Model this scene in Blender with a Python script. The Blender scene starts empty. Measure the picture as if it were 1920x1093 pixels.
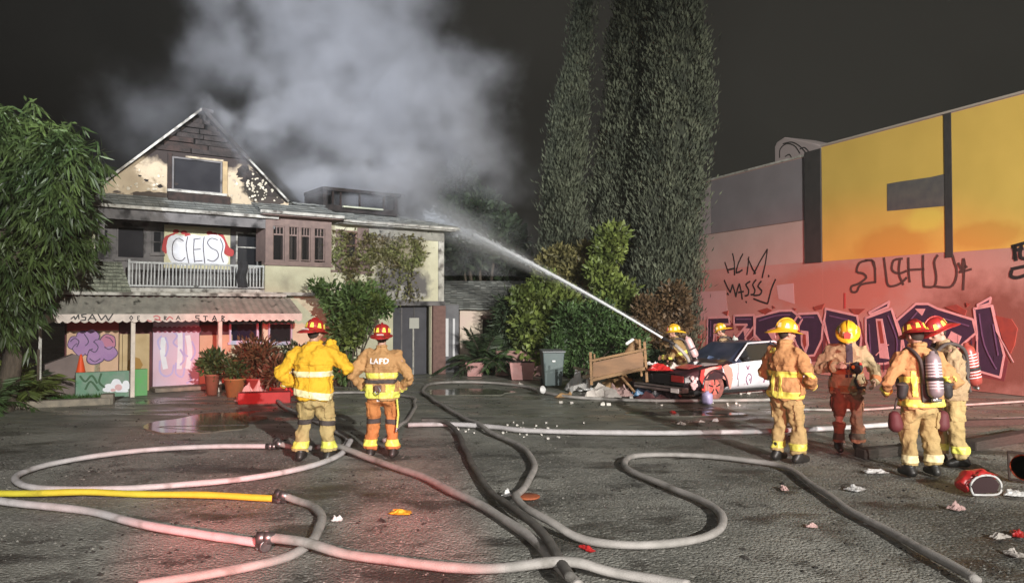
import bpy, bmesh, math, random
import numpy as np
from mathutils import Vector, Matrix, Euler, noise as mnoise
from mathutils.bvhtree import BVHTree
random.seed(7); rng = np.random.default_rng(7)
R = math.radians
S = bpy.context.scene
COL = S.collection
# ---------------------------------------------------------------- camera
F = 1400.0; HZ = 580.0; CX = 960.0; CY = 546.5; CAMH = 2.0
PITCH = math.atan((HZ-CY)/F)
cd = bpy.data.cameras.new('camera'); cam = bpy.data.objects.new('camera', cd); COL.objects.link(cam)
cam.location = (0, 0, CAMH); cam.rotation_euler = (R(90)+PITCH, 0, 0)
cd.sensor_width = 36; cd.lens = 36*F/1920; cd.clip_end = 900; cd.clip_start = 0.05
S.camera = cam
def ray(px, py):
    dx = (px-CX)/F; dz = (CY-py)/F; c, s = math.cos(PITCH), math.sin(PITCH)
    return Vector((dx, c-dz*s, s+dz*c))
def G(px, py, z=0):
    d = ray(px, py); t = (z-CAMH)/d.z; return Vector((0, 0, CAMH))+d*t
# ---------------------------------------------------------------- world: overcast city night
W = bpy.data.worlds.new('World'); S.world = W; W.use_nodes = True
nt = W.node_tree; nt.nodes.clear()
out = nt.nodes.new('ShaderNodeOutputWorld'); bg = nt.nodes.new('ShaderNodeBackground')
tc = nt.nodes.new('ShaderNodeTexCoord'); ns = nt.nodes.new('ShaderNodeTexNoise'); cr = nt.nodes.new('ShaderNodeValToRGB')
ns.inputs['Scale'].default_value = 1.6; ns.inputs['Detail'].default_value = 4
cr.color_ramp.elements[0].position = .30; cr.color_ramp.elements[0].color = (.0045, .0042, .0038, 1)
cr.color_ramp.elements[1].position = .72; cr.color_ramp.elements[1].color = (.026, .0245, .021, 1)
nt.links.new(tc.outputs['Generated'], ns.inputs['Vector']); sx_ = nt.nodes.new('ShaderNodeSeparateXYZ'); nt.links.new(tc.outputs['Generated'], sx_.inputs[0])
m1_ = nt.nodes.new('ShaderNodeMath'); m1_.operation = 'MULTIPLY_ADD'; m1_.inputs[1].default_value = .34; nt.links.new(sx_.outputs['X'], m1_.inputs[0]); nt.links.new(ns.outputs['Fac'], m1_.inputs[2]); nt.links.new(m1_.outputs[0], cr.inputs['Fac'])
nt.links.new(cr.outputs['Color'], bg.inputs['Color']); nt.links.new(bg.outputs[0], out.inputs[0])
bg.inputs['Strength'].default_value = 1.0
# ---------------------------------------------------------------- lamps: the fire engines' scene lights and red beacons behind the camera, plus added fill
def aim(o, t): o.rotation_euler = (Vector(t)-o.location).to_track_quat('-Z', 'Y').to_euler()
def spot(name, loc, tgt, power, deg, blend=1.0, col=(1, 1, 1), r=.12):
    l = bpy.data.lights.new(name, 'SPOT'); l.energy = power; l.spot_size = R(deg); l.spot_blend = blend; l.color = col; l.shadow_soft_size = r
    o = bpy.data.objects.new(name, l); COL.objects.link(o); o.location = loc; aim(o, tgt); return o
sl = bpy.data.lights.new('fill_sun', 'SUN'); sl.energy = .22; sl.angle = R(12); sl.color = (1, .93, .84)  # weak fill added for an even base light at night
so = bpy.data.objects.new('fill_sun', sl); COL.objects.link(so); so.location = (8, -12, 9); so.rotation_euler = Vector((-.35, .86, -.36)).to_track_quat('-Z', 'Y').to_euler()
WHT = (1, .97, .91)
spot('engine_and_fill_light', (9, -14, 8.2), (-6.5, 20, 2.8), 50000, 48, 1, WHT, .12)
spot('engine_and_fill_light', (13, -14, 6.5), (9.4, 20, 3.4), 92000, 39, 1, (1, .96, .88), .16)
spot('engine_and_fill_light', (-5, -12, 7.0), (-7.2, 27, 11.5), 98000, 32, 1, (.88, .92, 1), .2)  # extra spot added to brighten the smoke
spot('engine_and_fill_light', (-1.5, -6, 4.6), (-1.0, 9, .2), 2400, 84, 1, (1, .97, .93))
RED = (1, .05, .045)
spot('red_beacon', (7, -6, 3.2), (9.8, 22, .9), 40000, 20, 1, RED, .08)
spot('red_beacon', (-3.6, -6, 3.4), (-6.4, 18, .6), 22000, 11, 1, RED, .08)
for tg_, pw_, dg_ in ((G(400, 1014), 5600, 8.5), (G(760, 1066), 8000, 9), (G(760, 890), 7500, 8), (G(430, 908), 7200, 8.5), (G(300, 848), 3000, 8), (G(400, 1088), 4200, 8)): spot('red_beacon', (tg_.x*.6+.8, -4, 3.0), tg_, pw_, dg_, 1, RED, .06)
spot('red_beacon', (3, -4, 3.0), (5.0, 11, .9), 2400, 11, 1, RED, .05)
spot('red_beacon', (2, -4, 3.0), (4.7, 16, .5), 3600, 13, 1, RED, .05)
V_ = S.view_settings; V_.view_transform = 'Standard'; V_.look = 'None'; V_.exposure = 0; V_.gamma = 1; V_.use_curve_mapping = False
S.cycles.use_denoising = True
try: S.cycles.denoiser = 'OPENIMAGEDENOISE'
except Exception: pass
S.cycles.volume_bounces = 1; S.cycles.max_bounces = 6; S.cycles.transparent_max_bounces = 16; S.cycles.sample_clamp_indirect = 4
S.cycles.volume_step_rate = .7; S.cycles.volume_max_steps = 128

# ---------------------------------------------------------------- helpers
def P(px, py, Y):
    d = ray(px, py); return Vector((0, 0, CAMH))+d*(Y/d.y)
class Frame:
    def __init__(s, O, ang):
        s.O = Vector(O); s.ang = ang; s.U = Vector((math.cos(ang), math.sin(ang), 0)); s.V = Vector((-math.sin(ang), math.cos(ang), 0))
    def hit(s, px, py, v=0):
        d = ray(px, py); o = s.O+s.V*v; t = (o-Vector((0, 0, CAMH))).dot(s.V)/d.dot(s.V)
        p = Vector((0, 0, CAMH))+d*t; return (p-s.O).dot(s.U), p.z
    def u(s, px, v=0): return s.hit(px, HZ, v)[0]
    def z(s, px, py, v=0): return s.hit(px, py, v)[1]
    def put(s, o): o.location = s.O; o.rotation_euler = (0, 0, s.ang); return o

class MB:
    def __init__(s): s.v = []; s.f = []
    def add(s, vs, fs):
        n = len(s.v); s.v += [tuple(v) for v in vs]; s.f += [tuple(i+n for i in f) for f in fs]; return s
    def box(s, x0, x1, y0, y1, z0, z1, m=None):
        vs = [(x0,y0,z0),(x1,y0,z0),(x1,y1,z0),(x0,y1,z0),(x0,y0,z1),(x1,y0,z1),(x1,y1,z1),(x0,y1,z1)]
        if m is not None: vs = [m @ Vector(v) for v in vs]
        return s.add(vs, [(0,3,2,1),(4,5,6,7),(0,1,5,4),(1,2,6,5),(2,3,7,6),(3,0,4,7)])
    def prism(s, pts, y0, y1):      # polygon in x,z extruded along y
        n = len(pts); a = sum(pts[i][0]*pts[(i+1)%n][1]-pts[(i+1)%n][0]*pts[i][1] for i in range(n))
        if a < 0: pts = pts[::-1]
        vs = [(p[0], y0, p[1]) for p in pts]+[(p[0], y1, p[1]) for p in pts]
        return s.add(vs, [tuple(range(n)), tuple(range(2*n-1, n-1, -1))]+[(i, n+i, n+(i+1)%n, (i+1)%n) for i in range(n)])
    def tube(s, pts, r, n=8, caps=True, flat=1.0):
        pts = [Vector(p) for p in pts]; k = len(pts); rs = r if hasattr(r, '__len__') else [r]*k
        up = Vector((0, 0, 1)); vs = []
        for i, p in enumerate(pts):
            t = (pts[min(i+1, k-1)]-pts[max(i-1, 0)]).normalized()
            a = t.cross(up)
            if a.length < .05: a = t.cross(Vector((0, 1, 0)))
            a.normalize(); b = a.cross(t).normalized()
            for j in range(n):
                w = 2*math.pi*j/n; vs.append(p+a*math.cos(w)*rs[i]+b*math.sin(w)*rs[i]*flat)
        fs = [(i*n+j, i*n+(j+1)%n, (i+1)*n+(j+1)%n, (i+1)*n+j) for i in range(k-1) for j in range(n)]
        if caps: fs += [tuple(range(n-1, -1, -1)), tuple((k-1)*n+j for j in range(n))]
        return s.add(vs, fs)
    def cap(s, a, b, ra, rb, n=12):  # capsule
        a, b = Vector(a), Vector(b); d = b-a; L = max(d.length, 1e-4); t = d/L; pts = []; rs = []
        for q in (-1, -.92, -.7, -.38): pts.append(a+t*ra*q); rs.append(max(.002, ra*math.sqrt(max(0, 1-q*q))))
        for q in (0, .25, .5, .75, 1): pts.append(a+d*q); rs.append(ra+(rb-ra)*q)
        for q in (.38, .7, .92, 1): pts.append(b+t*rb*q); rs.append(max(.002, rb*math.sqrt(max(0, 1-q*q))))
        return s.tube(pts, rs, n)
    def ell(s, c, r, rot=None, n=14, m=9):
        c = Vector(c); vs = []; fs = []
        for i in range(m+1):
            th = math.pi*i/m
            for j in range(n):
                ph = 2*math.pi*j/n
                v = Vector((r[0]*math.sin(th)*math.cos(ph), r[1]*math.sin(th)*math.sin(ph), r[2]*math.cos(th)))
                if rot is not None: v = rot @ v
                vs.append(c+v)
        fs = [(i*n+j, (i+1)*n+j, (i+1)*n+(j+1)%n, i*n+(j+1)%n) for i in range(m) for j in range(n)]
        return s.add(vs, fs)
    def lathe(s, prof, n=16, m=None, sx=1, sy=1):   # prof: (r,z)
        vs = []
        for r, z in prof:
            for j in range(n):
                w = 2*math.pi*j/n; v = Vector((r*math.cos(w)*sx, r*math.sin(w)*sy, z)); vs.append(m @ v if m is not None else v)
        k = len(prof)
        fs = [(i*n+j, i*n+(j+1)%n, (i+1)*n+(j+1)%n, (i+1)*n+j) for i in range(k-1) for j in range(n)]
        fs += [tuple(range(n-1, -1, -1)), tuple((k-1)*n+j for j in range(n))]
        return s.add(vs, fs)
    def mesh(s, name='m'):
        me = bpy.data.meshes.new(name); me.from_pydata(s.v, [], s.f); me.validate(); return me

def smooth(me, on=True):
    me.polygons.foreach_set('use_smooth', [on]*len(me.polygons)); return me
def link(name, me, mat=None, parent=None, sm=False, bev=0):
    o = bpy.data.objects.new(name, me); COL.objects.link(o)
    if mat is not None and me is not None and len(me.materials) == 0: me.materials.append(mat)
    if sm: smooth(me)
    if parent is not None: o.parent = parent
    if bev:
        b = o.modifiers.new('bevel', 'BEVEL'); b.width = bev; b.segments = 2; b.limit_method = 'ANGLE'
    return o
def obj(name, mb, mat, parent=None, sm=False, bev=0, fix=False):
    me = mb.mesh(name) if isinstance(mb, MB) else mb
    if fix:
        bm = bmesh.new(); bm.from_mesh(me); bmesh.ops.remove_doubles(bm, verts=bm.verts, dist=1e-5); bmesh.ops.recalc_face_normals(bm, faces=bm.faces); bm.to_mesh(me); bm.free()
    return link(name, me, mat, parent, sm, bev)
def tag(o, label=None, cat=None, group=None, kind=None):
    if label: o['label'] = label
    if cat: o['category'] = cat
    if group: o['group'] = group
    if kind: o['kind'] = kind
    return o
def thing(name, label, cat, loc=(0, 0, 0), rz=0, group=None):
    o = bpy.data.objects.new(name, None); COL.objects.link(o); o.location = loc; o.rotation_euler = (0, 0, rz); o.empty_display_size = .2
    return tag(o, label, cat, group)
def catmull(pts, k=8):
    pts = [Vector(p) for p in pts]; out = []
    for i in range(len(pts)-1):
        p0 = pts[max(i-1, 0)]; p1 = pts[i]; p2 = pts[i+1]; p3 = pts[min(i+2, len(pts)-1)]
        for j in range(k):
            t = j/k
            out.append(.5*((2*p1)+(p2-p0)*t+(2*p0-5*p1+4*p2-p3)*t*t+(3*p1-p0-3*p2+p3)*t**3))
    out.append(pts[-1]); return out
# ---------------------------------------------------------------- materials
def M(name, c, c2=None, scale=6, rough=.7, bump=0, bscale=40, metal=0, spec=.5, grime=None, detail=6, island=0, trans=0, alpha=1, stretch=None, coat=0, mid=.5, soft=.18, tint_patches=None):
    m = bpy.data.materials.new(name); m.use_nodes = True; nt = m.node_tree; b = nt.nodes['Principled BSDF']; L = nt.links.new
    tc = nt.nodes.new('ShaderNodeTexCoord'); vec = tc.outputs['Object']
    if stretch:
        mp = nt.nodes.new('ShaderNodeMapping'); mp.inputs['Scale'].default_value = stretch; L(vec, mp.inputs[0]); vec = mp.outputs[0]
    def nz(sc, de=detail):
        n = nt.nodes.new('ShaderNodeTexNoise'); n.inputs['Scale'].default_value = sc; n.inputs['Detail'].default_value = de; L(vec, n.inputs['Vector']); return n.outputs['Fac']
    def mix(f, a, bb):
        x = nt.nodes.new('ShaderNodeMix'); x.data_type = 'RGBA'
        L(f, x.inputs[0])
        for s, i in ((a, 6), (bb, 7)):
            if isinstance(s, tuple): x.inputs[i].default_value = (*s, 1)
            else: L(s, x.inputs[i])
        return x.outputs[2]
    def rng_(s, a, bb):
        r = nt.nodes.new('ShaderNodeMapRange'); r.inputs[1].default_value = a; r.inputs[2].default_value = bb; L(s, r.inputs[0]); return r.outputs[0]
    col = c
    if c2 is not None:
        col = mix(rng_(nz(scale), mid-soft, mid+soft), c, c2)
    if island:
        g = nt.nodes.new('ShaderNodeNewGeometry'); x = nt.nodes.new('ShaderNodeHueSaturation')
        r = rng_(g.outputs['Random Per Island'], 0, 1); mr = nt.nodes.new('ShaderNodeMapRange'); mr.inputs[3].default_value = 1-island; mr.inputs[4].default_value = 1+island; L(r, mr.inputs[0])
        L(mr.outputs[0], x.inputs['Value'])
        if isinstance(col, tuple): x.inputs['Color'].default_value = (*col, 1)
        else: L(col, x.inputs['Color'])
        col = x.outputs[0]
    for gr in (grime or []):   # (colour, scale, lo, hi)
        col = mix(rng_(nz(gr[1]), gr[2], gr[3]), col, gr[0])
    for (cen, rad, scol, amp, edge) in (tint_patches or []):   # soft patches: scorch, roller paint, painted red light
        sb = nt.nodes.new('ShaderNodeVectorMath'); sb.operation = 'SUBTRACT'; sb.inputs[1].default_value = cen; L(tc.outputs['Object'], sb.inputs[0])
        dv = nt.nodes.new('ShaderNodeVectorMath'); dv.operation = 'DIVIDE'; dv.inputs[1].default_value = rad; L(sb.outputs[0], dv.inputs[0])
        ln = nt.nodes.new('ShaderNodeVectorMath'); ln.operation = 'LENGTH'; L(dv.outputs[0], ln.inputs[0])
        a1 = nt.nodes.new('ShaderNodeMath'); a1.operation = 'MULTIPLY_ADD'; a1.inputs[1].default_value = amp; L(nz(3.2, 8), a1.inputs[0]); L(ln.outputs['Value'], a1.inputs[2])
        rr = nt.nodes.new('ShaderNodeMapRange'); rr.inputs[1].default_value = 1+amp*.5+edge; rr.inputs[2].default_value = 1+amp*.5-edge; L(a1.outputs[0], rr.inputs[0]); col = mix(rr.outputs[0], col, scol)
    if isinstance(col, tuple): b.inputs['Base Color'].default_value = (*col, 1)
    else: L(col, b.inputs['Base Color'])
    b.inputs['Roughness'].default_value = rough; b.inputs['Metallic'].default_value = metal; b.inputs['Specular IOR Level'].default_value = spec
    if coat: b.inputs['Coat Weight'].default_value = coat; b.inputs['Coat Roughness'].default_value = .1
    if trans: b.inputs['Transmission Weight'].default_value = trans
    if alpha < 1: b.inputs['Alpha'].default_value = alpha
    if bump:
        bn = nt.nodes.new('ShaderNodeBump'); bn.inputs['Strength'].default_value = min(1, bump); bn.inputs['Distance'].default_value = .02*max(1, bump)
        L(nz(bscale, 5), bn.inputs['Height']); L(bn.outputs[0], b.inputs['Normal'])
    return m
C = {}
C['cream'] = M('cream_stucco', (.52, .51, .36), (.43, .41, .29), 2.5, .9, .35, 60, grime=[((.26, .24, .18), 1.3, .60, .85)])
C['creamside'] = M('pale_stucco', (.60, .60, .42), (.5, .5, .36), 2, .9, .3, 60)
C['sooty'] = M('sooty_wall', (.09, .087, .09), (.19, .18, .18), 2.2, .9, .3, 40, grime=[((.025, .024, .025), 2.6, .52, .66)])
C['gable'] = M('scorched_gable_plaster', (.62, .50, .37), (.52, .43, .30), 3, .9, .4, 50, grime=[((.045, .035, .03), 3.4, .60, .66), ((.28, .24, .2), 8, .58, .7)])
C['char'] = M('charred_timber', (.012, .011, .011), (.04, .03, .028), 7, .85, .8, 18)
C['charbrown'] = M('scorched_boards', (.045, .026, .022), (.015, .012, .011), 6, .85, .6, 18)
C['dark'] = M('near_black', (.006, .006, .007), rough=.9)  # near-black stands in for unlit interiors; also used on dark parts
C['whitetrim'] = M('weathered_white_trim', (.52, .51, .47), (.30, .29, .26), 6, .7, .25, 60, grime=[((.09, .08, .07), 4, .52, .66)])
C['brown'] = M('mauve_brown_trim', (.22, .155, .135), (.15, .105, .095), 5, .7, .2, 50)
C['brick'] = M('brown_red_pier', (.20, .115, .10), (.14, .08, .07), 9, .8, .3, 50)
C['shingle'] = M('grey_green_shingle', (.34, .36, .28), (.20, .22, .175), 14, .95, .8, 70, grime=[((.40, .40, .33), 12, .62, .72)], island=.25)
C['darkroof'] = M('dark_roof', (.13, .14, .135), (.20, .205, .19), 3, .95, .6, 60, island=.25)
C['awning'] = M('corrugated_awning', (.33, .32, .275), (.22, .21, .185), 5, .75, .3, 50, grime=[((.03, .03, .026), 4, .62, .72), ((.36, .35, .30), 9, .64, .72)])
C['valance'] = M('dirty_white_valance', (.66, .58, .52), (.50, .44, .40), 6, .8, .2, 50)
C['glass'] = M('dark_window_glass', (.018, .019, .022), rough=.12, spec=.6)
C['glassgrey'] = M('sooty_glass', (.030, .030, .034), (.018, .018, .022), 2, .7, spec=.12)
C['black'] = M('black_paint', (.012, .012, .013), rough=.6)
C['curtain'] = M('stained_curtain', (.40, .36, .32), (.16, .13, .12), 9, .9, .2, 40, stretch=(4, 4, 1))
C['metal'] = M('brushed_metal', (.5, .5, .5), (.35, .35, .35), 20, .35, metal=.9)
C['white'] = M('white_paint', (.72, .72, .70), (.6, .6, .58), 8, .6)
def paint(name, c, c2=None, sc=5, rough=.75): return M(name, c, c2, sc, rough, .12, 70)
# ---------------------------------------------------------------- remesh helper for organic shapes
_clouds = bpy.data.textures.new('fold_noise', 'CLOUDS'); _clouds.noise_scale = .13; _clouds.noise_depth = 2
_crease = bpy.data.textures.new('crease', 'MARBLE'); _crease.marble_type = 'SHARP'; _crease.noise_scale = .16; _crease.turbulence = 9; _crease.noise_depth = 2
def organic(mb, vox, sm=3, folds=0, dec=0, smf=.6, seed=0):
    me = mb.mesh('tmp'); o = bpy.data.objects.new('tmp', me); COL.objects.link(o); o.location = (seed*3.7, seed*1.3, seed*2.1)
    r = o.modifiers.new('r', 'REMESH'); r.mode = 'VOXEL'; r.voxel_size = vox; r.adaptivity = 0
    if sm: s = o.modifiers.new('s', 'SMOOTH'); s.iterations = sm; s.factor = smf
    if folds:
        d = o.modifiers.new('d', 'DISPLACE'); d.texture = _clouds; d.strength = folds; d.mid_level = .5; d.texture_coords = 'GLOBAL'
        d = o.modifiers.new('d2', 'DISPLACE'); d.texture = _crease; d.strength = -folds*.55; d.mid_level = .35; d.texture_coords = 'GLOBAL'; s2 = o.modifiers.new('s2', 'SMOOTH'); s2.iterations = 1; s2.factor = .4
    if dec: q = o.modifiers.new('q', 'DECIMATE'); q.ratio = dec
    dg = bpy.context.evaluated_depsgraph_get(); dg.update()
    res = bpy.data.meshes.new_from_object(o.evaluated_get(dg)); bpy.data.objects.remove(o); bpy.data.meshes.remove(me)
    return smooth(res)
# ---------------------------------------------------------------- leaves
def leaves(name, base, dirs, ln, wd, mat, parent=None, fold=.25, normals=None):
    n = len(base); dirs = dirs/np.linalg.norm(dirs, axis=1, keepdims=True)
    rnd = rng.normal(size=(n, 3)) if normals is None else normals
    side = np.cross(dirs, rnd); side /= np.linalg.norm(side, axis=1, keepdims=True)+1e-9
    up = np.cross(side, dirs); ln = np.asarray(ln).reshape(-1, 1)*np.ones((n, 1)); wd = np.asarray(wd).reshape(-1, 1)*np.ones((n, 1))
    v = np.empty((n, 4, 3)); v[:, 0] = base; v[:, 1] = base+dirs*ln*.45+side*wd*.5+up*wd*fold; v[:, 2] = base+dirs*ln; v[:, 3] = base+dirs*ln*.45-side*wd*.5+up*wd*fold
    i = np.arange(n)*4; f = np.stack([i, i+1, i+2, i, i+2, i+3], 1).reshape(-1)
    me = bpy.data.meshes.new(name); me.vertices.add(n*4); me.vertices.foreach_set('co', v.reshape(-1))
    me.loops.add(n*6); me.loops.foreach_set('vertex_index', f.astype(np.int32)); me.polygons.add(n*2)
    me.polygons.foreach_set('loop_start', np.arange(0, n*6, 3, dtype=np.int32)); me.update(calc_edges=True); me.validate()
    return link(name, me, mat, parent)
def explode(o):
    bm = bmesh.new(); bm.from_mesh(o.data); seen = set(); isl = []
    for f in bm.faces:
        if f.index in seen: continue
        st = [f]; seen.add(f.index); g = []
        while st:
            q = st.pop(); g.append(q)
            for e in q.edges:
                for r in e.link_faces:
                    if r.index not in seen: seen.add(r.index); st.append(r)
        isl.append(g)
    for g in isl:
        mp = {}; vs = []; fs = []
        for q in g:
            ix = []
            for v in q.verts:
                if v.index not in mp: mp[v.index] = len(vs); vs.append(tuple(v.co))
                ix.append(mp[v.index])
            fs.append(tuple(ix))
        me = bpy.data.meshes.new(o.name); me.from_pydata(vs, [], fs); link(o.name.split('.')[0], me, o.data.materials[0], o.parent)
    bm.free(); bpy.data.objects.remove(o)
def blobs_pts(blobs, n, shell=.55):
    """points spread through ellipsoids (cx,cy,cz,rx,ry,rz); returns positions and outward directions"""
    w = np.array([b[3]*b[4]+b[4]*b[5] for b in blobs]); w = w/w.sum(); k = rng.choice(len(blobs), n, p=w); B = np.array(blobs)[k]
    d = rng.normal(size=(n, 3)); d /= np.linalg.norm(d, axis=1, keepdims=True); r = shell+(1-shell)*rng.random((n, 1))
    r *= 1+.12*rng.normal(size=(n, 1))
    return B[:, :3]+d*B[:, 3:]*r, d
def trunk(pts, r0, r1, n=9):
    p = catmull(pts, 5); k = len(p); return [p[i]+Vector((mnoise.noise(p[i]*1.7)*.04, mnoise.noise(p[i]*1.3+Vector((5, 0, 0)))*.04, 0)) for i in range(k)], [r0+(r1-r0)*i/(k-1) for i in range(k)]
# ================================================================ GROUND
def ground_mat():
    m = bpy.data.materials.new('wet_old_asphalt'); m.use_nodes = True; nt = m.node_tree; b = nt.nodes['Principled BSDF']; L = nt.links.new
    tc = nt.nodes.new('ShaderNodeTexCoord'); vec = tc.outputs['Object']
    def nz(sc, de=6, st=None, ro=.5):
        v = vec
        if st: mp = nt.nodes.new('ShaderNodeMapping'); mp.inputs['Scale'].default_value = st; L(vec, mp.inputs[0]); v = mp.outputs[0]
        n = nt.nodes.new('ShaderNodeTexNoise'); n.inputs['Scale'].default_value = sc; n.inputs['Detail'].default_value = de; n.inputs['Roughness'].default_value = ro; L(v, n.inputs['Vector']); return n.outputs['Fac']
    def mr(s, a, bb, c=0, d=1):
        r = nt.nodes.new('ShaderNodeMapRange'); r.inputs[1].default_value = a; r.inputs[2].default_value = bb; r.inputs[3].default_value = c; r.inputs[4].default_value = d; L(s, r.inputs[0]); return r.outputs[0]
    def ma(op, a, bb):
        x = nt.nodes.new('ShaderNodeMath'); x.operation = op
        for i, s in enumerate((a, bb)):
            if isinstance(s, (int, float)): x.inputs[i].default_value = s
            else: L(s, x.inputs[i])
        return x.outputs[0]
    def mix(f, a, bb):
        x = nt.nodes.new('ShaderNodeMix'); x.data_type = 'RGBA'; L(f, x.inputs[0])
        for s, i in ((a, 6), (bb, 7)):
            if isinstance(s, tuple): x.inputs[i].default_value = (*s, 1)
            else: L(s, x.inputs[i])
        return x.outputs[2]
    sep = nt.nodes.new('ShaderNodeSeparateXYZ'); L(vec, sep.inputs[0])
    far = mr(sep.outputs['Y'], 10.0, 14.5)                       # smoother wet lot towards the house
    vor = nt.nodes.new('ShaderNodeTexVoronoi'); vor.inputs['Scale'].default_value = 38; L(vec, vor.inputs['Vector'])
    big = nz(.55, 5); med = nz(2.4, 6)
    col = mix(mr(big, .40, .60), (.115, .115, .102), (.26, .255, .23))
    col = mix(mr(med, .56, .70), col, (.055, .052, .046))
    agg = ma('MULTIPLY', mr(vor.outputs['Color'], .66, .92), ma('SUBTRACT', 1, far))
    col = mix(ma('MULTIPLY', agg, .8), col, (.36, .35, .32))
    fine = nz(22, 4, None, .7)
    col = mix(ma('MULTIPLY', mr(fine, .54, .68), .6), col, (.23, .225, .20))
    wetp = mr(nz(.75, 7, (1, 1.6, 1), .6), .53, .62)
    col = mix(ma('MULTIPLY', wetp, .85), col, (.035, .033, .029))
    fcol = mix(mr(nz(1.0, 6, (1, 2.2, 1)), .4, .62), (.15, .16, .132), (.26, .265, .22))
    col = mix(ma('MULTIPLY', far, .75), col, fcol)
    L(col, b.inputs['Base Color'])
    damp = mr(nz(.8, 5, (1, 2.5, 1)), .42, .58)                # 1 = wetter
    wet = ma('MULTIPLY', damp, ma('ADD', .35, ma('MULTIPLY', far, .65)))
    L(ma('SUBTRACT', ma('SUBTRACT', .75, ma('MULTIPLY', wet, .50)), ma('MULTIPLY', wetp, .22)), b.inputs['Roughness'])
    bn = nt.nodes.new('ShaderNodeBump'); bn.inputs['Distance'].default_value = .03
    L(ma('SUBTRACT', 1.0, ma('MULTIPLY', far, .82)), bn.inputs['Strength'])
    h = ma('ADD', ma('MULTIPLY', vor.outputs['Distance'], -.55), ma('ADD', ma('MULTIPLY', fine, .8), ma('MULTIPLY', med, 1.6)))
    L(h, bn.inputs['Height']); L(bn.outputs[0], b.inputs['Normal'])
    return m
n = 90; xs = np.linspace(-16, 16, 161); ys = np.linspace(3, 24, 106)
xs = np.concatenate([[-78, -50, -30], xs, [30, 50, 78]]); ys = np.concatenate([[-38, -12], ys, [32, 50, 88]])
gv = []; gf = []
for y in ys:
    for x in xs:
        z = 0
        if abs(x) < 15.9 and 3.1 < y < 23.9:
            z = -.012+.012*mnoise.noise(Vector((x*.8, y*.8, 0)))+(.010*mnoise.noise(Vector((x*3.1, y*3.1, 4))) if y < 12 else 0)
        gv.append((x, y, min(z, 0)))
nx = len(xs)
for j in range(len(ys)-1):
    for i in range(nx-1): gf.append((j*nx+i, j*nx+i+1, (j+1)*nx+i+1, (j+1)*nx+i))
me = bpy.data.meshes.new('ground'); me.from_pydata(gv, [], gf); tag(link('ground', me, ground_mat(), None, True), kind='structure', label='wet worn asphalt parking lot', cat=None)
# loose grit
C['grit'] = M('grit_stone', (.20, .19, .17), (.08, .076, .07), 30, .85, island=.55)
def scatter(n, x0, x1, y0, y1, s0, s1, dens=None):
    vs = []; fs = []
    base = [(-1,-1,0),(1,-.8,0),(.9,1,0),(-.8,.9,0),(.1,0,.9)]; ff = [(0,1,4),(1,2,4),(2,3,4),(3,0,4)]
    k = 0
    while k < n:
        x = random.uniform(x0, x1); y = random.uniform(y0, y1)
        if abs(x) > y*.72+.5: continue
        if dens and random.random() > dens(x, y): continue
        s = random.uniform(s0, s1)*(1+1.6*random.random()**8); a = random.random()*6.28; c_, s_ = math.cos(a)*s, math.sin(a)*s
        m0 = len(vs)
        for b_ in base: vs.append((x+b_[0]*c_-b_[1]*s_, y+b_[0]*s_+b_[1]*c_, -.014+b_[2]*s*.9))
        fs += [tuple(i+m0 for i in f) for f in ff]; k += 1
    me = bpy.data.meshes.new('gravel'); me.from_pydata(vs, [], fs); return me
g_ = link('gravel', scatter(17000, -9, 9, 4.8, 12.5, .003, .0075, lambda x, y: max(.1, min(1, .35+1.3*mnoise.noise(Vector((x*.6, y*.6, 9)))))), C['grit'])
tag(g_, 'loose pale gravel and grit strewn over the near asphalt', 'gravel', kind='stuff')
C['debris'] = M('dark_crumbs', (.035, .03, .026), (.012, .01, .009), 10, .9, island=.4)
g2 = link('wet_crumbs', scatter(5200, -11, 11, 5, 20, .004, .013, lambda x, y: max(.05, .25+1.2*mnoise.noise(Vector((x*.9, y*.9, 2))))), C['debris'])
tag(g2, 'dark wet crumbs of ash and dirt scattered over the lot', 'debris', kind='stuff')
# puddles: thin water sheets
C['water'] = M('puddle_water', (.12, .122, .10), (.15, .15, .12), 2, .10, spec=.5)
def puddle(px, py, wx, wy, lab, seed):
    c = G(px, py); mb = MB(); n = 40; pts = []
    for i in range(n):
        w = 2*math.pi*i/n; q = 1+.55*mnoise.noise(Vector((math.cos(w)*1.6+seed, math.sin(w)*1.6, seed*1.7)))
        pts.append((c.x+math.cos(w)*wx*q, c.y+math.sin(w)*wy*q))
    vs = [(x, y, .004) for x, y in pts]+[((x-c.x)*1.02+c.x, (y-c.y)*1.02+c.y, -.02) for x, y in pts]
    mb.add(vs, [tuple(range(n))]+[(i, (i+1) % n, n+(i+1) % n, n+i)[::-1] for i in range(n)])
    tag(obj('puddle', mb, C['water']), lab, kind='structure')
puddle(395, 790, .95, 1.25, 'puddle mirroring the white awning post', 1)
puddle(885, 735, 1.15, .75, 'puddle before the pink outbuilding', 2.3)
None and puddle(230, 765, 1.3, .5, 'puddle below the green planter', 3.1)
None and puddle(1010, 790, 1.5, .35, 'long puddle in the middle of the lot', 4.4)
puddle(1290, 775, 1.0, .35, 'puddle before the painted car', 5.2)
None and puddle(490, 735, .9, .6, 'puddle in front of the plant pots', 6.2)
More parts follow.
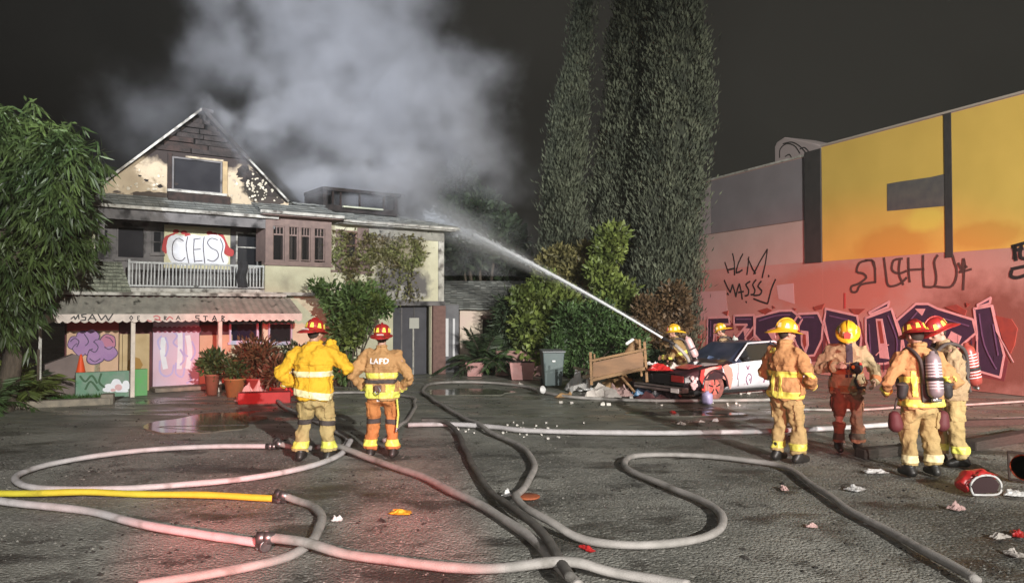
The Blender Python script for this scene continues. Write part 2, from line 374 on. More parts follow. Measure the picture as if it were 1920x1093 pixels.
# worn parking lines
C['line'] = M('worn_line_paint', (.30, .30, .28), (.09, .09, .08), 14, .8)
def pline(x0, y0, x1, y1, w, lab):
    a, b = G(x0, y0), G(x1, y1); d = (b-a); nrm = Vector((-d.y, d.x, 0)).normalized()*w/2; mb = MB(); k = 24; vs = []
    for i in range(k+1):
        p = a+d*i/k; q = 1+.5*mnoise.noise(Vector((i*.9, x0, 0)))
        vs += [p+nrm*q+Vector((0, 0, .0045)), p-nrm*q+Vector((0, 0, .0045))]
    mb.add(vs, [(2*i+1, 2*i+3, 2*i+2, 2*i) for i in range(k)]); o = obj('parking_line', mb, C['line']); tag(o, lab, kind='structure')
pline(300, 800, 460, 797, .09, 'worn white line near the puddle')
pline(296, 801, 400, 810, .05, 'worn white line running off askew')
pline(790, 783, 930, 782, .08, 'worn white line behind the hoses')
pline(1180, 797, 1245, 793, .07, 'short worn white line')
pline(1620, 640+160, 1720, 797, .07, 'worn white line by the crew')
# kerbs
C['kerb'] = M('old_concrete_kerb', (.27, .235, .185), (.16, .145, .12), 6, .9, .5, 30)
def kerb(name, a, b, w, h, lab, mat=None, cat='kerb', bev=.02, seg=1):
    a, b = Vector(a), Vector(b); d = b-a; L = d.length; ang = math.atan2(d.y, d.x)
    mb = MB(); mb.box(0, L, -w/2, w/2, -.02, h); o = obj(name, mb, mat or C['kerb'], None, False, bev); o.location = (a.x, a.y, 0); o.rotation_euler = (0, 0, ang); tag(o, lab, cat); return o
tag(kerb('kerb', G(-40, 768), G(208, 756), .22, .13, 'low concrete kerb edging the planting bed on the left'), kind='structure')
kerb('concrete_block', G(190, 756), G(214, 755), .3, .2, 'small weathered concrete block at the end of the left kerb', cat='concrete block')
C['log'] = M('weathered_sleeper', (.045, .036, .03), (.025, .02, .016), 12, .9, .7, 14, stretch=(1, 6, 6))
kerb('timber_beam', G(1612, 857), G(1700, 849), .18, .12, 'worn timber wheel stop behind the firefighter with the silver air tank', C['log'], 'timber beam')
kerb('timber_beam', G(1818, 842), G(1960, 815), .2, .12, 'dark timber wheel stop right of the two talking firefighters', C['log'], 'timber beam')
kerb('wheel_stop', G(1700, 800), G(1960, 792), .16, .09, 'long low dark wheel stop at the foot of the mural wall', C['log'], 'wheel stop')

# ================================================================ HOUSE
HF = Frame((-9.86, 17.7, 0), math.atan2(.588, .809)); hh = HF.hit
house = thing('house', 'two storey cream house with a burnt gable, smoking roof and long scalloped awning', 'house', HF.O, HF.ang)
def wall_holes(mb, u0, u1, z0, z1, v0, v1, holes):
    us = sorted({u0, u1, *[min(max(x, u0), u1) for h in holes for x in (h[0], h[1])]}); zs = sorted({z0, z1, *[min(max(x, z0), z1) for h in holes for x in (h[2], h[3])]})
    for i in range(len(us)-1):
        for j in range(len(zs)-1):
            cu, cz = (us[i]+us[i+1])/2, (zs[j]+zs[j+1])/2
            if any(h[0] < cu < h[1] and h[2] < cz < h[3] for h in holes): continue
            mb.box(us[i], us[i+1], v0, v1, zs[j], zs[j+1])
def rect(px0, py0, px1, py1, v, fr=None):
    fr = fr or HF; u0 = fr.u(px0, v); u1 = fr.u(px1, v); pm = (px0+px1)/2
    return (u0, u1, fr.z(pm, py1, v), fr.z(pm, py0, v))
def window(parent, r, v, fm, gm, fw=.05, rails=(), muls=(), depth=.06, sill=True, name='window', inner=None):
    u0, u1, z0, z1 = r; mb = MB()
    mb.box(u0, u0+fw, v-.03, v+depth, z0, z1); mb.box(u1-fw, u1, v-.03, v+depth, z0, z1)
    mb.box(u0+fw, u1-fw, v-.03, v+depth, z1-fw, z1); mb.box(u0+fw, u1-fw, v-.03, v+depth, z0, z0+fw)
    for q in rails: zz = z0+(z1-z0)*q; mb.box(u0+fw, u1-fw, v-.02, v+depth-.01, zz-fw*.35, zz+fw*.35)
    for q in muls: uu = u0+(u1-u0)*q; mb.box(uu-fw*.35, uu+fw*.35, v-.018, v+depth-.012, z0+fw, z1-fw)
    w = obj(name, mb, fm, parent, bev=.004)
    obj('pane', MB().box(u0+fw*.6, u1-fw*.6, v+.03, v+.04, z0+fw*.6, z1-fw*.6), gm, w)
    if sill: obj('sill', MB().box(u0-.05, u1+.05, v-.08, v+.0-.031, z0-.05, z0+.01), fm, w)
    return w
ZG = 4.46; UB = HF.u(497, -.0)
# --- shell
mb = MB(); mb.box(0, .12, .9, 7.0, 0, 4.6); mb.box(0, .12, .12, .9, 0, 2.42); obj('side_wall', mb, C['creamside'], house)
mb = MB(); mb.box(.12, 9.5, 6.9, 7.02, 0, 4.6); mb.box(9.4, 9.52, .12, 6.9, 0, 4.6); obj('rear_wall', mb, C['cream'], house)
v1 = .9
up_l = [rect(176, 428, 203, 480, v1), rect(216, 424, 271, 486, v1), rect(283, 432, 303, 476, v1), rect(441, 436, 484, 500, v1)]
mb = MB(); wall_holes(mb, .12, 4.1, 2.42, 4.62, v1, v1+.12, up_l); obj('upper_wall', mb, C['sooty'], house)
for i, r in enumerate(up_l):
    w = window(house, r, v1, C['sooty'] if i < 3 else C['whitetrim'], C['glassgrey'] if i == 1 else C['glass'], .045, rails=(.56,) if i == 3 else ((.5,) if i in (0, 2) else ()))
    if i == 1: w['label'] = 'blackened boarded upper window'
    if i == 3: w['label'] = 'upper window with a white middle rail'
# plywood board with white bubble graffiti
r = rect(306, 425, 430, 497, v1); bd = obj('plywood_board', MB().box(r[0], r[1], v1-.03, v1-.002, r[2]-.1, r[3]), paint('board_yellowish', (.58, .56, .36), (.50, .47, .32)), house); bd['label'] = 'pale board painted with large white bubble letters'
def blob_stroke(fr, pts, v, th=.004, k=6):
    c = catmull([(p[0], p[1], 0) for p in pts], k); return MB().prism([fr.hit(p.x, p.y, v) for p in c[:-1]], v-th, v)
def stroke(mb, fr, pts, w, v, th=.003, k=4, taper=False):
    """a painted stroke: w in pixels"""
    c = catmull([(p[0], p[1], 0) for p in pts], k) if k > 1 and len(pts) > 2 else [Vector((p[0], p[1], 0)) for p in pts]
    n = len(c)
    for i in range(n-1):
        a = Vector(fr.hit(c[i].x, c[i].y, v)); b = Vector(fr.hit(c[i+1].x, c[i+1].y, v)); d = b-a
        if d.length < 1e-5: continue
        ww = w*(a-Vector(fr.hit(c[i].x, c[i].y+1, v))).length/2
        t = d.normalized(); q = Vector((-t.y, t.x))*ww; e = t*ww*.35; dv = th+.0004*(i % 2)
        mb.prism([tuple(a-q-e), tuple(b-q+e), tuple(b+q+e), tuple(a+q-e)], v-dv, v)
    return mb
RD = paint('graffiti_red', (.42, .05, .05)); NV = paint('graffiti_navy', (.028, .016, .045), (.04, .02, .06)); PK = paint('graffiti_pink_outline', (.64, .42, .43), (.54, .34, .35))
WB = paint('graffiti_white', (.74, .76, .80), (.66, .68, .74)); GL = paint('graffiti_thin_line', (.10, .09, .11))
gv_ = v1-.032
gr = MB()
for pts in ([(303,468),(308,446),(318,440),(330,436),(322,446),(314,460),(312,476)], [(408,438),(418,440),(424,452),(430,464),(438,470),(436,480),(424,478),(420,462)]): gr.v and 0; q = blob_stroke(HF, pts+[pts[0]], gv_); gr.add(q.v, q.f)
for cx_, cy_ in ((345,436),(352,441),(393,437),(402,440),(330,434),(418,470),(426,474)):
    q = blob_stroke(HF, [(cx_+6*math.cos(a*.9), cy_+4*math.sin(a*.9)) for a in range(8)], gv_-.0005); gr.add(q.v, q.f)
explode(obj('graffiti', gr, RD, bd))
wb = blob_stroke(HF, [(312,462),(316,446),(330,440),(348,443),(362,440),(380,443),(398,440),(414,444),(422,458),(420,475),(428,484),(424,496),(400,498),(370,497),(340,498),(322,492),(314,478),(312,462)], gv_-.002)
obj('graffiti', wb, WB, bd)
gl = MB()
for pts in ([(344,452),(334,447),(325,455),(323,472),(328,486),(340,489),(347,483)],[(352,444),(349,460),(351,478),(354,494)],[(363,449),(376,447)],[(364,449),(363,470),(365,492)],[(364,468),(376,467)],[(366,490),(379,489)],[(383,444),(381,462),(384,494)],[(408,450),(396,447),(389,455),(396,465),(407,471),(409,482),(400,490),(389,487)],[(413,448),(418,462),(415,478),(419,492)]): stroke(gl, HF, pts, 1.7, gv_-.0065)
obj('graffiti', gl, GL, bd)
# porch ceiling / beams / post
obj('porch_ceiling', MB().box(.0, 4.1, -.3, v1, 4.40, 4.44), C['char'], house)
zf = HF.z(370, 543, 0)
obj('balcony_floor', MB().box(HF.u(238, -.25), 4.02, -.22, v1, zf-.10, zf-.004), C['awning'], house)
obj('fascia', MB().box(HF.u(236, -.25), 4.02, -.27, -.222, zf-.11, zf+.02), C['whitetrim'], house, bev=.005)
# post right of balcony + left post
obj('porch_post', MB().box(4.0, 4.13, -.2, .0, zf, 4.40), C['charbrown'], house)
obj('porch_post', MB().box(.02, .16, .0, .14, 3.15, 4.40), C['sooty'], house)
# balcony railing
# balcony railing: rails as the part, balusters as sub-parts
ur0, ur1 = HF.u(243, -.2), 3.98; zt = HF.z(370, 494, -.2); zb = zf+.05
mb = MB(); mb.box(ur0, ur1, -.225, -.175, zt-.045, zt); mb.box(ur0, ur1, -.22, -.18, zb, zb+.04); mb.box(ur0-.05, ur0, -.24, -.16, zf, zt+.05)
C['rail'] = M('weathered_white_rail', (.50, .52, .52), (.30, .31, .31), 7, .7, .2, 50, grime=[((.07, .07, .065), 3, .60, .68)])
rail = obj('railing', mb, C['rail'], house); rail['label'] = 'weathered white balcony railing, sooty at its left end'
bme = MB().box(-.014, .014, -.014, .014, 0, zt-zb-.085).mesh('baluster'); bme.materials.append(C['rail'])
nb = 40
for i in range(nb):
    b = link('baluster', bme, None, rail); b.location = (ur0+(i+.6)*(ur1-ur0)/nb, -.2, zb+.04); b.rotation_euler = (0, random.uniform(-.03, .03), 0)
# a dark cloth draped over the railing
u_ = HF.u(452, -.2); mb = MB()
vs = []; fs = []
for j in range(9):
    for i in range(9):
        q = i/8; zz = zt+.09-j*.085; vs.append((u_-.12+q*.26+.02*math.sin(j), -.25-.02*math.sin(q*9+j*.3), zz)); vs.append((u_-.12+q*.26+.02*math.sin(j), -.225-.02*math.sin(q*9+j*.3), zz))
for j in range(8):
    for i in range(8):
        a = (j*9+i)*2; b_ = a+2; c_ = a+18; d_ = a+20; fs += [(a, b_, d_, c_), (a+1, c_+1, d_+1, b_+1)]
cl = obj('hanging_cloth', MB().add(vs, fs), M('dark_cloth', (.02, .02, .022), (.035, .035, .04), 8, .95), None, True); HF.put(cl); tag(cl, 'dark cloth hanging over the right end of the balcony railing', 'cloth')
# --- eave skirt under the gable + gutters
def slope(name, mat, u0, u1, va, za, vb, zb_, th, parent, n=8, m=3, jit=.012):
    """sloping strip of roof with separate proud courses"""
    mb = MB(); L = math.hypot(vb-va, zb_-za); nv = Vector((0, -(zb_-za), (vb-va)))/L
    for j in range(m):
        v0_, v1_ = va+(vb-va)*j/m, va+(vb-va)*(j+1)/m; z0_, z1_ = za+(zb_-za)*j/m, za+(zb_-za)*(j+1)/m
        for i in range(n):
            a, b = u0+(u1-u0)*i/n+.003, u0+(u1-u0)*(i+1)/n-.003; h = random.uniform(0, jit)
            p = [(a, v0_, z0_+.018+h), (b, v0_, z0_+.018+h), (b, v1_, z1_+h), (a, v1_, z1_+h)]; q = [(x, y, z-th) for x, y, z in p]
            mb.add(q+p, [(0,3,2,1),(4,5,6,7),(0,1,5,4),(1,2,6,5),(2,3,7,6),(3,0,4,7)])
    return obj(name, mb, mat, parent)
zg = HF.z(330, 394, -.4)
slope('eave_roof', C['darkroof'], -.25, 4.3, -.38, zg+.02, .42, 4.86, .03, house, 26, 5)
obj('gutter', MB().box(-.28, 4.2, -.46, -.385, zg-.05, zg+.03), C['whitetrim'], house, bev=.01)
obj('frieze_board', MB().box(-.1, 4.15, -.30, -.24, zg-.30, zg-.06), C['sooty'], house)
# --- gable
vg = .32
gh = lambda x, y, v=vg: HF.hit(x, y, v)
wl, wr, wt, wbm = 322, 416, 299, 361
A_ = gh(378, 207); BL = gh(181, 356); BR = gh(541, 380); base = 4.78
def edge_u(z, side):
    q = (z-BL[1])/(A_[1]-BL[1]); return BL[0]+(A_[0]-BL[0])*q if side < 0 else BR[0]+(A_[0]-BR[0])*(z-BR[1])/(A_[1]-BR[1])
ul, ur = gh(wl, 330)[0], gh(wr, 330)[0]; zt_, zb_ = gh(370, wt)[1], gh(370, wbm)[1]; zc = gh(370, 290)[1]
GM = M('scorched_gable_render', (.50, .41, .29), (.42, .34, .24), 3, .9, .4, 50, grime=[((.30, .25, .2), 8, .60, .72)], tint_patches=[(((ul+ur)/2, vg, zc+.25), (1.9, 2, .62), (.035, .026, .024), 1.0, .14), ((edge_u(5.2, 1)-.42, vg, 5.30), (.60, 2, .42), (.03, .025, .02), 1.2, .08), ((edge_u(5.0, 1)-.45, vg, 4.95), (.35, 2, .14), (.05, .04, .035), 1.6, .05), ((edge_u(5.0, -1)+1.3, vg, 4.86), (.9, 2, .09), (.07, .055, .045), 1.6, .06)])
zl = edge_u
mb = MB()
mb.prism([(BL[0], base), (ul, base), (ul, zc), (edge_u(zc, -1), zc), (edge_u(BL[1], -1), BL[1])], vg, vg+.1)
mb.prism([(ur, base), (BR[0], base), (edge_u(BR[1], 1), BR[1]), (edge_u(zc, 1), zc), (ur, zc)], vg, vg+.1)
mb.prism([(ul, base), (ur, base), (ur, zb_), (ul, zb_)], vg+.003, vg+.1)
mb.prism([(ul, zt_), (ur, zt_), (ur, zc), (ul, zc)], vg+.003, vg+.1)
obj('gable_wall', mb, GM, house)
# charred boards of the gable top, each its own piece, uneven ends
zz = zc; k = 0
while zz < A_[1]-.22:
    h = .135; a, b = edge_u(zz+h, -1), edge_u(zz+h, 1)
    cuts = [a+.02, a+(b-a)*random.uniform(.35, .65), b-.02]
    for q in range(2):
        if random.random() < .10 and zz > zc+.3: continue
        d = random.uniform(-.02, .03)
        o = obj('board', MB().box(cuts[q], cuts[q+1]-.02, vg-.02+d, vg+.015+d, zz+.006, zz+h-.008), C['char'] if (zz > zc+.3 or q) else C['charbrown'], house); o.rotation_euler = (0, random.uniform(-.006, .006), 0)
    zz += h; k += 1
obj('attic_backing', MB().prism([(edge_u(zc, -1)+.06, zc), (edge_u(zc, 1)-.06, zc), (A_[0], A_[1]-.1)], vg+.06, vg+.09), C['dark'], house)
mb = MB()   # attic window
fr_ = .06
w = window(house, (ul, ur, zb_, zt_), vg-.02, C['sooty'], C['glassgrey'], .045, sill=False); w['label'] = 'square attic window gone grey with smoke'
obj('sill', MB().box(ul-.12, ur+.10, vg-.14, vg-.052, zb_-.05, zb_+.01), C['whitetrim'], w)
obj('casing', MB().box(ur+.01, ur+.13, vg-.05, vg-.003, base, zt_+.02), M('ochre_trim', (.42, .31, .17), (.3, .22, .12), 6, .8), w)
obj('casing', MB().box(ul-.11, ul-.01, vg-.05, vg-.003, base+.05, zt_+.08), C['charbrown'], w)
obj('head_trim', MB().box(ul+.32, ur+.02, vg-.06, vg-.003, zt_+.003, zt_+.05), M('peeling_trim', (.55, .47, .33), (.2, .16, .12), 5, .8), w)
obj('apron', MB().box(ul-.1, ur+.2, .20, vg-.004, 4.74, zb_-.06), C['charbrown'], house)
# peeled flakes of plaster / debris clinging to the gable
mb = MB()
for i in range(90):
    side = random.random()
    if side < .62: px, py = random.gauss(487, 16), random.gauss(352, 12)
    elif side < .8: px, py = random.gauss(400, 16), random.gauss(371, 3)
    else: px, py = random.gauss(270, 30), random.gauss(345, 8)
    u, z = gh(px, py, vg-.02)
    if u < BL[0]+.3 or z < base+.0: continue
    if u > edge_u(z, 1)-.06 or u < edge_u(z, -1)+.06: continue
    s = random.uniform(.015, .045); a = random.random()*6
    mb.prism([(u+s*math.cos(a+t)*random.uniform(.6, 1.3), z+s*math.sin(a+t)*random.uniform(.6, 1.3)) for t in (0, 1.3, 2.4, 3.6, 5)], vg-.03, vg-.002)
fl = obj('plaster_flakes', mb, paint('flake', (.66, .60, .48), (.4, .36, .28)), house); fl['kind'] = 'stuff'
mb = MB()   # scorched patches where cladding burnt through (right of the window)
for (px, py, s) in ((455,322,14),(470,330,16),(462,338,10),(482,322,12),(490,340,11),(476,350,8),(500,352,9),(508,364,8),(452,330,8),(300,350,5),(262,330,3),(275,338,4),(330,345,4)):
    c_ = [gh(px+s*math.cos(t)*random.uniform(.5, 1.5), py+s*.7*math.sin(t)*random.uniform(.5, 1.4), vg) for t in np.linspace(0, 6.28, 13)[:-1]]
    c_ = [(u, z) for u, z in c_ if u < edge_u(z, 1)-.05 and z > base]
    if len(c_) > 3: mb.prism(c_, vg-.006-random.uniform(0, .004), vg-.001)
explode(obj('scorch_hole', mb, C['char'], house))
# rake boards
def bar(mb, a, b, w, v0, v1_):
    d = Vector((b[0]-a[0], b[1]-a[1])); n_ = Vector((-d.y, d.x)).normalized()*w/2
    return mb.prism([(a[0]-n_.x, a[1]-n_.y), (b[0]-n_.x, b[1]-n_.y), (b[0]+n_.x, b[1]+n_.y), (a[0]+n_.x, a[1]+n_.y)], v0, v1_)
vr = vg-.22
ra_ = HF.hit(378, 205, vr); rl_ = HF.hit(176, 355, vr); rr_ = HF.hit(541, 378, vr)
obj('rake_board', bar(MB(), (rl_[0], rl_[1]), (ra_[0], ra_[1]), .055, vr-.03, vr), C['whitetrim'], house)
q_ = .47; mid_ = (rr_[0]+(ra_[0]-rr_[0])*q_, rr_[1]+(ra_[1]-rr_[1])*q_)
obj('rake_board', bar(MB(), rr_, mid_, .05, vr-.03, vr), C['whitetrim'], house)
b_ = obj('rake_board', bar(MB(), mid_, (ra_[0]+.1, ra_[1]-.05), .10, vr-.03, vr), C['char'], house); b_['label'] = 'charred end of the rake board'
obj('rake_board', bar(MB(), ra_, (ra_[0]+.28, ra_[1]-.04), .09, vr-.04, vr), C['char'], house)
# main gable roof slopes, courses of shingle, holes burnt near ridge on right side
for sgn, lo in ((-1, rl_), (1, rr_)):
    mb = MB(); n_ = 9; ap = (ra_[0], ra_[1]+.0)
    for j in range(n_):
        for i in range(14):
            if sgn > 0 and j > 4 and random.random() < .45: continue
            if sgn < 0 and j > 6 and random.random() < .25: continue
            t0, t1 = j/n_, (j+1)/n_; va, vb = vr+.01+i*.48, vr+.01+(i+1)*.48-.01
            if j > 5 and i < 2 and random.random() < .5: continue
            x0, z0 = lo[0]+(ap[0]-lo[0])*t0, lo[1]+(ap[1]-lo[1])*t0; x1, z1 = lo[0]+(ap[0]-lo[0])*t1, lo[1]+(ap[1]-lo[1])*t1
            h = random.uniform(0, .012)
            p = [(x0, va, z0+.015+h), (x1, va, z1+h), (x1, vb, z1+h), (x0, vb, z0+.015+h)]; q = [(x, y, z-.035) for x, y, z in p]
            mb.add(q+p, [(0,1,2,3),(7,6,5,4),(0,4,5,1),(1,5,6,2),(2,6,7,3),(3,7,4,0)])
    obj('roof', mb, C['char'] if sgn > 0 else C['darkroof'], house, fix=True)
for i in range(9):   # bare charred rafters
    v = vr+.3+i*.7; mb = MB(); bar(mb, (rl_[0]+.1, rl_[1]-.02), (ra_[0], ra_[1]-.1), .09, v, v+.045); obj('rafter', mb, C['char'], house)
    mb = MB(); bar(mb, (rr_[0]-.1, rr_[1]-.02), (ra_[0], ra_[1]-.1), .09, v, v+.045); obj('rafter', mb, C['char'], house)
# --- right wing: bay with four sashes, wall, roofs
vb_ = -.32; ub0, ub1 = HF.u(497, vb_), HF.u(621, vb_)
zb0 = HF.z(540, 548, vb_); zb1 = HF.z(550, 407, vb_)
mb = MB(); rb = [rect(a, 424, b, 489, vb_) for a, b in ((511, 533), (541, 559), (564, 582), (589, 609))]
zlo, zhi = rb[0][2], rb[0][3]
mb.box(ub0, ub1, vb_+.0, 0, zlo-.10, zlo-.0); mb.box(ub0, ub1, vb_, 0, zhi, zb1+.1)
us = [ub0]+[x for r in rb for x in (r[0], r[1])]+[ub1]
for i in range(0, 10, 2): mb.box(us[i], us[i+1], vb_, 0, zlo, zhi)
mb.box(ub0, ub0+.05, 0, .5, zlo, zb1); obj('bay_frame', mb, C['brown'], house)
mb = MB(); mb.box(ub0+.0, ub1-.02, vb_+.01, 0.0, zb0, zlo-.10); obj('bay_wall', mb, C['cream'], house)
obj('bay_sill', MB().box(ub0-.04, ub1+.02, vb_-.06, vb_-.003, zlo-.13, zlo-.06), C['brown'], house, bev=.005)
obj('bay_base_trim', MB().box(HF.u(480, vb_), HF.u(592, vb_), vb_-.05, .1, zb0-.09, zb0-.003), C['whitetrim'], house)
zm = HF.z(550, 441, vb_)
for i, r in enumerate(rb):
    mb = MB(); f_ = .03; u0, u1, z0, z1 = r; v = vb_+.05
    mb.box(u0, u0+f_, v, v+.05, z0, z1); mb.box(u1-f_, u1, v, v+.05, z0, z1); mb.box(u0+f_, u1-f_, v, v+.05, z0, z0+f_); mb.box(u0+f_, u1-f_, v, v+.05, z1-f_, z1); mb.box(u0+f_, u1-f_, v, v+.05, zm-.02, zm+.02)
    for q in (.36, .64): uu = u0+(u1-u0)*q; mb.box(uu-.012, uu+.012, v+.003, v+.047, zm+.02, z1-f_)
    w = obj('window', mb, C['brown'], house)
    obj('pane', MB().box(u0+f_*.6, u1-f_*.6, v+.03, v+.036, z0+f_*.6, z1-f_*.6), M('bay_glass', (.03, .028, .028), rough=.1, alpha=.35), w)
    if i: # hanging curtains
        vs = []; n_ = 14; c0, c1 = (u0+.03, u0+.10+.05*(i % 2)) if i != 3 else (u1-.15, u1-.04)
        for k in range(n_): uu = c0+(c1-c0)*k/(n_-1); vv = v+.09+.02*math.sin(k*2.1); vs += [(uu, vv, z0+.03), (uu, vv, zm+.02), (uu, vv+.006, z0+.03), (uu, vv+.006, zm+.02)]
        fs = [(4*k, 4*k+4, 4*k+5, 4*k+1) for k in range(n_-1)]+[(4*k+2, 4*k+3, 4*k+7, 4*k+6) for k in range(n_-1)]
        obj('curtain', MB().add(vs, fs), C['curtain'], w)
obj('bay_dark_sheet', MB().box(ub0+.06, ub1-.05, .45, .5, zlo-.1, zb1), C['dark'], house)  # black sheet painting the unlit room behind the bay
# wing walls with openings
u_b = ub1; UE = 9.52
z2 = HF.z(650, 507, 0)
dz1 = HF.z(780, 573, 0)
wn = rect(646, 433, 668, 503, 0); dr = (HF.u(737, 0), HF.u(808, 0), -.02, dz1)
low_open = [rect(438, 603, 490, 645, 0), rect(512, 606, 546, 645, 0)]
mb = MB(); wall_holes(mb, ub0+.06, UE, 0, 4.52, 0, .12, [(ub0+.1, ub1-.06, zlo-.09, zb1-.02), wn, dr]+low_open)
_a, _b = HF.hit(752, 530, 0), HF.hit(745, 470, 0)
obj('wing_wall', mb, M('burnt_cream_render', (.60, .58, .43), (.52, .50, .36), 2.5, .9, .35, 60, grime=[((.30, .27, .2), 3, .62, .78)], tint_patches=[((_b[0], 0, _b[1]), (.95, 2, .75), (.27, .24, .17), 1.1, .25), ((_a[0], 0, _a[1]-.1), (.98, 2, .62), (.13, .122, .12), .9, .18), ((_a[0]+.1, 0, _a[1]-.35), (.6, 2, .22), (.35, .34, .32), 1.8, .06)]), house)
w = window(house, wn, 0, C['brick'], C['glass'], .05, (.6,)); w['label'] = 'narrow brown framed upper window beside the bay'
mb = MB(); mb.box(HF.u(628, 0), HF.u(646, 0), -.03, -.003, z2, HF.z(637, 430)); mb.box(HF.u(669, 0), HF.u(692, 0), -.035, -.003, z2-.1, HF.z(680, 428)); obj('trim_panel', mb, C['brown'], house)
obj('string_course', MB().box(u_b+.02, HF.u(700), -.04, -.003, z2-.06, z2+.0), C['brown'], house)
obj('corner_trim', MB().box(HF.u(821), UE+.02, -.04, -.003, dz1+.12, 4.35), C['whitetrim'], house)
obj('frieze_board', MB().box(HF.u(690), UE+.02, -.05, -.003, 4.12, 4.42), C['awning'], house)
# soot scar above the door: proud irregular burnt render
mb = MB()
for k in range(16):
    px, py, s = random.uniform(706, 792), random.uniform(530, 566), random.uniform(3, 7)
    if px < 715 and py < 500: continue
    c_ = [HF.hit(px+s*math.cos(t)*random.uniform(.6, 1.3), py+s*math.sin(t)*random.uniform(.6, 1.3), 0) for t in np.linspace(0, 6.28, 12)[:-1]]
    mb.prism([(u, max(z, dz1+.1)) for u, z in c_], -.004-.0007*k, -.001)
obj('burnt_render', mb, M('burnt_render', (.10, .095, .095), (.22, .21, .19), 4, .95, .8, 25, grime=[((.03, .03, .03), 7, .5, .62)]), house)
# door recess
obj('lintel', MB().box(HF.u(733), UE+.03, -.10, -.003, dz1-.0, dz1+.14), C['sooty'], house)
obj('pier', MB().box(HF.u(809), UE+.04, -.12, -.003, 0, dz1-.003), C['brick'], house, bev=.01)
dd = obj('door', MB().box(dr[0], dr[1], .28, .33, 0, dr[3]), M('slate_grey_door', (.075, .075, .088), (.055, .055, .065), 3, .7), house); dd['label'] = 'tall slate grey entrance door'
for q in (.33, .66):
    uu = dr[0]+(dr[1]-dr[0])*q; obj('mullion', MB().box(uu-.02, uu+.02, .265, .279, .02, dr[3]-.05), C['sooty'], dd)
sp = obj('door_sign', MB().box(HF.u(768, .2), HF.u(786, .2), .21, .225, HF.z(777, 616, .2), HF.z(777, 596, .2)), paint('sign_grey', (.42, .42, .38)), dd)
obj('sign_pole', MB().box(HF.u(776, .2)-.018, HF.u(776, .2)+.018, .23, .262, 0, HF.z(777, 612, .2)), C['whitetrim'], dd)
# roofs of wing
zgb = HF.z(560, 401, -.75)
slope('bay_roof', C['darkroof'], ub0-.2, ub1+.12, -.72, zgb+.03, .6, zgb+.42, .03, house, 12, 4)
obj('gutter', MB().box(ub0-.28, ub1+.18, -.80, -.725, zgb-.045, zgb+.035), C['whitetrim'], house, bev=.01)
obj('soffit', MB().box(ub0-.2, ub1+.15, -.71, -.05, zgb-.075, zgb-.05), C['brown'], house)
zgw = HF.z(760, 422, -.5)
slope('wing_roof', C['darkroof'], ub1+.2, UE+.25, -.48, zgw+.04, 4.2, zgw+.95, .04, house, 16, 12, .03)
slope('wing_roof', C['darkroof'], 4.5, ub1+.19, .62, zgb+.45, 4.2, zgw+.97, .04, house, 10, 8, .03)
slope('wing_roof', C['darkroof'], 4.5, UE+.2, 7.6, zgw-.1, 4.25, zgw+.93, .04, house, 16, 6, .02)
obj('gutter', MB().box(HF.u(688, -.55), UE+.28, -.56, -.485, zgw-.045, zgw+.03), C['whitetrim'], house, bev=.01)
b1 = obj('gutter', MB().box(HF.u(640, -.6), HF.u(690, -.6), -.62, -.545, zgw+.03, zgw+.09), C['whitetrim'], house); b1.rotation_euler = (0, .012, 0)
obj('soffit', MB().box(ub1+.16, UE+.2, -.47, -.051, zgw-.08, zgw-.05), C['whitetrim'], house)
# burnt dormer
vd = 2.0; d0 = HF.hit(606, 352, vd); d1 = HF.hit(746, 362, vd); dzb = HF.z(660, 400, vd)
mb = MB(); ud0, ud1, dzt = d0[0], d1[0], HF.z(668, 357, vd); dza = dzb+.02
mb.box(ud0, ud0+.14, vd, vd+.1, dza, dzt-.1); mb.box(ud1-.12, ud1, vd, vd+.1, dza, dzt-.1); mb.box(ud0+.14, ud1-.12, vd, vd+.09, dza, dza+.2); mb.box(ud0, ud0+.06, vd+.1, vd+1.6, dza, dzt-.1); mb.box(ud1-.06, ud1, vd+.1, vd+1.6, dza, dzt-.1)
dm = obj('dormer', mb, C['char'], house)
obj('dormer_roof', MB().box(ud0-.06, ud1+.06, vd-.12, vd+1.5, dzt-.1, dzt), C['char'], dm)
for q in (.12, .22, .47, .8): uu = ud0+(ud1-ud0)*q; obj('stud', MB().box(uu, uu+.05, vd+.02, vd+.07, dza+.2, dzt-.1), C['charbrown'], dm)
obj('dormer_dark_sheet', MB().box(ud0+.1, ud1-.1, vd+.7, vd+.75, dza, dzt-.1), C['dark'], dm)  # black sheet, darkness inside the dormer put into colour
obj('dormer_sill', MB().box(HF.u(640, vd-.1), HF.u(715, vd-.1), vd-.22, vd-.12, dza+.12, dza+.17), paint('sill_pale', (.45, .47, .36)), dm)
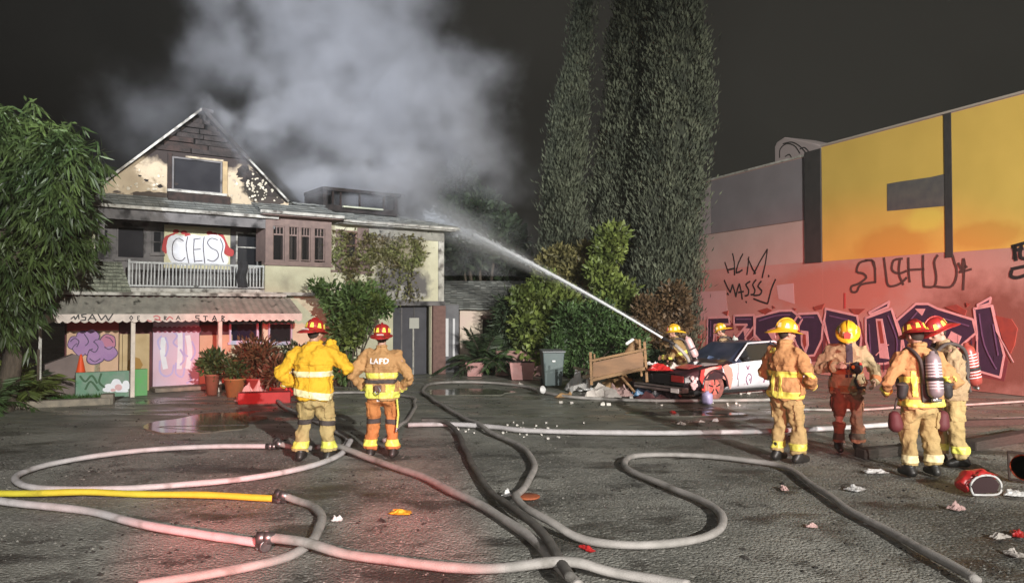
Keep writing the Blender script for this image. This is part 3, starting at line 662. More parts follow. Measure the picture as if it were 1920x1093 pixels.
# --- lower left roof (hip) beside the balcony
zr0, zr1 = HF.z(205, 491, .85), HF.z(180, 549, -.75)
mb = MB(); nrow = 9; ur_ = HF.u(241, -.3)
for j in range(nrow):
    t0, t1 = j/nrow, (j+1)/nrow
    for i in range(14):
        ua = lambda t: HF.u(112, -.75)*(1-t)+HF.u(176, .85)*t
        a0, a1 = ua(t0)+(ur_-ua(t0))*i/14, ua(t0)+(ur_-ua(t0))*(i+1)/14-.006; c0, c1 = ua(t1)+(ur_-ua(t1))*i/14, ua(t1)+(ur_-ua(t1))*(i+1)/14-.006
        va, vb = -.75+1.6*t0, -.75+1.6*t1; za, zbb = zr1+(zr0-zr1)*t0, zr1+(zr0-zr1)*t1; h = random.uniform(0, .015)
        p = [(a0, va, za+.02+h), (a1, va, za+.02+h), (c1, vb, zbb+h), (c0, vb, zbb+h)]; q = [(x, y, z-.035) for x, y, z in p]
        mb.add(q+p, [(0,3,2,1),(4,5,6,7),(0,1,5,4),(1,2,6,5),(2,3,7,6),(3,0,4,7)])
pr = obj('porch_roof', mb, C['shingle'], house); pr['label'] = 'mossy shingle roof left of the balcony'
obj('roof_edge', MB().box(HF.u(99, -.78), 4.3, -.81, -.76, zr1-.05, zr1+.02), C['whitetrim'], house, bev=.005)
slope('porch_roof', C['awning'], ur_+.01, 4.3, -.76, zr1+.02, -.28, zf-.12, .03, house, 20, 3)
# --- awning: corrugated sheets
va0, va1 = -.74, -1.35
za0 = HF.z(300, 557, va0); za1 = HF.z(300, 589, va1); ua0, ua1 = HF.u(104, va0), HF.u(543, va0); ub_0, ub_1 = HF.u(84, va1), HF.u(566, va1)
ns_ = 16
for i in range(ns_):
    vs = []; m_ = 12
    for k in range(m_+1):
        t = (i+k/m_)/ns_*.999; w_ = .011*math.cos(k/m_*math.pi*4); sag = random.uniform(-.002, .002)
        ut, ub2 = ua0+(ua1-ua0)*t, ub_0+(ub_1-ub_0)*t
        vs += [(ut, va0, za0+w_), (ub2, va1, za1+w_), (ut, va0, za0+w_-.008), (ub2, va1, za1+w_-.008)]
    fs = []
    for k in range(m_): a = 4*k; fs += [(a, a+1, a+5, a+4), (a+2, a+6, a+7, a+3), (a+1, a+3, a+7, a+5), (a, a+4, a+6, a+2)]
    fs += [(0, 2, 3, 1), (4*m_, 4*m_+1, 4*m_+3, 4*m_+2)]
    o = obj('awning_sheet', MB().add(vs, fs), C['awning'], house); o.location.z = random.uniform(-.006, .006)
# valance with scallops
zv0, zv1 = za1+.005, HF.z(300, 603, va1); ns2 = 34; pts = [(ub_0, zv0)]
for i in range(ns2):
    for k in range(5):
        t = (i+k/5)/ns2; pts.append((ub_0+(ub_1-ub_0)*t, zv1+.03-.045*math.sin(k/5*math.pi)))
pts += [(ub_1, zv1+.03), (ub_1, zv0)]
vs = []; fs = []
low = pts[1:-1]
for i, (u, z) in enumerate(low): vs += [(u, va1-.02, zv0), (u, va1-.02, z), (u, va1-.008, zv0), (u, va1-.008, z)]
for i in range(len(low)-1): a = 4*i; fs += [(a, a+1, a+5, a+4), (a+2, a+6, a+7, a+3), (a+1, a+3, a+7, a+5), (a, a+4, a+6, a+2)]
val = obj('valance', MB().add(vs, fs), C['valance'], house); val['label'] = 'scalloped dirty white valance with black lettering'
mb = MB(); vv = va1-.021
for pts in ([(133,598),(139,593),(141,599),(147,590),(148,598)], [(162,589),(153,590),(154,594),(161,595),(160,600),(151,601)], [(165,601),(173,589),(180,601)], [(169,597),(178,597)], [(184,589),(190,600),(198,591),(203,601),(212,588)]): stroke(mb, HF, pts, 2.2, vv, k=1)
for pts in ([(243,596),(246,592),(249,596),(246,600),(243,596)], [(262,593),(258,593),(258,600),(262,600)], [(258,596.5),(261,596.5)], [(308,593),(308,600)], [(308,593),(312,594),(309,597),(312,600)], [(330,600),(334,592),(338,600)], [(332,597),(336,597)]): stroke(mb, HF, pts, 1.5, vv, k=1)
for pts in ([(374,592),(367,592),(367,596),(373,597),(373,601),(365,601)], [(381,593),(389,593)], [(385,593),(385,601)], [(398,601),(402,592),(406,601)], [(400,598),(404,598)], [(416,592),(416,601)], [(416,592),(421,594),(417,597),(421,601)]): stroke(mb, HF, pts, 2.0, vv, k=1)
obj('lettering', mb, C['black'], val)
mb = MB()
for pts in ([(288,594),(294,592),(300,596),(296,600),(290,598),(302,601)], [(312,600),(318,594),(324,598)], [(276,600),(284,603)]): stroke(mb, HF, pts, 2.4, vv)
obj('lettering', mb, paint('swirl_pink', (.50, .16, .16)), val)
# posts
for px, yy in ((250, 737), (413, 737)):
    u = HF.u(px, -1.25); p = obj('awning_post', MB().box(u-.045, u+.045, -1.28, -1.19, 0, za1-.02), M('post_white', (.66, .58, .50), (.5, .44, .38), 6, .6), house, bev=.008)
u = HF.u(76, -1.25); obj('awning_post', MB().box(u-.03, u+.03, -1.28, -1.22, 0, za1-.02), C['whitetrim'], house)
# --- ground floor front (v=.1)
vf = .12
PL = paint('panel_peach', (.60, .40, .27), (.52, .34, .22), 3); YL = paint('panel_yellow', (.55, .42, .24), (.45, .33, .17), 3); RR = paint('panel_maroon', (.12, .03, .035), (.07, .02, .025)); LI = paint('panel_lilac', (.62, .48, .60), (.60, .42, .50), 1.5)
obj('front_wall', MB().box(HF.u(123, .2), ub0+.05, .26, .36, 0, 2.38), RR, house)
def panel(px0, px1, py0, py1, mat, label=None, v=vf, th=.1, nm='wall_panel'):
    r = rect(px0, py0, px1, py1, v); o = obj(nm, MB().box(r[0], r[1], v, v+th, max(0, r[2]), r[3]), mat, house)
    if label: o['label'] = label
    return o
p1 = panel(126, 223, 600, 735, PL, 'peach wall panel with purple bubble graffiti')
obj('red_band', MB().box(*rect(126, 600, 223, 622, vf-.006)[:2], vf-.01, vf-.001, rect(126, 600, 223, 620, vf)[2], rect(126, 600, 223, 622, vf)[3]), RD, p1)
p2 = panel(231, 281, 626, 735, YL, 'dull yellow panel with an ochre stain')
p2b = panel(225, 230, 626, 735, YL)
p3 = panel(288, 374, 600, 728, LI, 'lilac panel painted with big pale letters')
p4 = panel(375, 436, 628, 728, PL, 'peach panel behind the potted plants')
p5 = panel(436, 497, 646, 728, paint('panel_cream', (.52, .45, .32)), None)
w = window(house, (HF.u(433), HF.u(488), HF.z(460, 642), HF.z(460, 604)), vf+.02, paint('sash_lilac', (.55, .53, .68)), M('violet_glass', (.02, .016, .035), rough=.15), .05); w['label'] = 'ground floor window with pale lilac frame'
w = window(house, (HF.u(497)+.08, HF.u(547), HF.z(520, 643), HF.z(520, 605)), -.04, paint('sash_lilac2', (.45, .43, .55)), C['glass'], .04)
# purple bubble graffiti
PU = paint('graffiti_purple', (.36, .22, .40), (.30, .17, .36), 3); PD = paint('graffiti_purple_dark', (.07, .05, .10)); PKK = paint('graffiti_rose', (.45, .18, .27))
o1 = MB(); o2 = MB(); o3 = MB()
def blobg(cx, cy, rx, ry, inner, seed, z_):
    for m_, k_, dv in ((o1, 1.13, .006), (inner, 1.0, .010)):
        pts = [HF.hit(cx+rx*k_*math.cos(t)*(1+.12*math.sin(3*t+seed)), cy+ry*k_*math.sin(t)*(1+.1*math.cos(2*t+seed)), vf) for t in np.linspace(0, 6.28, 25)[:-1]]
        m_.prism(pts, vf-dv-z_*.0012, vf-.001)
for i, (cx, cy, rx, ry, a) in enumerate(((140,643,12,13,0),(154,634,12,13,0),(171,632,13,14,0),(168,652,14,13,0),(150,655,12,11,0),(203,640,14,13,1),(185,648,11,12,0),(178,668,15,15,0),(205,662,13,13,0),(190,660,9,9,0))): blobg(cx, cy, rx, ry, o3 if a else o2, i, i)
for q_, m_ in ((o1, PD), (o2, PU), (o3, PKK)): explode(obj('graffiti', q_, m_, p1))
gl = MB()
for pts in ([(132,640),(140,634),(148,640),(144,650)],[(158,626),(166,640),(160,648)],[(175,640),(184,650),(178,660),(168,655)],[(196,650),(204,655),(212,650)],[(168,672),(178,678),(188,672)],[(198,632),(206,634),(212,642)]): stroke(gl, HF, pts, 1.6, vf-.022)
obj('graffiti', gl, PD, p1)
gl = MB(); LV = paint('graffiti_lavender', (.48, .42, .66), (.42, .36, .62))
for pts in ([(303,630),(296,640),(300,655)],[(325,622),(332,630),(325,642),(333,650)],[(345,620),(345,660),(352,668)],[(300,676),(300,696),(310,705),(322,700),(326,684)],[(330,680),(330,700),(342,706),(346,690)],[(355,700),(358,712),(350,718)],[(310,632),(315,650),(310,668)],[(338,655),(346,672),(338,684)],[(360,640),(366,660),(358,676)]): stroke(gl, HF, pts, 3.2, vf-.002, k=6)
obj('graffiti', gl, LV, p3)
gl = MB()
for pts in ([(307,634),(305,660),(310,690)],[(337,626),(338,650),(336,690)],[(352,630),(356,660),(352,690)]): stroke(gl, HF, pts, 9, vf-.001, k=6)
obj('graffiti', gl, WB, p3)
mb = MB()
for px in range(291, 374, 9): q = HF.hit(px, 622, vf); mb.prism([HF.hit(px+5.5*math.cos(t), 618+6*math.sin(t), vf) for t in np.linspace(0, 6.28, 11)[:-1]], vf-.006-(px % 2)*.001, vf-.001)
obj('graffiti', mb, paint('graffiti_wine', (.30, .08, .12)), p3)
mb = MB(); mb.prism([HF.hit(x, y, vf) for x, y in ((238,695),(240,676),(250,668),(262,672),(268,684),(262,694))], vf-.004, vf-.001); obj('stain', mb, paint('ochre_stain', (.35, .20, .05)), p2)
r = rect(84, 608, 122, 690, .3); obj('doorway_dark_sheet', MB().box(.02, HF.u(124, .2), .30, .34, 0, 2.3), C['dark'], house)  # black sheet stands in for the shaded opening
mb = MB(); mb.box(.0, .05, -1.2, .29, 1.2, 1.25); mb.box(.0, .05, -1.2, .29, .6, .65)
obj('concrete_step', MB().box(HF.u(285), HF.u(434), -.5, .11, 0, .09), C['kerb'], house)
mb = MB(); mb.prism([HF.hit(x, y, -.3) for x, y in ((84,742),(84,684),(138,664),(152,668),(146,742))], -.3, .05); obj('ramp_wall', mb, M('mauve_render', (.20, .16, .15), (.15, .12, .11), 3, .9), house)
# green planter wall in front
GP = Frame(HF.O+HF.V*-1.05, HF.ang+.0)
def greenplanter():
    t = thing('planter_wall', 'low painted planter wall with green graffiti under the awning', 'planter', (0,0,0)); t.location = HF.O; t.rotation_euler = (0,0,HF.ang)
    v = -1.0; r = rect(144, 697, 243, 737, v); obj('wall', MB().box(r[0], r[1], v, v+.16, 0, r[3]), paint('planter_green', (.10, .24, .15), (.20, .26, .22), 4), t)
    r2 = rect(253, 692, 278, 735, v); obj('wall', MB().box(r2[0], r2[1], v, v+.16, 0, r2[3]), paint('planter_bright_green', (.10, .36, .10), (.14, .30, .14), 5), t)
    obj('wall', MB().box(r[1]+.004, r2[0]-.004, v+.02, v+.18, 0, r[3]-.02), paint('planter_grey', (.20, .20, .18)), t)
    mb = MB(); 
    for k, (x, y, a, b) in enumerate(((205,728,12,9),(218,720,11,10),(228,731,12,7),(236,722,8,9))): mb.prism([HF.hit(x+a*math.cos(q)*(1+.15*math.sin(3*q)), min(735, y+b*math.sin(q)), v) for q in np.linspace(0, 6.28, 17)[:-1]], v-.003-.001*k, v-.001)
    obj('graffiti', mb, WB, t)
    mb = MB()
    for k, (x, y, a, b) in enumerate(((222,726,7,6),(212,731,5,3))): mb.prism([HF.hit(x+a*math.cos(q), y+b*math.sin(q), v) for q in np.linspace(0, 6.28, 13)[:-1]], v-.009-.001*k, v-.007)
    obj('graffiti', mb, PK, t)
    mb = MB()
    for pts in ([(150,705),(160,715),(172,704),(182,718)],[(160,730),(170,715),(185,732)],[(190,700),(186,716),(196,726)]): stroke(mb, HF, pts, 3.5, v-.001)
    obj('graffiti', mb, paint('graffiti_dark_green', (.04, .10, .05)), t)
greenplanter()
# ================================================================ RIGHT BUILDING WITH MURAL
WO = G(1850, 735); WF = Frame((WO.x, WO.y, 0), math.atan2(-.926, .377)); wh = WF.hit
shop = thing('warehouse', 'long side wall of a warehouse painted with yellow panels, tags and a dark mural', 'building', WF.O, WF.ang)
_p = lambda x, y: (wh(x, y)[0], 0, wh(x, y)[1])
PW = M('salmon_painted_wall', (.46, .28, .24), (.39, .23, .20), .6, .8, .3, 30, grime=[((.36, .22, .19), .9, .58, .8)], tint_patches=[(_p(1560, 545), (2.4, 3, .75), (.43, .18, .14), .6, .25), (_p(1390, 500), (2.2, 3, .55), (.50, .29, .26), .6, .3), (_p(1850, 640), (1.9, 3, 1.4), (.20, .085, .065), .7, .3), (_p(1480, 455), (1.5, 3, .35), (.58, .44, .40), .5, .3)])  # dark red lower right patch paints in the red light gradient
uA = wh(1300, 600)[0]; uB = 9.0
def ztop(px, py): return wh(px, py)[1]
zA, zB = ztop(1335, 340), ztop(1513, 291); zC, zD = ztop(1545, 275), ztop(1919, 175)
zmid0, zmid1 = ztop(1340, 437), ztop(1513, 411); zy0, zy1 = ztop(1546, 492), ztop(1919, 459)
print('wall heights', zA, zB, zC, zD, zmid0, zmid1, zy0, zy1, 'u', uA, wh(1513, 400)[0], wh(1919, 400)[0])
u1513, u1543, u1775, u1790 = [WF.u(x) for x in (1513, 1543, 1775, 1789)]
zGt = (zA+zB)/2; zYt = (zC+zD)/2; zM = (zmid0+zmid1)/2; zY = (zy0+zy1)/2
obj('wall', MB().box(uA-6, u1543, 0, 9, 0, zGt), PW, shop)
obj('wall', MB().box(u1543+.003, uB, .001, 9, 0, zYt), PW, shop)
pp = [('wall_panel', u1543-u1543, 0)]
GRY = paint('mauve_grey_paint', (.22, .20, .215), (.19, .17, .185), 1.2); YEL = M('yellow_paint', (.68, .46, .10), (.61, .41, .085), .9, .7, .15, 40, grime=[((.50, .30, .07), .5, .60, .85)], tint_patches=[((*[wh(1672, 462)[0], 0], wh(1672, 462)[1]), (1.15, 2, .55), (.57, .33, .065), .5, .22), ((wh(1845, 442)[0], 0, wh(1845, 442)[1]), (.95, 2, .33), (.57, .33, .065), .5, .22), ((wh(1735, 412)[0], 0, wh(1735, 412)[1]), (.6, 2, .30), (.68, .56, .10), .6, .3)]); DK = paint('charcoal_paint', (.028, .026, .026), (.04, .036, .036), 4)
def pan(name, u0, u1, z0, z1, mat, v=-.006, label=None, v1=-.001):
    o = obj(name, MB().box(u0, u1, v, v1, z0, z1), mat, shop)
    if label: o['label'] = label
    return o
pan('wall_panel', WF.u(1334), u1513-.01, zM, zGt-.02, GRY, label='mauve grey painted panel')
pan('wall_panel', uA-2, WF.u(1334)-.01, zM, zGt-.02, paint('pale_mauve', (.36, .30, .31)), label='pale strip behind the cypress')
pan('wall_panel', uA-2, u1513-.01, zY+.02, zM-.03, paint('pale_pink_band', (.50, .40, .37), (.44, .34, .31), 1.0), label='pale pink band below the grey panel')
pan('ledge', uA-2, u1513-.01, zM-.026, zM-.004, C['brown'], -.03)
pan('pilaster', u1513, u1543, zY-.02, zGt+.12, DK, -.05, 'charcoal pilaster between grey and yellow')
pan('wall_panel', u1543+.01, u1775, zY, zYt-.02, YEL, label='yellow painted panel with a dark patch')
pan('wall_panel', u1790, uB, zY-.02, zYt-.02, YEL, label='larger yellow panel at the right edge')
pan('stripe', u1775+.004, u1790-.004, zY-.15, zYt+.0, DK, -.02)
r0 = wh(1664, 345); r1 = wh(1664, 396); r2 = wh(1778, 325); r3 = wh(1778, 386)
mb = MB(); mb.prism([r1, r3, r2, (r2[0]-.5, r2[1]-.02), (r0[0]+.35, r0[1]), r0], -.012, -.0065); obj('paint_patch', mb, paint('buffed_grey_patch', (.085, .08, .085), (.12, .11, .10), 4), shop)
pan('coping', uA-6, u1513, zGt+.003, zGt+.07, C['whitetrim'], -.04, v1=.3)
pan('coping', u1543, uB, zYt+.003, zYt+.06, paint('coping_mauve', (.36, .31, .27)), -.04, v1=.3)
# buffed-out colour areas on the yellow (orange roller patches) and on the base wall
mb = MB(); mb.prism([wh(x, y) for x, y in ((1460,560),(1456,535),(1488,531),(1490,570))], -.004, -.001); mb.prism([wh(x, y) for x, y in ((1312,600),(1312,547),(1360,545),(1366,598))], -.004, -.001)
explode(obj('paint_patch', mb, paint('pale_pink_roller', (.52, .38, .38), (.5, .34, .34), 1.5), shop))
# tags
z5 = lambda x, y: (1300+x/3.097, 440+y/3.097)
def tagstrokes(lst, w, v, mat, name='graffiti_tag', k=4, conv=z5):
    mb = MB()
    for pts in lst: stroke(mb, WF, [conv(*p) for p in pts], w, v, k=k)
    return obj(name, mb, mat, shop)
BK = paint('black_spray', (.015, .013, .014))
tagstrokes([[(183,160),(195,195),(205,222)],[(200,205),(240,196)],[(228,110),(238,160),(240,235)],[(288,112),(262,165),(250,222),(285,205)],[(322,130),(318,180),(312,232)],[(318,140),(345,200),(362,225)],[(430,85),(385,160),(352,228)],[(430,85),(420,160),(400,250)],[(436,236),(440,244)]], 3.4, -.0045, BK, k=2)['label'] = 'black upper line of the spray tag'
tagstrokes([[(180,265),(215,335),(228,290),(248,360)],[(248,360),(268,285),(285,375)],[(262,335),(292,330)],[(330,272),(305,290),(322,320),(318,350),(300,355)],[(365,262),(345,290),(358,320),(352,345),(335,348)],[(395,270),(375,300),(398,325),(385,350),(350,352)],[(478,260),(452,320),(435,390),(420,398),(350,372)],[(198,340),(204,348)],[(305,388),(310,394)]], 3.4, -.0045, BK, k=2)['label'] = 'black lower line of the spray tag'
tagstrokes([[(1010,150),(965,165),(950,215),(985,225),(1005,250),(960,285),(920,300),(920,330),(950,330),(975,290),(1060,275)],[(1000,150),(1050,160),(1058,275)],[(1040,150),(1058,200)],[(1108,135),(1120,230),(1128,285),(1150,300),(1200,285),(1240,250)],[(1215,140),(1165,150),(1155,205),(1195,225),(1240,210)],[(1200,150),(1195,225),(1220,290)],[(1250,135),(1252,220),(1258,275)],[(1250,205),(1340,200)],[(1335,120),(1335,220),(1340,300)],[(1420,120),(1400,160),(1412,240),(1400,300),(1340,302)],[(1465,130),(1500,110),(1520,170),(1530,200),(1525,260),(1490,305),(1400,300)],[(1540,165),(1560,200),(1570,140),(1580,185)],[(1590,185),(1548,218),(1615,200)],[(1575,180),(1568,320)]], 4.4, -.009, paint('brown_spray', (.075, .04, .035)), k=3)['label'] = 'large drippy brown tag below the yellow panels'
tagstrokes([[(1860,60),(1875,150)],[(1850,70),(1920,50)],[(1850,210),(1845,240),(1880,250),(1930,235)],[(1850,200),(1920,185)],[(1905,60),(1900,130),(1940,140)],[(1870,60),(1866,140)],[(1880,90),(1915,80)]], 6.5, -.009, BK, k=3)['label'] = 'black tag at the right edge of the wall'
# big letters: navy bodies, pink outlines, dull red accents
L_ = [[(82,482),(205,478),(212,520),(122,524),(120,600),(112,662),(80,655)],
 [(236,470),(352,466),(352,530),(300,600),(332,650),(270,655),(238,610),(312,522),(236,522)],
 [(360,478),(500,442),(572,440),(632,490),(600,552),(558,515),(432,560),(470,620),(505,700),(420,650),(356,580)],
 [(560,545),(612,460),(722,455),(752,520),(745,610),(702,700),(640,705),(600,640)],
 [(768,430),(950,470),(975,600),(965,700),(930,730),(850,725),(790,640),(760,500)],
 [(1000,485),(1150,430),(1212,600),(1205,720),(1115,748),(1045,752),(1002,620)],
 [(1180,500),(1292,402),(1362,402),(1420,430),(1622,492),(1642,570),(1560,640),(1480,700),(1380,720),(1230,700),(1212,590)],
 [(1630,430),(1736,412),(1760,520),(1805,700),(1782,828),(1655,792),(1645,560)],
 [(1020,452),(1138,388),(1130,420),(1030,462)], [(1650,408),(1728,365),(1722,398),(1655,420)]]
sh = MB()
for i, pl in enumerate(L_[:8]):
    for k, (ox, oy) in enumerate(((14, 20), (24, 34))): sh.prism([wh(*z5(min(x, 1870)+ox, min(y+oy, 850))) for x, y in pl], -.0035-.0004*i-.0003*k, -.001)
explode(obj('mural_shadow', sh, paint('mural_wine', (.13, .03, .045), (.20, .05, .05), 3), shop))
dr5 = MB()
for i in range(34):
    x = random.uniform(90, 1790); y = random.uniform(560, 760); stroke(dr5, WF, [z5(x, y), z5(x+random.uniform(-3, 3), y+random.uniform(30, 130))], random.uniform(.6, 1.6), -.0185, k=1)
dr5o = obj('paint_drips', dr5, NV, shop); dr5o['kind'] = 'stuff'
hl5 = MB()
for pts in ([(100,500),(98,590)],[(250,490),(335,490)],[(380,500),(480,470),(560,465)],[(620,500),(640,480),(700,480)],[(790,470),(920,500)],[(1020,520),(1030,700)],[(1130,470),(1180,600),(1180,690)],[(1240,520),(1300,450)],[(1400,470),(1600,530)],[(1660,460),(1690,640),(1760,780)],[(1740,520),(1770,700)]): stroke(hl5, WF, [z5(*p) for p in pts], 2.6, -.0275, k=3)
obj('mural_highlight', hl5, paint('mural_violet', (.16, .10, .22), (.10, .06, .14)), shop)
mb = MB(); ol = MB()
for i, pl in enumerate(L_):
    mb.prism([wh(*z5(*p)) for p in pl], -.010-.0006*i, -.001)
    stroke(ol, WF, [z5(*p) for p in pl+[pl[0]]], 4.2, -.0175, k=1)
ml = obj('mural_lettering', mb, NV, shop); explode(ml)
obj('mural_outline', ol, PK, shop)
ins = MB()
for pl in ([(130,575),(160,560),(165,640),(135,645)],[(625,555),(668,560),(672,640),(655,690),(628,640)],[(1062,488),(1100,488),(1128,640),(1140,722),(1085,715),(1078,640)],[(290,540),(330,545),(300,590)],[(1500,560),(1560,590),(1540,640),(1480,600)],[(1290,430),(1350,430),(1330,470)],[(440,560),(470,540),(480,600),(455,600)]): ins.prism([wh(*z5(*p)) for p in pl], -.021, -.001)
explode(obj('mural_counter', ins, PK, shop))
rd = MB()
for pl in ([(640,575),(655,580),(660,640),(648,665),(636,620)],[(1072,500),(1092,500),(1112,630),(1090,632)],[(1758,470),(1850,490),(1885,545),(1868,640),(1845,690),(1800,610)],[(380,440),(430,425),(460,440),(420,465)],[(700,420),(765,400),(750,432),(712,440)],[(1460,420),(1530,405),(1590,440),(1580,470)],[(910,430),(1000,430),(960,465),(935,462)],[(170,450),(205,440),(200,470)],[(15,560),(45,548),(48,650),(28,655)],[(138,590),(155,585),(155,640),(142,640)],[(580,425),(600,430),(590,442)],[(462,412),(480,424),(466,430)],[(1585,395),(1610,402),(1592,420)]): rd.prism([wh(*z5(*p)) for p in pl], -.0245, -.001)
explode(obj('mural_accent', rd, paint('mural_dull_red', (.30, .06, .04), (.22, .05, .04)), shop))
li = MB()
for pts in ([(350,470),(352,590),(420,690)],[(352,590),(250,680)],[(770,440),(750,520),(790,640)],[(1150,440),(1200,600)],[(1105,640),(1135,640)],[(1100,660),(1060,700)],[(1730,420),(1760,560),(1860,740)]): stroke(li, WF, [z5(*p) for p in pts], 2, -.026, k=1)
obj('mural_outline', li, PK, shop)
mb = MB(); stroke(mb, WF, [(1584,550),(1584,578)], 4, -.006, k=1); obj('drip', mb, RD, shop)
# rooftop plant unit with swirl
ru = thing('rooftop_unit', 'pale rooftop tank with black swirl graffiti above the charcoal pilaster', 'roof tank', (0,0,0)); ru.location = WF.O; ru.rotation_euler = (0,0,WF.ang)
t0 = wh(1452, 264, 1.2); t1 = wh(1530, 264, 1.2)
mb = MB(); 
mb.prism([(t0[0], zGt-.05), (t1[0]+.2, zGt-.05), (t1[0]+.25, wh(1530,278,1.2)[1]), (t1[0]-.1, wh(1516,272,1.2)[1]), (t0[0]+.5, t0[1]+.02), (t0[0]+.12, wh(1455,267,1.2)[1]), (t0[0]-.0, wh(1450,276,1.2)[1])], 1.2, 2.6); obj('tank_body', mb, paint('tank_mauve', (.34, .29, .29)), ru, bev=.03)
mb = MB(); WT = Frame(WF.O, WF.ang)
for pts in ([(1462,296),(1463,280),(1475,270),(1490,274),(1500,288)],[(1468,270),(1485,267),(1500,275),(1512,288)],[(1500,280),(1508,277),(1516,284)],[(1472,294),(1480,290),(1484,296)]): stroke(mb, WF, pts, 2.2, 1.199, k=4)
obj('graffiti', mb, BK, ru)

# ================================================================ OUTBUILDING beyond the house
AF = Frame((-1.72, 24.6, 0), R(4))
an = thing('outbuilding', 'low pink and cream outbuilding with a dark sloping roof beside the house', 'outbuilding', AF.O, AF.ang)
op = rect(905, 597, 948, 700, 0, AF)
zT = AF.z(900, 579); uR = AF.u(1075)
PKW = M('pink_cream_render', (.55, .42, .38), (.58, .52, .40), .9, .9, .2, 40, grime=[((.2, .18, .15), 4, .66, .76)])
mb = MB(); wall_holes(mb, 0, uR, 0, zT, 0, .15, [(op[0], op[1], 0, op[3])]); obj('wall', mb, PKW, an)
obj('wall', MB().box(0, .15, .15, 4, 0, zT), PKW, an)
obj('doorway', MB().box(op[0]-.1, op[1]+.1, .5, .6, 0, op[3]+.1), C['charbrown'], an)  # dark brown panel painting the shade of the open doorway
obj('lintel', MB().box(op[0]-.05, op[1]+.3, -.05, -.003, op[3]-.03, op[3]+.1), C['brick'], an)
zR = AF.z(900, 527, 4.0)
mb = MB(); mb.prism([(0,0),(1,0)], 0, 1) if False else None
slope('roof', C['darkroof'], -.75, uR+.2, -.35, zT-.0, 4.0, zR, .05, an, 22, 14, .02)
obj('rear_wall', MB().box(-.6, uR, 4.02, 4.15, 0, zR), C['sooty'], an)
# narrow passage: grey side panel, white security grille
pg = thing('passage_gate', 'grey side gate with white bars in the gap beside the house', 'gate', (0, 0, 0))
a = P(836, 650, 23.9); b = P(862, 650, 24.4)
for i, x in enumerate((838, 851)):
    p = P(x, 650, 23.9); z0, z1 = P(x, 668, 23.9).z, P(x, 597, 23.9).z; obj('bar', MB().box(p.x-.05 if i == 0 else p.x-.035, p.x+.05 if i == 0 else p.x+.035, 23.88, 23.92, z0, z1), paint('bar_white', (.6, .6, .62)), pg)
obj('gate_panel', MB().box(a.x-.05, b.x+.0, 23.95, 24.05, 0, 2.15), M('gate_grey', (.16, .16, .17), (.11, .11, .12), 3, .8), pg)
# background slope / hillside hidden in the smoke
# perimeter: low garden wall behind shrubs
gw = tag(obj('garden_wall', MB().box(-.5, 6.5, 22.6, 22.8, 0, .75), M('pinkish_garden_wall', (.30, .17, .15), (.22, .13, .12), 2, .9, .3, 30)), 'low reddish garden wall half hidden behind the shrubs', 'wall')
def planter(px0, px1, pyt, pyb, Y, label, mat):
    t = thing('planter_box', label, 'planter', (0,0,0)); a = P(px0, pyb, Y); b = P(px1, pyb, Y); zt = P(px0, pyt, Y).z; w = .5
    mb = MB(); mb.prism([(a.x+.07, 0), (b.x-.07, 0), (b.x, zt), (a.x, zt)], Y, Y+w); o = obj('box', mb, mat, t, bev=.015)
    obj('soil', MB().box(a.x+.06, b.x-.06, Y+.06, Y+w-.06, zt, zt+.02), C['char'], t)
    return t
PKP = paint('planter_pink', (.42, .24, .23), (.36, .17, .16), 4)
planter(955, 1003, 680, 714, 21.2, 'pink tapered planter left of the grey bin', PKP)
planter(872, 908, 680, 708, 22.3, 'pink planter against the outbuilding wall', PKP)
# ================================================================ VEGETATION
def leafmat(n, c, c2, isl=.35, rough=.55, tr=.25):
    m = M(n, c, c2, 1.3, rough, island=isl); nt = m.node_tree; b = nt.nodes['Principled BSDF']; out = nt.nodes['Material Output']
    t = nt.nodes.new('ShaderNodeBsdfTranslucent'); mx = nt.nodes.new('ShaderNodeMixShader'); mx.inputs[0].default_value = tr
    src = b.inputs['Base Color'].links[0].from_socket; nt.links.new(src, t.inputs[0]); nt.links.new(b.outputs[0], mx.inputs[1]); nt.links.new(t.outputs[0], mx.inputs[2]); nt.links.new(mx.outputs[0], out.inputs[0]); return m
C['bark'] = M('rough_bark', (.10, .08, .06), (.05, .04, .03), 6, .95, .8, 16, stretch=(3, 3, 1))
C['leafg'] = leafmat('mid_green_leaf', (.065, .115, .035), (.032, .065, .02), .5)
C['leaft'] = leafmat('young_leaf', (.14, .21, .065), (.06, .11, .03), .5)
C['leafl'] = leafmat('yellow_green_leaf', (.16, .20, .045), (.06, .09, .022), .5)
C['leafd'] = leafmat('dark_leaf', (.04, .065, .03), (.025, .04, .02), .4)
C['leafbig'] = leafmat('hanging_leaf', (.085, .125, .036), (.025, .05, .016), .5, .45)
C['cyp'] = leafmat('cypress_spray', (.092, .105, .068), (.024, .032, .021), .4, .8, .08)  # dark second tone puts shading between clumps into the colour
C['cypcore'] = M('cypress_core', (.028, .034, .022), (.015, .018, .012), 3, .95, .8, 6)  # green-black core, inner crown shade put into its colour
C['dead'] = leafmat('dead_vine_leaf', (.20, .18, .07), (.09, .085, .035), .5)
C['vine'] = leafmat('olive_vine_leaf', (.20, .23, .08), (.13, .10, .045), .5)
C['brownleaf'] = leafmat('brown_leaf', (.14, .085, .04), (.07, .045, .025), .4)  # dry brown; on potted plants it stands in for red light

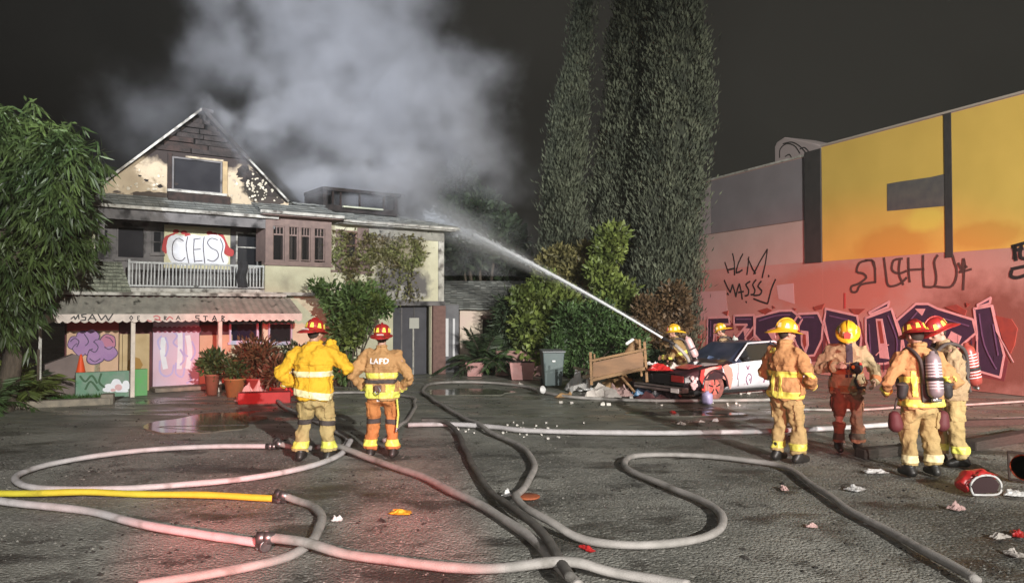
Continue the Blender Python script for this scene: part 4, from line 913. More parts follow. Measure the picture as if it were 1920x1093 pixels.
def cypress(px_axis, Y, prof, label, n):
    """prof: list of (py, left px, right px)"""
    c0 = P(px_axis, 690, Y); t = thing('cypress_tree', label, 'cypress', (c0.x, Y, 0), 0, 'cypress trees behind the shrubs')
    zs = []; 
    for py, l, r in prof:
        a, b = P(l+(20 if px_axis < 1200 else 12), py, Y), P(r-(26 if px_axis < 1100 else 10), py, Y); zs.append((a.z, (a.x+b.x)/2-c0.x, (b.x-a.x)/2))
    zs.sort(); Z = np.array([q[0] for q in zs]); X = np.array([q[1] for q in zs]); RR_ = np.array([q[2] for q in zs])
    # foliage core: bumpy inner mass, all foliage belongs to the crown
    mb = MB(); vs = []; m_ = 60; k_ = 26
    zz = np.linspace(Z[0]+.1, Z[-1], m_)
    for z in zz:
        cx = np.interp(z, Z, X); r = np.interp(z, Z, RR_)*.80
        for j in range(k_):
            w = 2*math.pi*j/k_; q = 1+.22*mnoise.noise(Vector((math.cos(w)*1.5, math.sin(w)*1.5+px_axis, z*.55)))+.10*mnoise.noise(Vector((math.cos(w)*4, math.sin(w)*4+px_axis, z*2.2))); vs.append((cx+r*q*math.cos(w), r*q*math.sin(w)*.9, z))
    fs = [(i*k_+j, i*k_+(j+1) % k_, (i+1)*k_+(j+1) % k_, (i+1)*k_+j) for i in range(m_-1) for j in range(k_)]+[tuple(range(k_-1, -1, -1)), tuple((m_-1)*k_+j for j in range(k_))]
    pts, rs = trunk([(0, 0, -.05), (.05, 0, 1.2), (X[2], 0, Z[-1]*.5)], .28, .12); obj('trunk', MB().tube(pts, rs, 9), C['bark'], t, True)
    # sprays in upright flame-like clumps
    nc = n//64; w_ = np.maximum(np.interp(np.linspace(Z[0], Z[-1], 200), Z, RR_), .2); cz = rng.choice(np.linspace(Z[0], Z[-1], 200), nc, p=w_/w_.sum())+rng.normal(size=nc)*.05
    ang = rng.random(nc)*6.283; r = np.interp(cz, Z, RR_); cxx = np.interp(cz, Z, X)
    noiseq = np.array([1+.42*mnoise.noise(Vector((math.cos(a)*1.4, math.sin(a)*1.4+px_axis, z*.6))) for a, z in zip(ang, cz)])
    q = .80*noiseq*(1-.22*rng.random(nc)**2)
    cc = np.stack([cxx+r*q*np.cos(ang), r*q*np.sin(ang)*.9, cz], 1); outw = np.stack([np.cos(ang), np.sin(ang), np.zeros(nc)], 1)
    k = 64; base = np.repeat(cc, k, 0); o_ = np.repeat(outw, k, 0); tt = rng.random((nc*k, 1))
    H_ = np.repeat(.6+.9*rng.random((nc, 1)), k, 0)
    base = base+rng.normal(size=base.shape)*np.array([.15, .15, .03])*(1.5-tt)**1.5+np.array([0, 0, 1])*(tt*H_)+o_*(.13*np.sin(tt*2.4))
    d = np.array([0, 0, 1.0])+o_*(.55-.4*tt)+rng.normal(size=base.shape)*.26
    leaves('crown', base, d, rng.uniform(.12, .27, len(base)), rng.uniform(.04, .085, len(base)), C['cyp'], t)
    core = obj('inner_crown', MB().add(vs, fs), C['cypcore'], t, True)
cypress(1065, 27.5, [(690,1040,1095),(600,1010,1100),(540,1005,1105),(450,1003,1110),(350,1008,1112),(260,1025,1112),(180,1045,1118),(100,1066,1118),(0,1082,1120),(-20,1085,1118)], 'slim leftmost cypress with a pointed top', 30000)
cypress(1160, 27.8, [(690,1100,1200),(600,1085,1215),(500,1082,1215),(400,1087,1225),(300,1104,1235),(180,1120,1240),(60,1136,1245),(-60,1150,1235),(-150,1165,1210)], 'middle cypress of the tall row', 36000)
cypress(1258, 26.4, [(700,1200,1310),(600,1178,1318),(500,1178,1325),(420,1178,1325),(330,1172,1330),(270,1178,1343),(200,1190,1340),(120,1205,1332),(20,1220,1310),(-80,1235,1295),(-160,1250,1280)], 'broad rightmost cypress beside the painted warehouse', 60000)

def bush(name, label, cat, loc, blobs, n, ll, lw, mat, stems=5, droop=0, group=None, parent=None, shell=.5, sr=.03, spread=1.0):
    t = thing(name, label, cat, loc, 0, group)
    b, d = blobs_pts(blobs, n, shell)
    dirs = d*spread+rng.normal(size=d.shape)*.6+np.array([0, 0, -droop+.25])
    leaves('foliage', b, dirs, rng.uniform(ll*.6, ll*1.25, n), rng.uniform(lw*.6, lw*1.2, n), mat, t)
    mb = MB()
    for i in range(stems):
        q = blobs[i % len(blobs)]; e = Vector((q[0]+random.uniform(-.5, .5)*q[3], q[1]+random.uniform(-.3, .3)*q[4], q[2]+random.uniform(0, .6)*q[5])); s0 = Vector((random.uniform(-.12, .12), random.uniform(-.1, .1), -.03))
        pts, rs = trunk([s0, s0.lerp(e, .45)+Vector((random.uniform(-.1, .1), 0, .12)), e], sr*random.uniform(.7, 1.2), sr*.3); mb.tube(pts, rs, 7)
    obj('stem', mb, C['bark'], t, True); return t
def bl(px, py, rpx, rpy, Y, c, ry=None):
    p = P(px, py, Y); k = Y/F; return (p.x-c[0], 0 if ry is None else ry, p.z, rpx*k, min(rpx, rpy)*k*.9, rpy*k)
# centre shrubs
def shrub(label, cx, Y, bls, n, ll, lw, mat, nm='shrub', cat='shrub', dy=None, **kw):
    c = (P(cx, 650, Y).x, Y, 0); B = []
    for i, q in enumerate(bls):
        b_ = list(bl(q[0], q[1], q[2], q[3], Y, c)); b_[1] = random.uniform(-.3, .3); B.append(tuple(b_))
    return bush(nm, label, cat, c, B, n, ll, lw, mat, **kw)
GRP = 'shrubs in front of the cypress trees'
shrub('bright green broad leaved shrub nearest the outbuilding', 1010, 22.6, [(1000,570,38,38),(1030,610,38,42),(985,610,30,35),(1010,650,40,35),(1055,580,35,45),(1050,640,32,40),(975,560,18,20),(1022,530,26,22)], 5200, .22, .13, C['leafl'], group=GRP)
shrub('tall climbing shrub with yellow green leaves against the cypress', 1140, 23.5, [(1140,470,28,38),(1150,440,30,20),(1135,530,28,30),(1120,510,22,22),(1160,560,32,38),(1175,600,28,34),(1130,580,28,38)], 4200, .22, .13, C['leafl'], group=GRP)
shrub('dense dark green shrub behind the grey bin', 1100, 21.6, [(1085,640,42,42),(1120,600,36,40),(1150,640,40,45),(1070,600,30,34),(1180,650,30,40),(1100,680,45,30),(1040,660,20,40)], 7800, .18, .075, C['leafg'], group=GRP)
shrub('dry olive brown shrub over the spray of water', 1060, 25.0, [(1050,490,32,28),(1080,520,32,32),(1040,520,28,28),(1100,480,22,24),(1020,500,18,22)], 3000, .22, .12, C['dead'], group=GRP)
shrub('brown dying shrub between the cypress and the mural', 1240, 22.4, [(1235,590,34,38),(1260,560,28,30),(1215,620,24,34),(1275,600,24,30),(1245,640,36,32),(1205,580,18,26)], 4600, .17, .09, C['brownleaf'], group=GRP)
shrub('dark olive undergrowth behind the wooden bed frame', 1190, 22.0, [(1160,690,46,30),(1215,680,42,34),(1110,700,40,22)], 3600, .16, .08, C['leafd'], group=GRP)
shrub('dark hanging creeper left of the bright shrub', 935, 23.2, [(950,600,24,50),(975,640,24,46),(930,640,22,34),(1000,670,20,26)], 3200, .26, .06, C['leafd'], group=GRP, droop=.8)
# palm-like plant against the outbuilding
def fan(name, label, cx, cy_, Y, n, L, mat, w=.05, z0=.2, group=None, h=1.4):
    c = P(cx, cy_, Y); t = thing(name, label, 'plant', (c.x, Y, 0), 0, group); mb = MB(); base = []; dirs = []
    for i in range(n):
        a = random.random()*6.28; el = random.uniform(.25, 1.3); s = Vector((0, 0, z0)); dv = Vector((math.cos(a)*math.cos(el), math.sin(a)*math.cos(el), math.sin(el))); l = L*random.uniform(.6, 1.1)
        pts = [s+dv*l*q+Vector((0, 0, -.55*l*q*q*math.cos(el))) for q in np.linspace(0, 1, 9)]; mb.tube(pts, [.012*(1-.7*q) for q in np.linspace(0, 1, 9)], 5)
        for j in range(1, 9):
            tdir = (pts[j]-pts[j-1]).normalized(); sd = tdir.cross(Vector((0, 0, 1))).normalized()
            for k in range(3):
                b_ = pts[j-1].lerp(pts[j], k/3)
                for sg in (-1, 1): base.append(b_); dirs.append(tdir*.7+sd*sg*.8+Vector((0, 0, -.35)))
    obj('stem', mb, C['bark'], t, True); n_ = len(base)
    leaves('frond', np.array(base), np.array(dirs), rng.uniform(.16, .30, n_)*L*1.1, rng.uniform(.7, 1.2, n_)*w, mat, t, .1); return t
fan('palm_plant', 'dark feathery palm plant before the pink outbuilding', 905, 700, 22.8, 34, 1.5, C['leafd'], .05, .35)
fan('palm_plant', 'small pale palm plant in the pink planter', 930, 690, 22.4, 16, .95, C['leafg'], .04, .45)
# palms under left tree
fan('palm_plant', 'yellowing palm plant at the foot of the big left tree', 40, 745, 15.6, 30, 1.15, C['leafl'], .035, .15)
fan('palm_plant', 'low palm plant at the left edge of the picture', -10, 740, 14.6, 22, 1.1, C['leafg'], .035, .15)
fan('palm_plant', 'dark green palm plant beside the left awning post', 66, 738, 16.6, 18, .8, C['leafd'], .035, .15)
# house-front tree
t_ = shrub('leafy young tree with pale tips growing in front of the cream wall', 640, 19.6, [(640,575,34,26),(612,548,22,20),(665,565,30,28),(700,565,26,20),(645,620,34,32),(630,660,28,30),(668,610,26,32),(720,578,18,18),(598,535,16,10),(650,690,22,24),(685,545,22,16)], 3900, .18, .08, C['leaft'], nm='small_tree', cat='tree', stems=8, sr=.035)
c_ = (P(660, 650, 19.4).x, 19.4, 0); B = [bl(q[0], q[1], q[2], q[3], 19.4, c_) for q in ((672,590,26,22),(662,625,20,24),(700,570,24,16),(650,600,14,18))]
bush('climbing_vine', 'pale green leafy vine twining through the young tree', 'vine', c_, B, 1700, .15, .085, C['leafl'], 4)
# dead vine up the wing wall
vt = thing('climbing_vine', 'scorched leafless vine climbing the wall above the grey door', 'vine', (0, 0, 0)); vt.location = HF.O; vt.rotation_euler = (0, 0, HF.ang)
mb = MB(); base = []
for pts in ([(668,575),(650,530),(655,500),(640,470),(640,440),(650,425)],[(690,570),(672,540),(660,505),(675,470),(690,430)],[(700,560),(690,520),(700,480),(690,440)],[(720,560),(715,520),(730,480),(722,440)],[(745,560),(750,510),(740,470),(760,440)],[(770,560),(765,520),(780,480),(775,450)],[(655,500),(690,480),(720,470)],[(660,520),(625,490),(612,440)],[(735,500),(770,490),(790,470)]):
    p3 = [Vector((HF.hit(x, y, -.08)[0], -.08+random.uniform(-.04, .02), HF.hit(x, y, -.08)[1])) for x, y in pts]; c = catmull(p3, 6); mb.tube(c, [.022*(1-.7*i/len(c)) for i in range(len(c))], 6)
    base += [tuple(q+Vector((random.gauss(0, .14), random.uniform(-.12, .0), random.gauss(0, .14)))) for q in c for _ in range(26)]
obj('stem', mb, C['bark'], vt, True)
base = np.array(base); base = base[base[:, 2] < 4.25]
keep = rng.random(len(base)) < np.where(base[:, 2] > 3.3, .75, .40); base = base[keep]
leaves('foliage', base, rng.normal(size=base.shape)+np.array([0, -.4, -.6]), rng.uniform(.06, .17, len(base)), rng.uniform(.03, .08, len(base)), C['vine'], vt)
# potted plants in red light under the awning
def pot(px, pyb, Y, r, h, mat, label, n, L, lm, lw=.05, blobs=None):
    p = G(px, pyb); p = P(px, pyb, Y); t = thing('potted_plant', label, 'potted plant', (p.x, Y, 0), 0, 'potted plants under the awning')
    obj('pot', MB().lathe([(r*.7, 0), (r, h*.92), (r*1.08, h*.93), (r*1.08, h), (r*.92, h), (r*.9, h*.9)], 18), mat, t, True)
    b, d = blobs_pts(blobs or [(0, 0, h+L*.55, L*.6, L*.5, L*.55)], n, .2); leaves('foliage', b, d+rng.normal(size=d.shape)*.5+np.array([0, 0, .2]), rng.uniform(.7, 1.2, n)*.17, rng.uniform(.7, 1.2, n)*lw, lm, t)
    mb = MB()
    for i in range(5): e = Vector((random.uniform(-.3, .3)*L, random.uniform(-.2, .2)*L, h+L*.8)); mb.tube([Vector((0, 0, h*.8)), Vector((e.x*.4, e.y*.4, h+L*.4)), e], [.012, .009, .005], 6)
    obj('stem', mb, C['bark'], t)
TC = paint('terracotta', (.26, .12, .07), (.18, .08, .05)); RP = paint('red_lit_pot', (.30, .05, .04))  # red of the pots is red light put into their paint
pot(398, 728, 17.6, .17, .48, TC, 'round green shrub in a tall terracotta pot by the white post', 600, .5, C['leafg'], .07)
pot(440, 735, 17.2, .24, .42, paint('ochre_pot', (.34, .19, .06), (.24, .13, .05)), 'low plant in an ochre pot right of the white post', 350, .4, C['leafg'], .06)
pot(480, 738, 17.5, .26, .40, RP, 'tall bushy plant in a red pot behind the yellow coated firefighter', 1100, .85, C['brownleaf'], .07)
pot(522, 742, 17.2, .16, .22, RP, 'dark bushy plant nearest the yellow coated firefighter', 700, .6, C['brownleaf'], .06)
pot(552, 735, 18.4, .2, .3, RP, 'leafy plant half hidden behind the yellow coated firefighter', 700, .8, C['leafd'], .06)
# low box; its red stands in for the red light
tag(kerb('trough', G(447, 755), G(545, 752), .35, .22, 'long red painted trough below the potted plants', paint('red_lit_trough', (.36, .04, .04), (.28, .03, .03)), 'trough'))
# grass patch
n = 2600; gx = rng.random((n, 1)); c0, c1 = G(78, 752), G(195, 748); b = np.array([[c0.x+(c1.x-c0.x)*q[0], c0.y+random.uniform(-.0, 1.1), -.01] for q in gx]); d = rng.normal(size=(n, 3))*.45+np.array([0, 0, 1])
tag(leaves('grass', b, d, rng.uniform(.06, .18, n), .016, leafmat('lawn_grass', (.05, .14, .02), (.03, .09, .015))), 'strip of green grass behind the left kerb', 'grass', kind='stuff')
tag(obj('planting_bed', MB().add([(-30, G(0, 766).y+.1, .02), (G(200, 755).x, G(200, 755).y+.08, .02), (G(200, 755).x-.4, G(200, 735).y+.2, .02), (-30, 24, .02)], [(0, 1, 2, 3)]), M('bed_soil', (.05, .045, .03), (.03, .028, .02), 4, .95, .6, 20)), 'dark soil planting bed at the left', kind='structure')
# big left tree: drooping clusters of long leaves
lt = thing('shade_tree', 'large tree with long drooping green leaves at the left edge', 'tree', (P(5, 700, 14.8).x, 14.8, 0))
pts, rs = trunk([(0, 0, -.05), (.15, .1, 1.4), (-.1, 0, 2.6), (.1, 0, 4.3)], .20, .09); tr_ = obj('trunk', MB().tube(pts, rs, 12), C['bark'], lt, True)
mb = MB()
cl_ = []
k_ = 14.8/F; x0 = P(5, 700, 14.8).x
for (px, py, rp, ry_) in ((20,260,60,60),(90,290,60,50),(140,320,42,60),(60,350,75,70),(130,390,42,60),(10,400,80,80),(90,430,55,60),(112,465,34,45),(50,500,64,60),(0,550,64,70),(66,535,34,44),(15,600,48,36),(-60,330,80,100),(-80,480,80,110),(165,300,18,26),(142,430,18,36),(5,215,22,22),(100,245,26,18)):
    p = P(px, py, 14.8); cl_.append((p.x-x0, random.uniform(-.5, .5), p.z, rp*k_, rp*k_*.9, ry_*k_))
    if rp > 35:
        e = Vector((p.x-x0, 0, p.z)); s0 = Vector((0, 0, random.uniform(1.6, 3.2))); q, r_ = trunk([s0, s0.lerp(e, .5)+Vector((0, 0, .15)), e], .06, .02); mb.tube(q, r_, 7)
obj('limb', mb, C['bark'], lt, True)
nb_ = 1900; b, d = blobs_pts(cl_, nb_, .62); b = b+rng.normal(size=b.shape)*.10
# each tip carries a rosette of hanging leaves
k = 11; base = np.repeat(b, k, 0); dd_ = np.repeat(d, k, 0)
dr_ = dd_*.55+rng.normal(size=base.shape)*.42+np.array([0, 0, -.95]); base = base+rng.normal(size=base.shape)*.035
leaves('foliage', base, dr_, rng.uniform(.16, .42, len(base)), rng.uniform(.03, .065, len(base)), C['leafbig'], lt, .18)
# dim tree crowns behind the house, seen through the smoke
def bgtree(px, Y, bls, label, n):
    shrub(label, px, Y, bls, n, .34, .2, C['leafd'], nm='background_tree', cat='tree', stems=4, sr=.12, group='dim trees behind the house')
bgtree(900, 31, [(900,400,44,40),(860,340,34,38),(930,430,34,40),(880,460,50,50),(960,470,30,60),(850,420,36,50)], 'dim tree crown standing behind the roof end where the water lands', 5200)
bgtree(960, 34, [(975,540,40,60),(900,520,60,50),(930,470,50,60)], 'dim lower tree behind the outbuilding roof', 3600)
# ================================================================ PEOPLE
SKIN = M('skin', (.45, .27, .20), (.40, .22, .16), 8, .55); GLOVE = M('work_glove', (.30, .22, .12), (.18, .13, .08), 10, .8)
HAIR = M('dark_hair', (.03, .02, .015), rough=.8); BOOT = M('black_boot', (.018, .017, .016), (.03, .028, .026), 10, .45)
REFL = M('lime_reflective_band', (.72, .72, .14), (.62, .60, .10), 14, .45); REFS = M('silver_reflective_strip', (.70, .70, .55), rough=.35); REFW = M('pale_reflective_band', (.78, .70, .42), (.7, .62, .35), 12, .5)
STRAP = M('dark_webbing', (.045, .035, .035), (.07, .055, .05), 14, .8)
def fabric(n, c, c2): return M(n, c, c2, 4, .85, 1.3, 13, grime=[((c[0]*.5, c[1]*.5, c[2]*.5), 7, .62, .78)])
TAN = fabric('tan_turnout_fabric', (.43, .24, .10), (.37, .20, .08)); YELC = fabric('bright_yellow_coat_fabric', (.70, .40, .02), (.62, .34, .016)); KHA = fabric('khaki_turnout_fabric', (.43, .325, .145), (.36, .26, .11)); OLV = fabric('olive_tan_fabric', (.36, .26, .15), (.29, .20, .11)); ORG = fabric('orange_tan_fabric', (.46, .18, .055), (.40, .15, .045))
HRED = M('red_helmet_shell', (.40, .02, .02), (.26, .02, .018), 12, .42, grime=[((.10, .02, .015), 16, .56, .72)]); HYEL = M('yellow_helmet_shell', (.70, .42, .02), (.58, .32, .02), 12, .42, grime=[((.25, .13, .02), 16, .60, .76)])
HTRI = M('helmet_reflector', (.85, .72, .10), rough=.35)
BLKP = M('black_pouch', (.02, .018, .02), rough=.7)
def dist_seg(p, a, b):
    d = b-a; t = max(0, min(1, (p-a).dot(d)/max(d.length_squared, 1e-9))); return (p-a-d*t).length
def band(name, src, pairs, pred, mat, parent, off=.006, th=.006):
    bm = bmesh.new(); bm.from_mesh(src)
    for (co, no, w) in pairs:
        no = Vector(no).normalized(); co = Vector(co)
        bmesh.ops.bisect_plane(bm, geom=bm.verts[:]+bm.edges[:]+bm.faces[:], plane_co=co+no*w/2, plane_no=no, clear_outer=True)
        bmesh.ops.bisect_plane(bm, geom=bm.verts[:]+bm.edges[:]+bm.faces[:], plane_co=co-no*w/2, plane_no=-no, clear_outer=True)
    kill = [f for f in bm.faces if not pred(f.calc_center_median())]
    bmesh.ops.delete(bm, geom=kill, context='FACES')
    if not bm.faces: bm.free(); return None
    bm.normal_update(); nn = {v.index: v.normal.copy() for v in bm.verts}
    for v in bm.verts: v.co += v.normal*off
    me = bpy.data.meshes.new(name); bm.to_mesh(me); bm.free()
    o = link(name, me, mat, parent, True); s = o.modifiers.new('th', 'SOLIDIFY'); s.thickness = th; s.offset = -1; return o
def hand(mb, w, dirv, palm_n, s=1.0, curl=.5, side=1):
    """palm + five fingers; w wrist, dirv pointing direction, palm_n palm normal"""
    d = Vector(dirv).normalized(); n_ = Vector(palm_n); n_ = (n_-d*n_.dot(d)).normalized(); x = d.cross(n_).normalized()*side; w = Vector(w)
    for q in (-.028, -.009, .010, .028): mb.cap(w+d*.02+x*q*.7, w+d*.085+x*q, .016*s, .015*s, 8)
    for q, L in ((-.033, .055), (-.011, .072), (.011, .078), (.032, .068)):
        p = w+d*.088+x*q; a = curl
        for k in range(3):
            dd = (d*math.cos(a)+n_*math.sin(a)); e = p+dd*L*(.45, .32, .25)[k]*s; mb.cap(p, e, (.0105-.001*k)*s, (.0098-.001*k)*s, 8); p = e; a += curl*1.1
    p = w+d*.03+x*.036; dd = (d*.6+x*.8+n_*.3).normalized(); e = p+dd*.038; mb.cap(p, e, .0135, .012, 8); mb.cap(e, e+(d*.85+x*.25+n_*.4).normalized()*.032, .012, .010, 8)
def person(label, px, py, yaw, H, head=(0, 0), lean=0, twist=0, L=((-.46, -.02, 1.12), (-.27, .12, .98)), R_=((.46, -.02, 1.12), (.27, .12, .98)), coat=TAN, trou=KHA, helm='red', bands=REFL, cuffb=REFL, opts=(), feet=((-.15, 0), (.15, .02)), at=None, bulk=1.0, crouch=0, hands=SKIN, seed=0, hem=.80, text=None, coatbands=True, group='firefighters watching the burning house'):
    loc = at or G(px, py); sc = H/1.90
    root = thing('person', label, 'person', loc, R(yaw), group); root.scale = (sc,)*3
    hz = .93-crouch; Tm = Matrix.Translation((0, 0, hz)) @ Matrix.Rotation(R(twist), 4, 'Z') @ Matrix.Rotation(-R(lean), 4, 'X') @ Matrix.Translation((0, 0, -.93))
    T = lambda p: (Tm @ Vector(p))
    sh = [T((-.205*bulk, 0, 1.405)), T((.205*bulk, 0, 1.405))]; el = [T(L[0]), T(R_[0])]; wr = [T(L[1]), T(R_[1])]
    hp = [Vector((-.10, 0, hz-.02)), Vector((.10, 0, hz-.02))]; an_ = [Vector((feet[i][0], feet[i][1], .10)) for i in (0, 1)]
    kn = [hp[i].lerp(an_[i], .48)+Vector((0, .05+crouch*.8, .02)) for i in (0, 1)]
    neck = T((0, 0, 1.50)); 
    Hm = Matrix.Translation(T((0, .01, 1.53))) @ (Tm.to_3x3().to_4x4() if 'headfree' not in opts else Matrix.Rotation(R(twist), 4, 'Z')) @ Matrix.Rotation(R(head[0]), 4, 'Z') @ Matrix.Rotation(-R(head[1]), 4, 'X')
    h = lambda p: Hm @ Vector(p)
    # ---- body: one continuous surface
    mb = MB()
    mb.ell(h((0, .015, .150)), (.078, .098, .118), Hm.to_3x3()); mb.ell(h((0, .045, .085)), (.058, .065, .065), Hm.to_3x3())
    mb.cap(h((0, .108, .135)), h((0, .124, .100)), .009, .017, 8); mb.ell(h((0, .095, .168)), (.060, .022, .014), Hm.to_3x3()); mb.ell(h((0, .098, .036)), (.030, .018, .016), Hm.to_3x3())
    mb.ell(h((0, .108, .072)), (.026, .012, .008), Hm.to_3x3())
    for s in (-1, 1): mb.ell(h((s*.082, .0, .118)), (.012, .022, .034), Hm.to_3x3()); mb.ell(h((s*.045, .078, .105)), (.024, .022, .022), Hm.to_3x3())
    mb.cap(T((0, -.005, 1.40)), h((0, -.005, .06)), .062, .056)
    for a, b, ra, rb in ((T((0, 0, 1.30)), T((0, 0, 1.08)), .135, .125), (T((0, 0, 1.10)), Vector((0, 0, hz)), .125, .13)):
        for s in (-.05, .05): mb.cap(a+Vector((s, 0, 0)), b+Vector((s*.7, 0, 0)), ra*.8, rb*.8)
    for i in (0, 1):
        mb.cap(T((0, 0, 1.37)), sh[i], .07, .055); mb.cap(sh[i], el[i], .052, .040); mb.cap(el[i], wr[i], .040, .028)
        mb.cap(hp[i], kn[i], .085, .058); mb.cap(kn[i], an_[i], .055, .040); mb.cap(an_[i]-Vector((0, .02, .05)), an_[i]+Vector((0, .12, -.06)), .035, .03)
        dv = (wr[i]-el[i]).normalized(); pn = Vector((-.8 if i else .8, .5, 0)); pn = Tm.to_3x3() @ pn
        if 'hip' in opts: dv2 = Vector((.7 if i == 0 else -.7, .35, -.6))
        else: dv2 = dv
        hand(mb, wr[i]+dv*.01, dv2, pn, 1.0, .55, 1 if i else -1)
    body = link('body', organic(mb, .0085, 2, 0, 0, .5), hands if False else SKIN, root)
    if 'eyes' in opts:
        for s in (-1, 1): obj('eye', MB().ell(h((s*.031, .098, .146)), (.011, .009, .007), Hm.to_3x3(), 8, 6), M('eye', (.5, .45, .42), rough=.3), body, True)
    # hair: back and sides under the helmet
    mb = MB(); mb.ell(h((0, -.012, .150)), (.086, .094, .112), Hm.to_3x3(), 16, 10); hm = mb.mesh(); bm = bmesh.new(); bm.from_mesh(hm); pl = h((0, .03, .15)); no = (Hm.to_3x3() @ Vector((0, 1, -.9))).normalized()
    bmesh.ops.bisect_plane(bm, geom=bm.verts[:]+bm.edges[:]+bm.faces[:], plane_co=pl, plane_no=no, clear_outer=True); bm.to_mesh(hm); bm.free(); link('hair', hm, HAIR, root, True)
    # ---- trousers
    mb = MB(); b_ = bulk
    for s in (-.055, .055): mb.cap((s, 0, hz+.07), (s*1.3, -.01, hz-.12), .125*b_, .13*b_)
    for i in (0, 1):
        mb.cap(hp[i], kn[i], .120*b_, .098*b_); 
        cuff = an_[i]+Vector((0, 0, .02)); mb.tube([kn[i]+Vector((0,0,.05)), kn[i], kn[i].lerp(cuff, .35), kn[i].lerp(cuff, .7), cuff], [.08*b_, .098*b_, .092*b_, .096*b_, .105*b_], 14)
    tro = organic(mb, .017, 3, .055, 0, .5, seed+1); tr = link('trousers', tro, trou, root)
    legp = lambda i: (lambda c: (c.x < 0) == (i == 0))
    mid = (kn[0].x+kn[1].x)/2
    for i in (0, 1):
        band('cuff_band', tro, [((0, 0, .215), (0, 0, 1), .085)], (lambda c, i=i: ((c.x > (an_[0].x+an_[1].x)/2) == (i == 1))), cuffb, root)
        if 'knee' in opts: band('knee_strap', tro, [((0, 0, kn[i].z-.03), (.1 if i else -.05, 0, 1), .065)], (lambda c, i=i: ((c.x > mid) == (i == 1))), STRAP, root, .008)
    for i in (0, 1):
        sg = 1 if i else -1; band('pocket', tro, [((0, 0, .66), (0, 0, 1), .19), ((0, 0, 0), (0, 1, 0), .17)], (lambda c, i=i, sg=sg: (c.x-hp[i].x)*sg > .055), trou, root, .016, .014)
    # ---- boots
    for i in (0, 1):
        mb = MB(); a = an_[i]; fw = Vector((.05*(1 if i else -1), 1, 0)).normalized()
        mb.cap(a+Vector((0, 0, .12)), a+Vector((0, 0, .0)), .068, .062); mb.cap(a-fw*.05+Vector((0, 0, -.045)), a+fw*.15+Vector((0, 0, -.052)), .052, .046); mb.cap(a-fw*.03+Vector((0, 0, -.02)), a+fw*.09+Vector((0, 0, -.035)), .058, .052)
        me_ = organic(mb, .014, 2, 0); 
        for v in me_.vertices: v.co.z = max(v.co.z, .0)
        link('boot', me_, BOOT, root)
    # ---- coat
    mb = MB(); prof = [(hem, .235, .175), (.86, .238, .178), (.95, .232, .172), (1.05, .222, .165), (1.15, .225, .168), (1.25, .238, .172), (1.34, .242, .165), (1.41, .225, .140), (1.46, .165, .110), (1.50, .105, .095)]
    vs = []; k = 24
    for z, rx, ry in prof:
        for j in range(k):
            w = 2*math.pi*j/k; c_, s_ = math.cos(w), math.sin(w); e = .8
            p = Vector((rx*b_*abs(c_)**e*(1 if c_ > 0 else -1), ry*b_*abs(s_)**e*(1 if s_ > 0 else -1), z))
            if z < .93: q = (.93-z); p = Matrix.Translation((0, 0, hz)) @ Matrix.Rotation(R(twist), 4, 'Z') @ Matrix.Rotation(-R(lean)*max(0, 1-q*5), 4, 'X') @ Matrix.Translation((0, 0, -.93)) @ p
            else: p = T(p)
            vs.append(p)
    n_ = len(prof); mb.add(vs, [(i*k+j, i*k+(j+1) % k, (i+1)*k+(j+1) % k, (i+1)*k+j) for i in range(n_-1) for j in range(k)]+[tuple(range(k-1, -1, -1)), tuple((n_-1)*k+j for j in range(k))])
    for i in (0, 1):
        mb.cap(sh[i]+Vector((0, 0, -.01)), el[i], .094*b_, .082*b_); dv = (wr[i]-el[i]).normalized()
        mb.tube([el[i]-dv*.03, el[i], el[i].lerp(wr[i], .5), wr[i]-dv*.02, wr[i]+dv*.012], [.05*b_, .082*b_, .074*b_, .068*b_, .066*b_], 14)
        mb.cap(T((-.08 if i == 0 else .08, 0, 1.42)), sh[i], .075*b_, .088*b_)
    mb.tube([T((0, -.005, 1.44)), T((0, 0, 1.50)), T((0, .0, 1.565))], [.115, .098, .092], 16)
    cme = organic(mb, .0155, 3, .062, 0, .5, seed)
    coat_o = link('coat', cme, coat, root)
    if 'back' in opts: band('collar', cme, [(T((0, 0, 1.555)), Tm.to_3x3() @ Vector((0, 0, 1)), .05)], lambda c: True, coat, root, .01)
    armfree = lambda c: min(dist_seg(c, sh[0].lerp(el[0], .3), el[0]), dist_seg(c, sh[1].lerp(el[1], .3), el[1]), dist_seg(c, el[0], wr[0]), dist_seg(c, el[1], wr[1])) > .088*b_+.004
    tz = Tm.to_3x3() @ Vector((0, 0, 1))
    if coatbands:
        band('chest_band', cme, [(T((0, 0, 1.14)), tz, .072)], armfree, bands, root)
        if 'strip' in opts: band('silver_strip', cme, [(T((0, 0, 1.14)), tz, .022)], armfree, REFS, root, .012)
        band('hem_band', cme, [((0, 0, hz-.93+hem+.075), (.16 if 'slant' in opts else 0, 0, 1), .085)], armfree, bands, root)
        for i in (0, 1):
            dv = (wr[i]-el[i]).normalized()
            if 'nocuff' not in opts: band('sleeve_band', cme, [(wr[i]-dv*.055, dv, .06)], (lambda c, i=i: dist_seg(c, el[i].lerp(wr[i], .5), wr[i]) < .105), bands, root)
    for sg in (-1, 1): band('pocket', cme, [((0, 0, hz+.035), (0, 0, 1), .15), ((0, .06, 0), (0, 1, 0), .15)], (lambda c, sg=sg: c.x*sg > .14 and armfree(c)), coat, root, .018, .015)
    band('yoke_seam', cme, [(T((0, 0, 1.265)), tz, .012)], (lambda c: armfree(c)), coat, root, .007, .006)
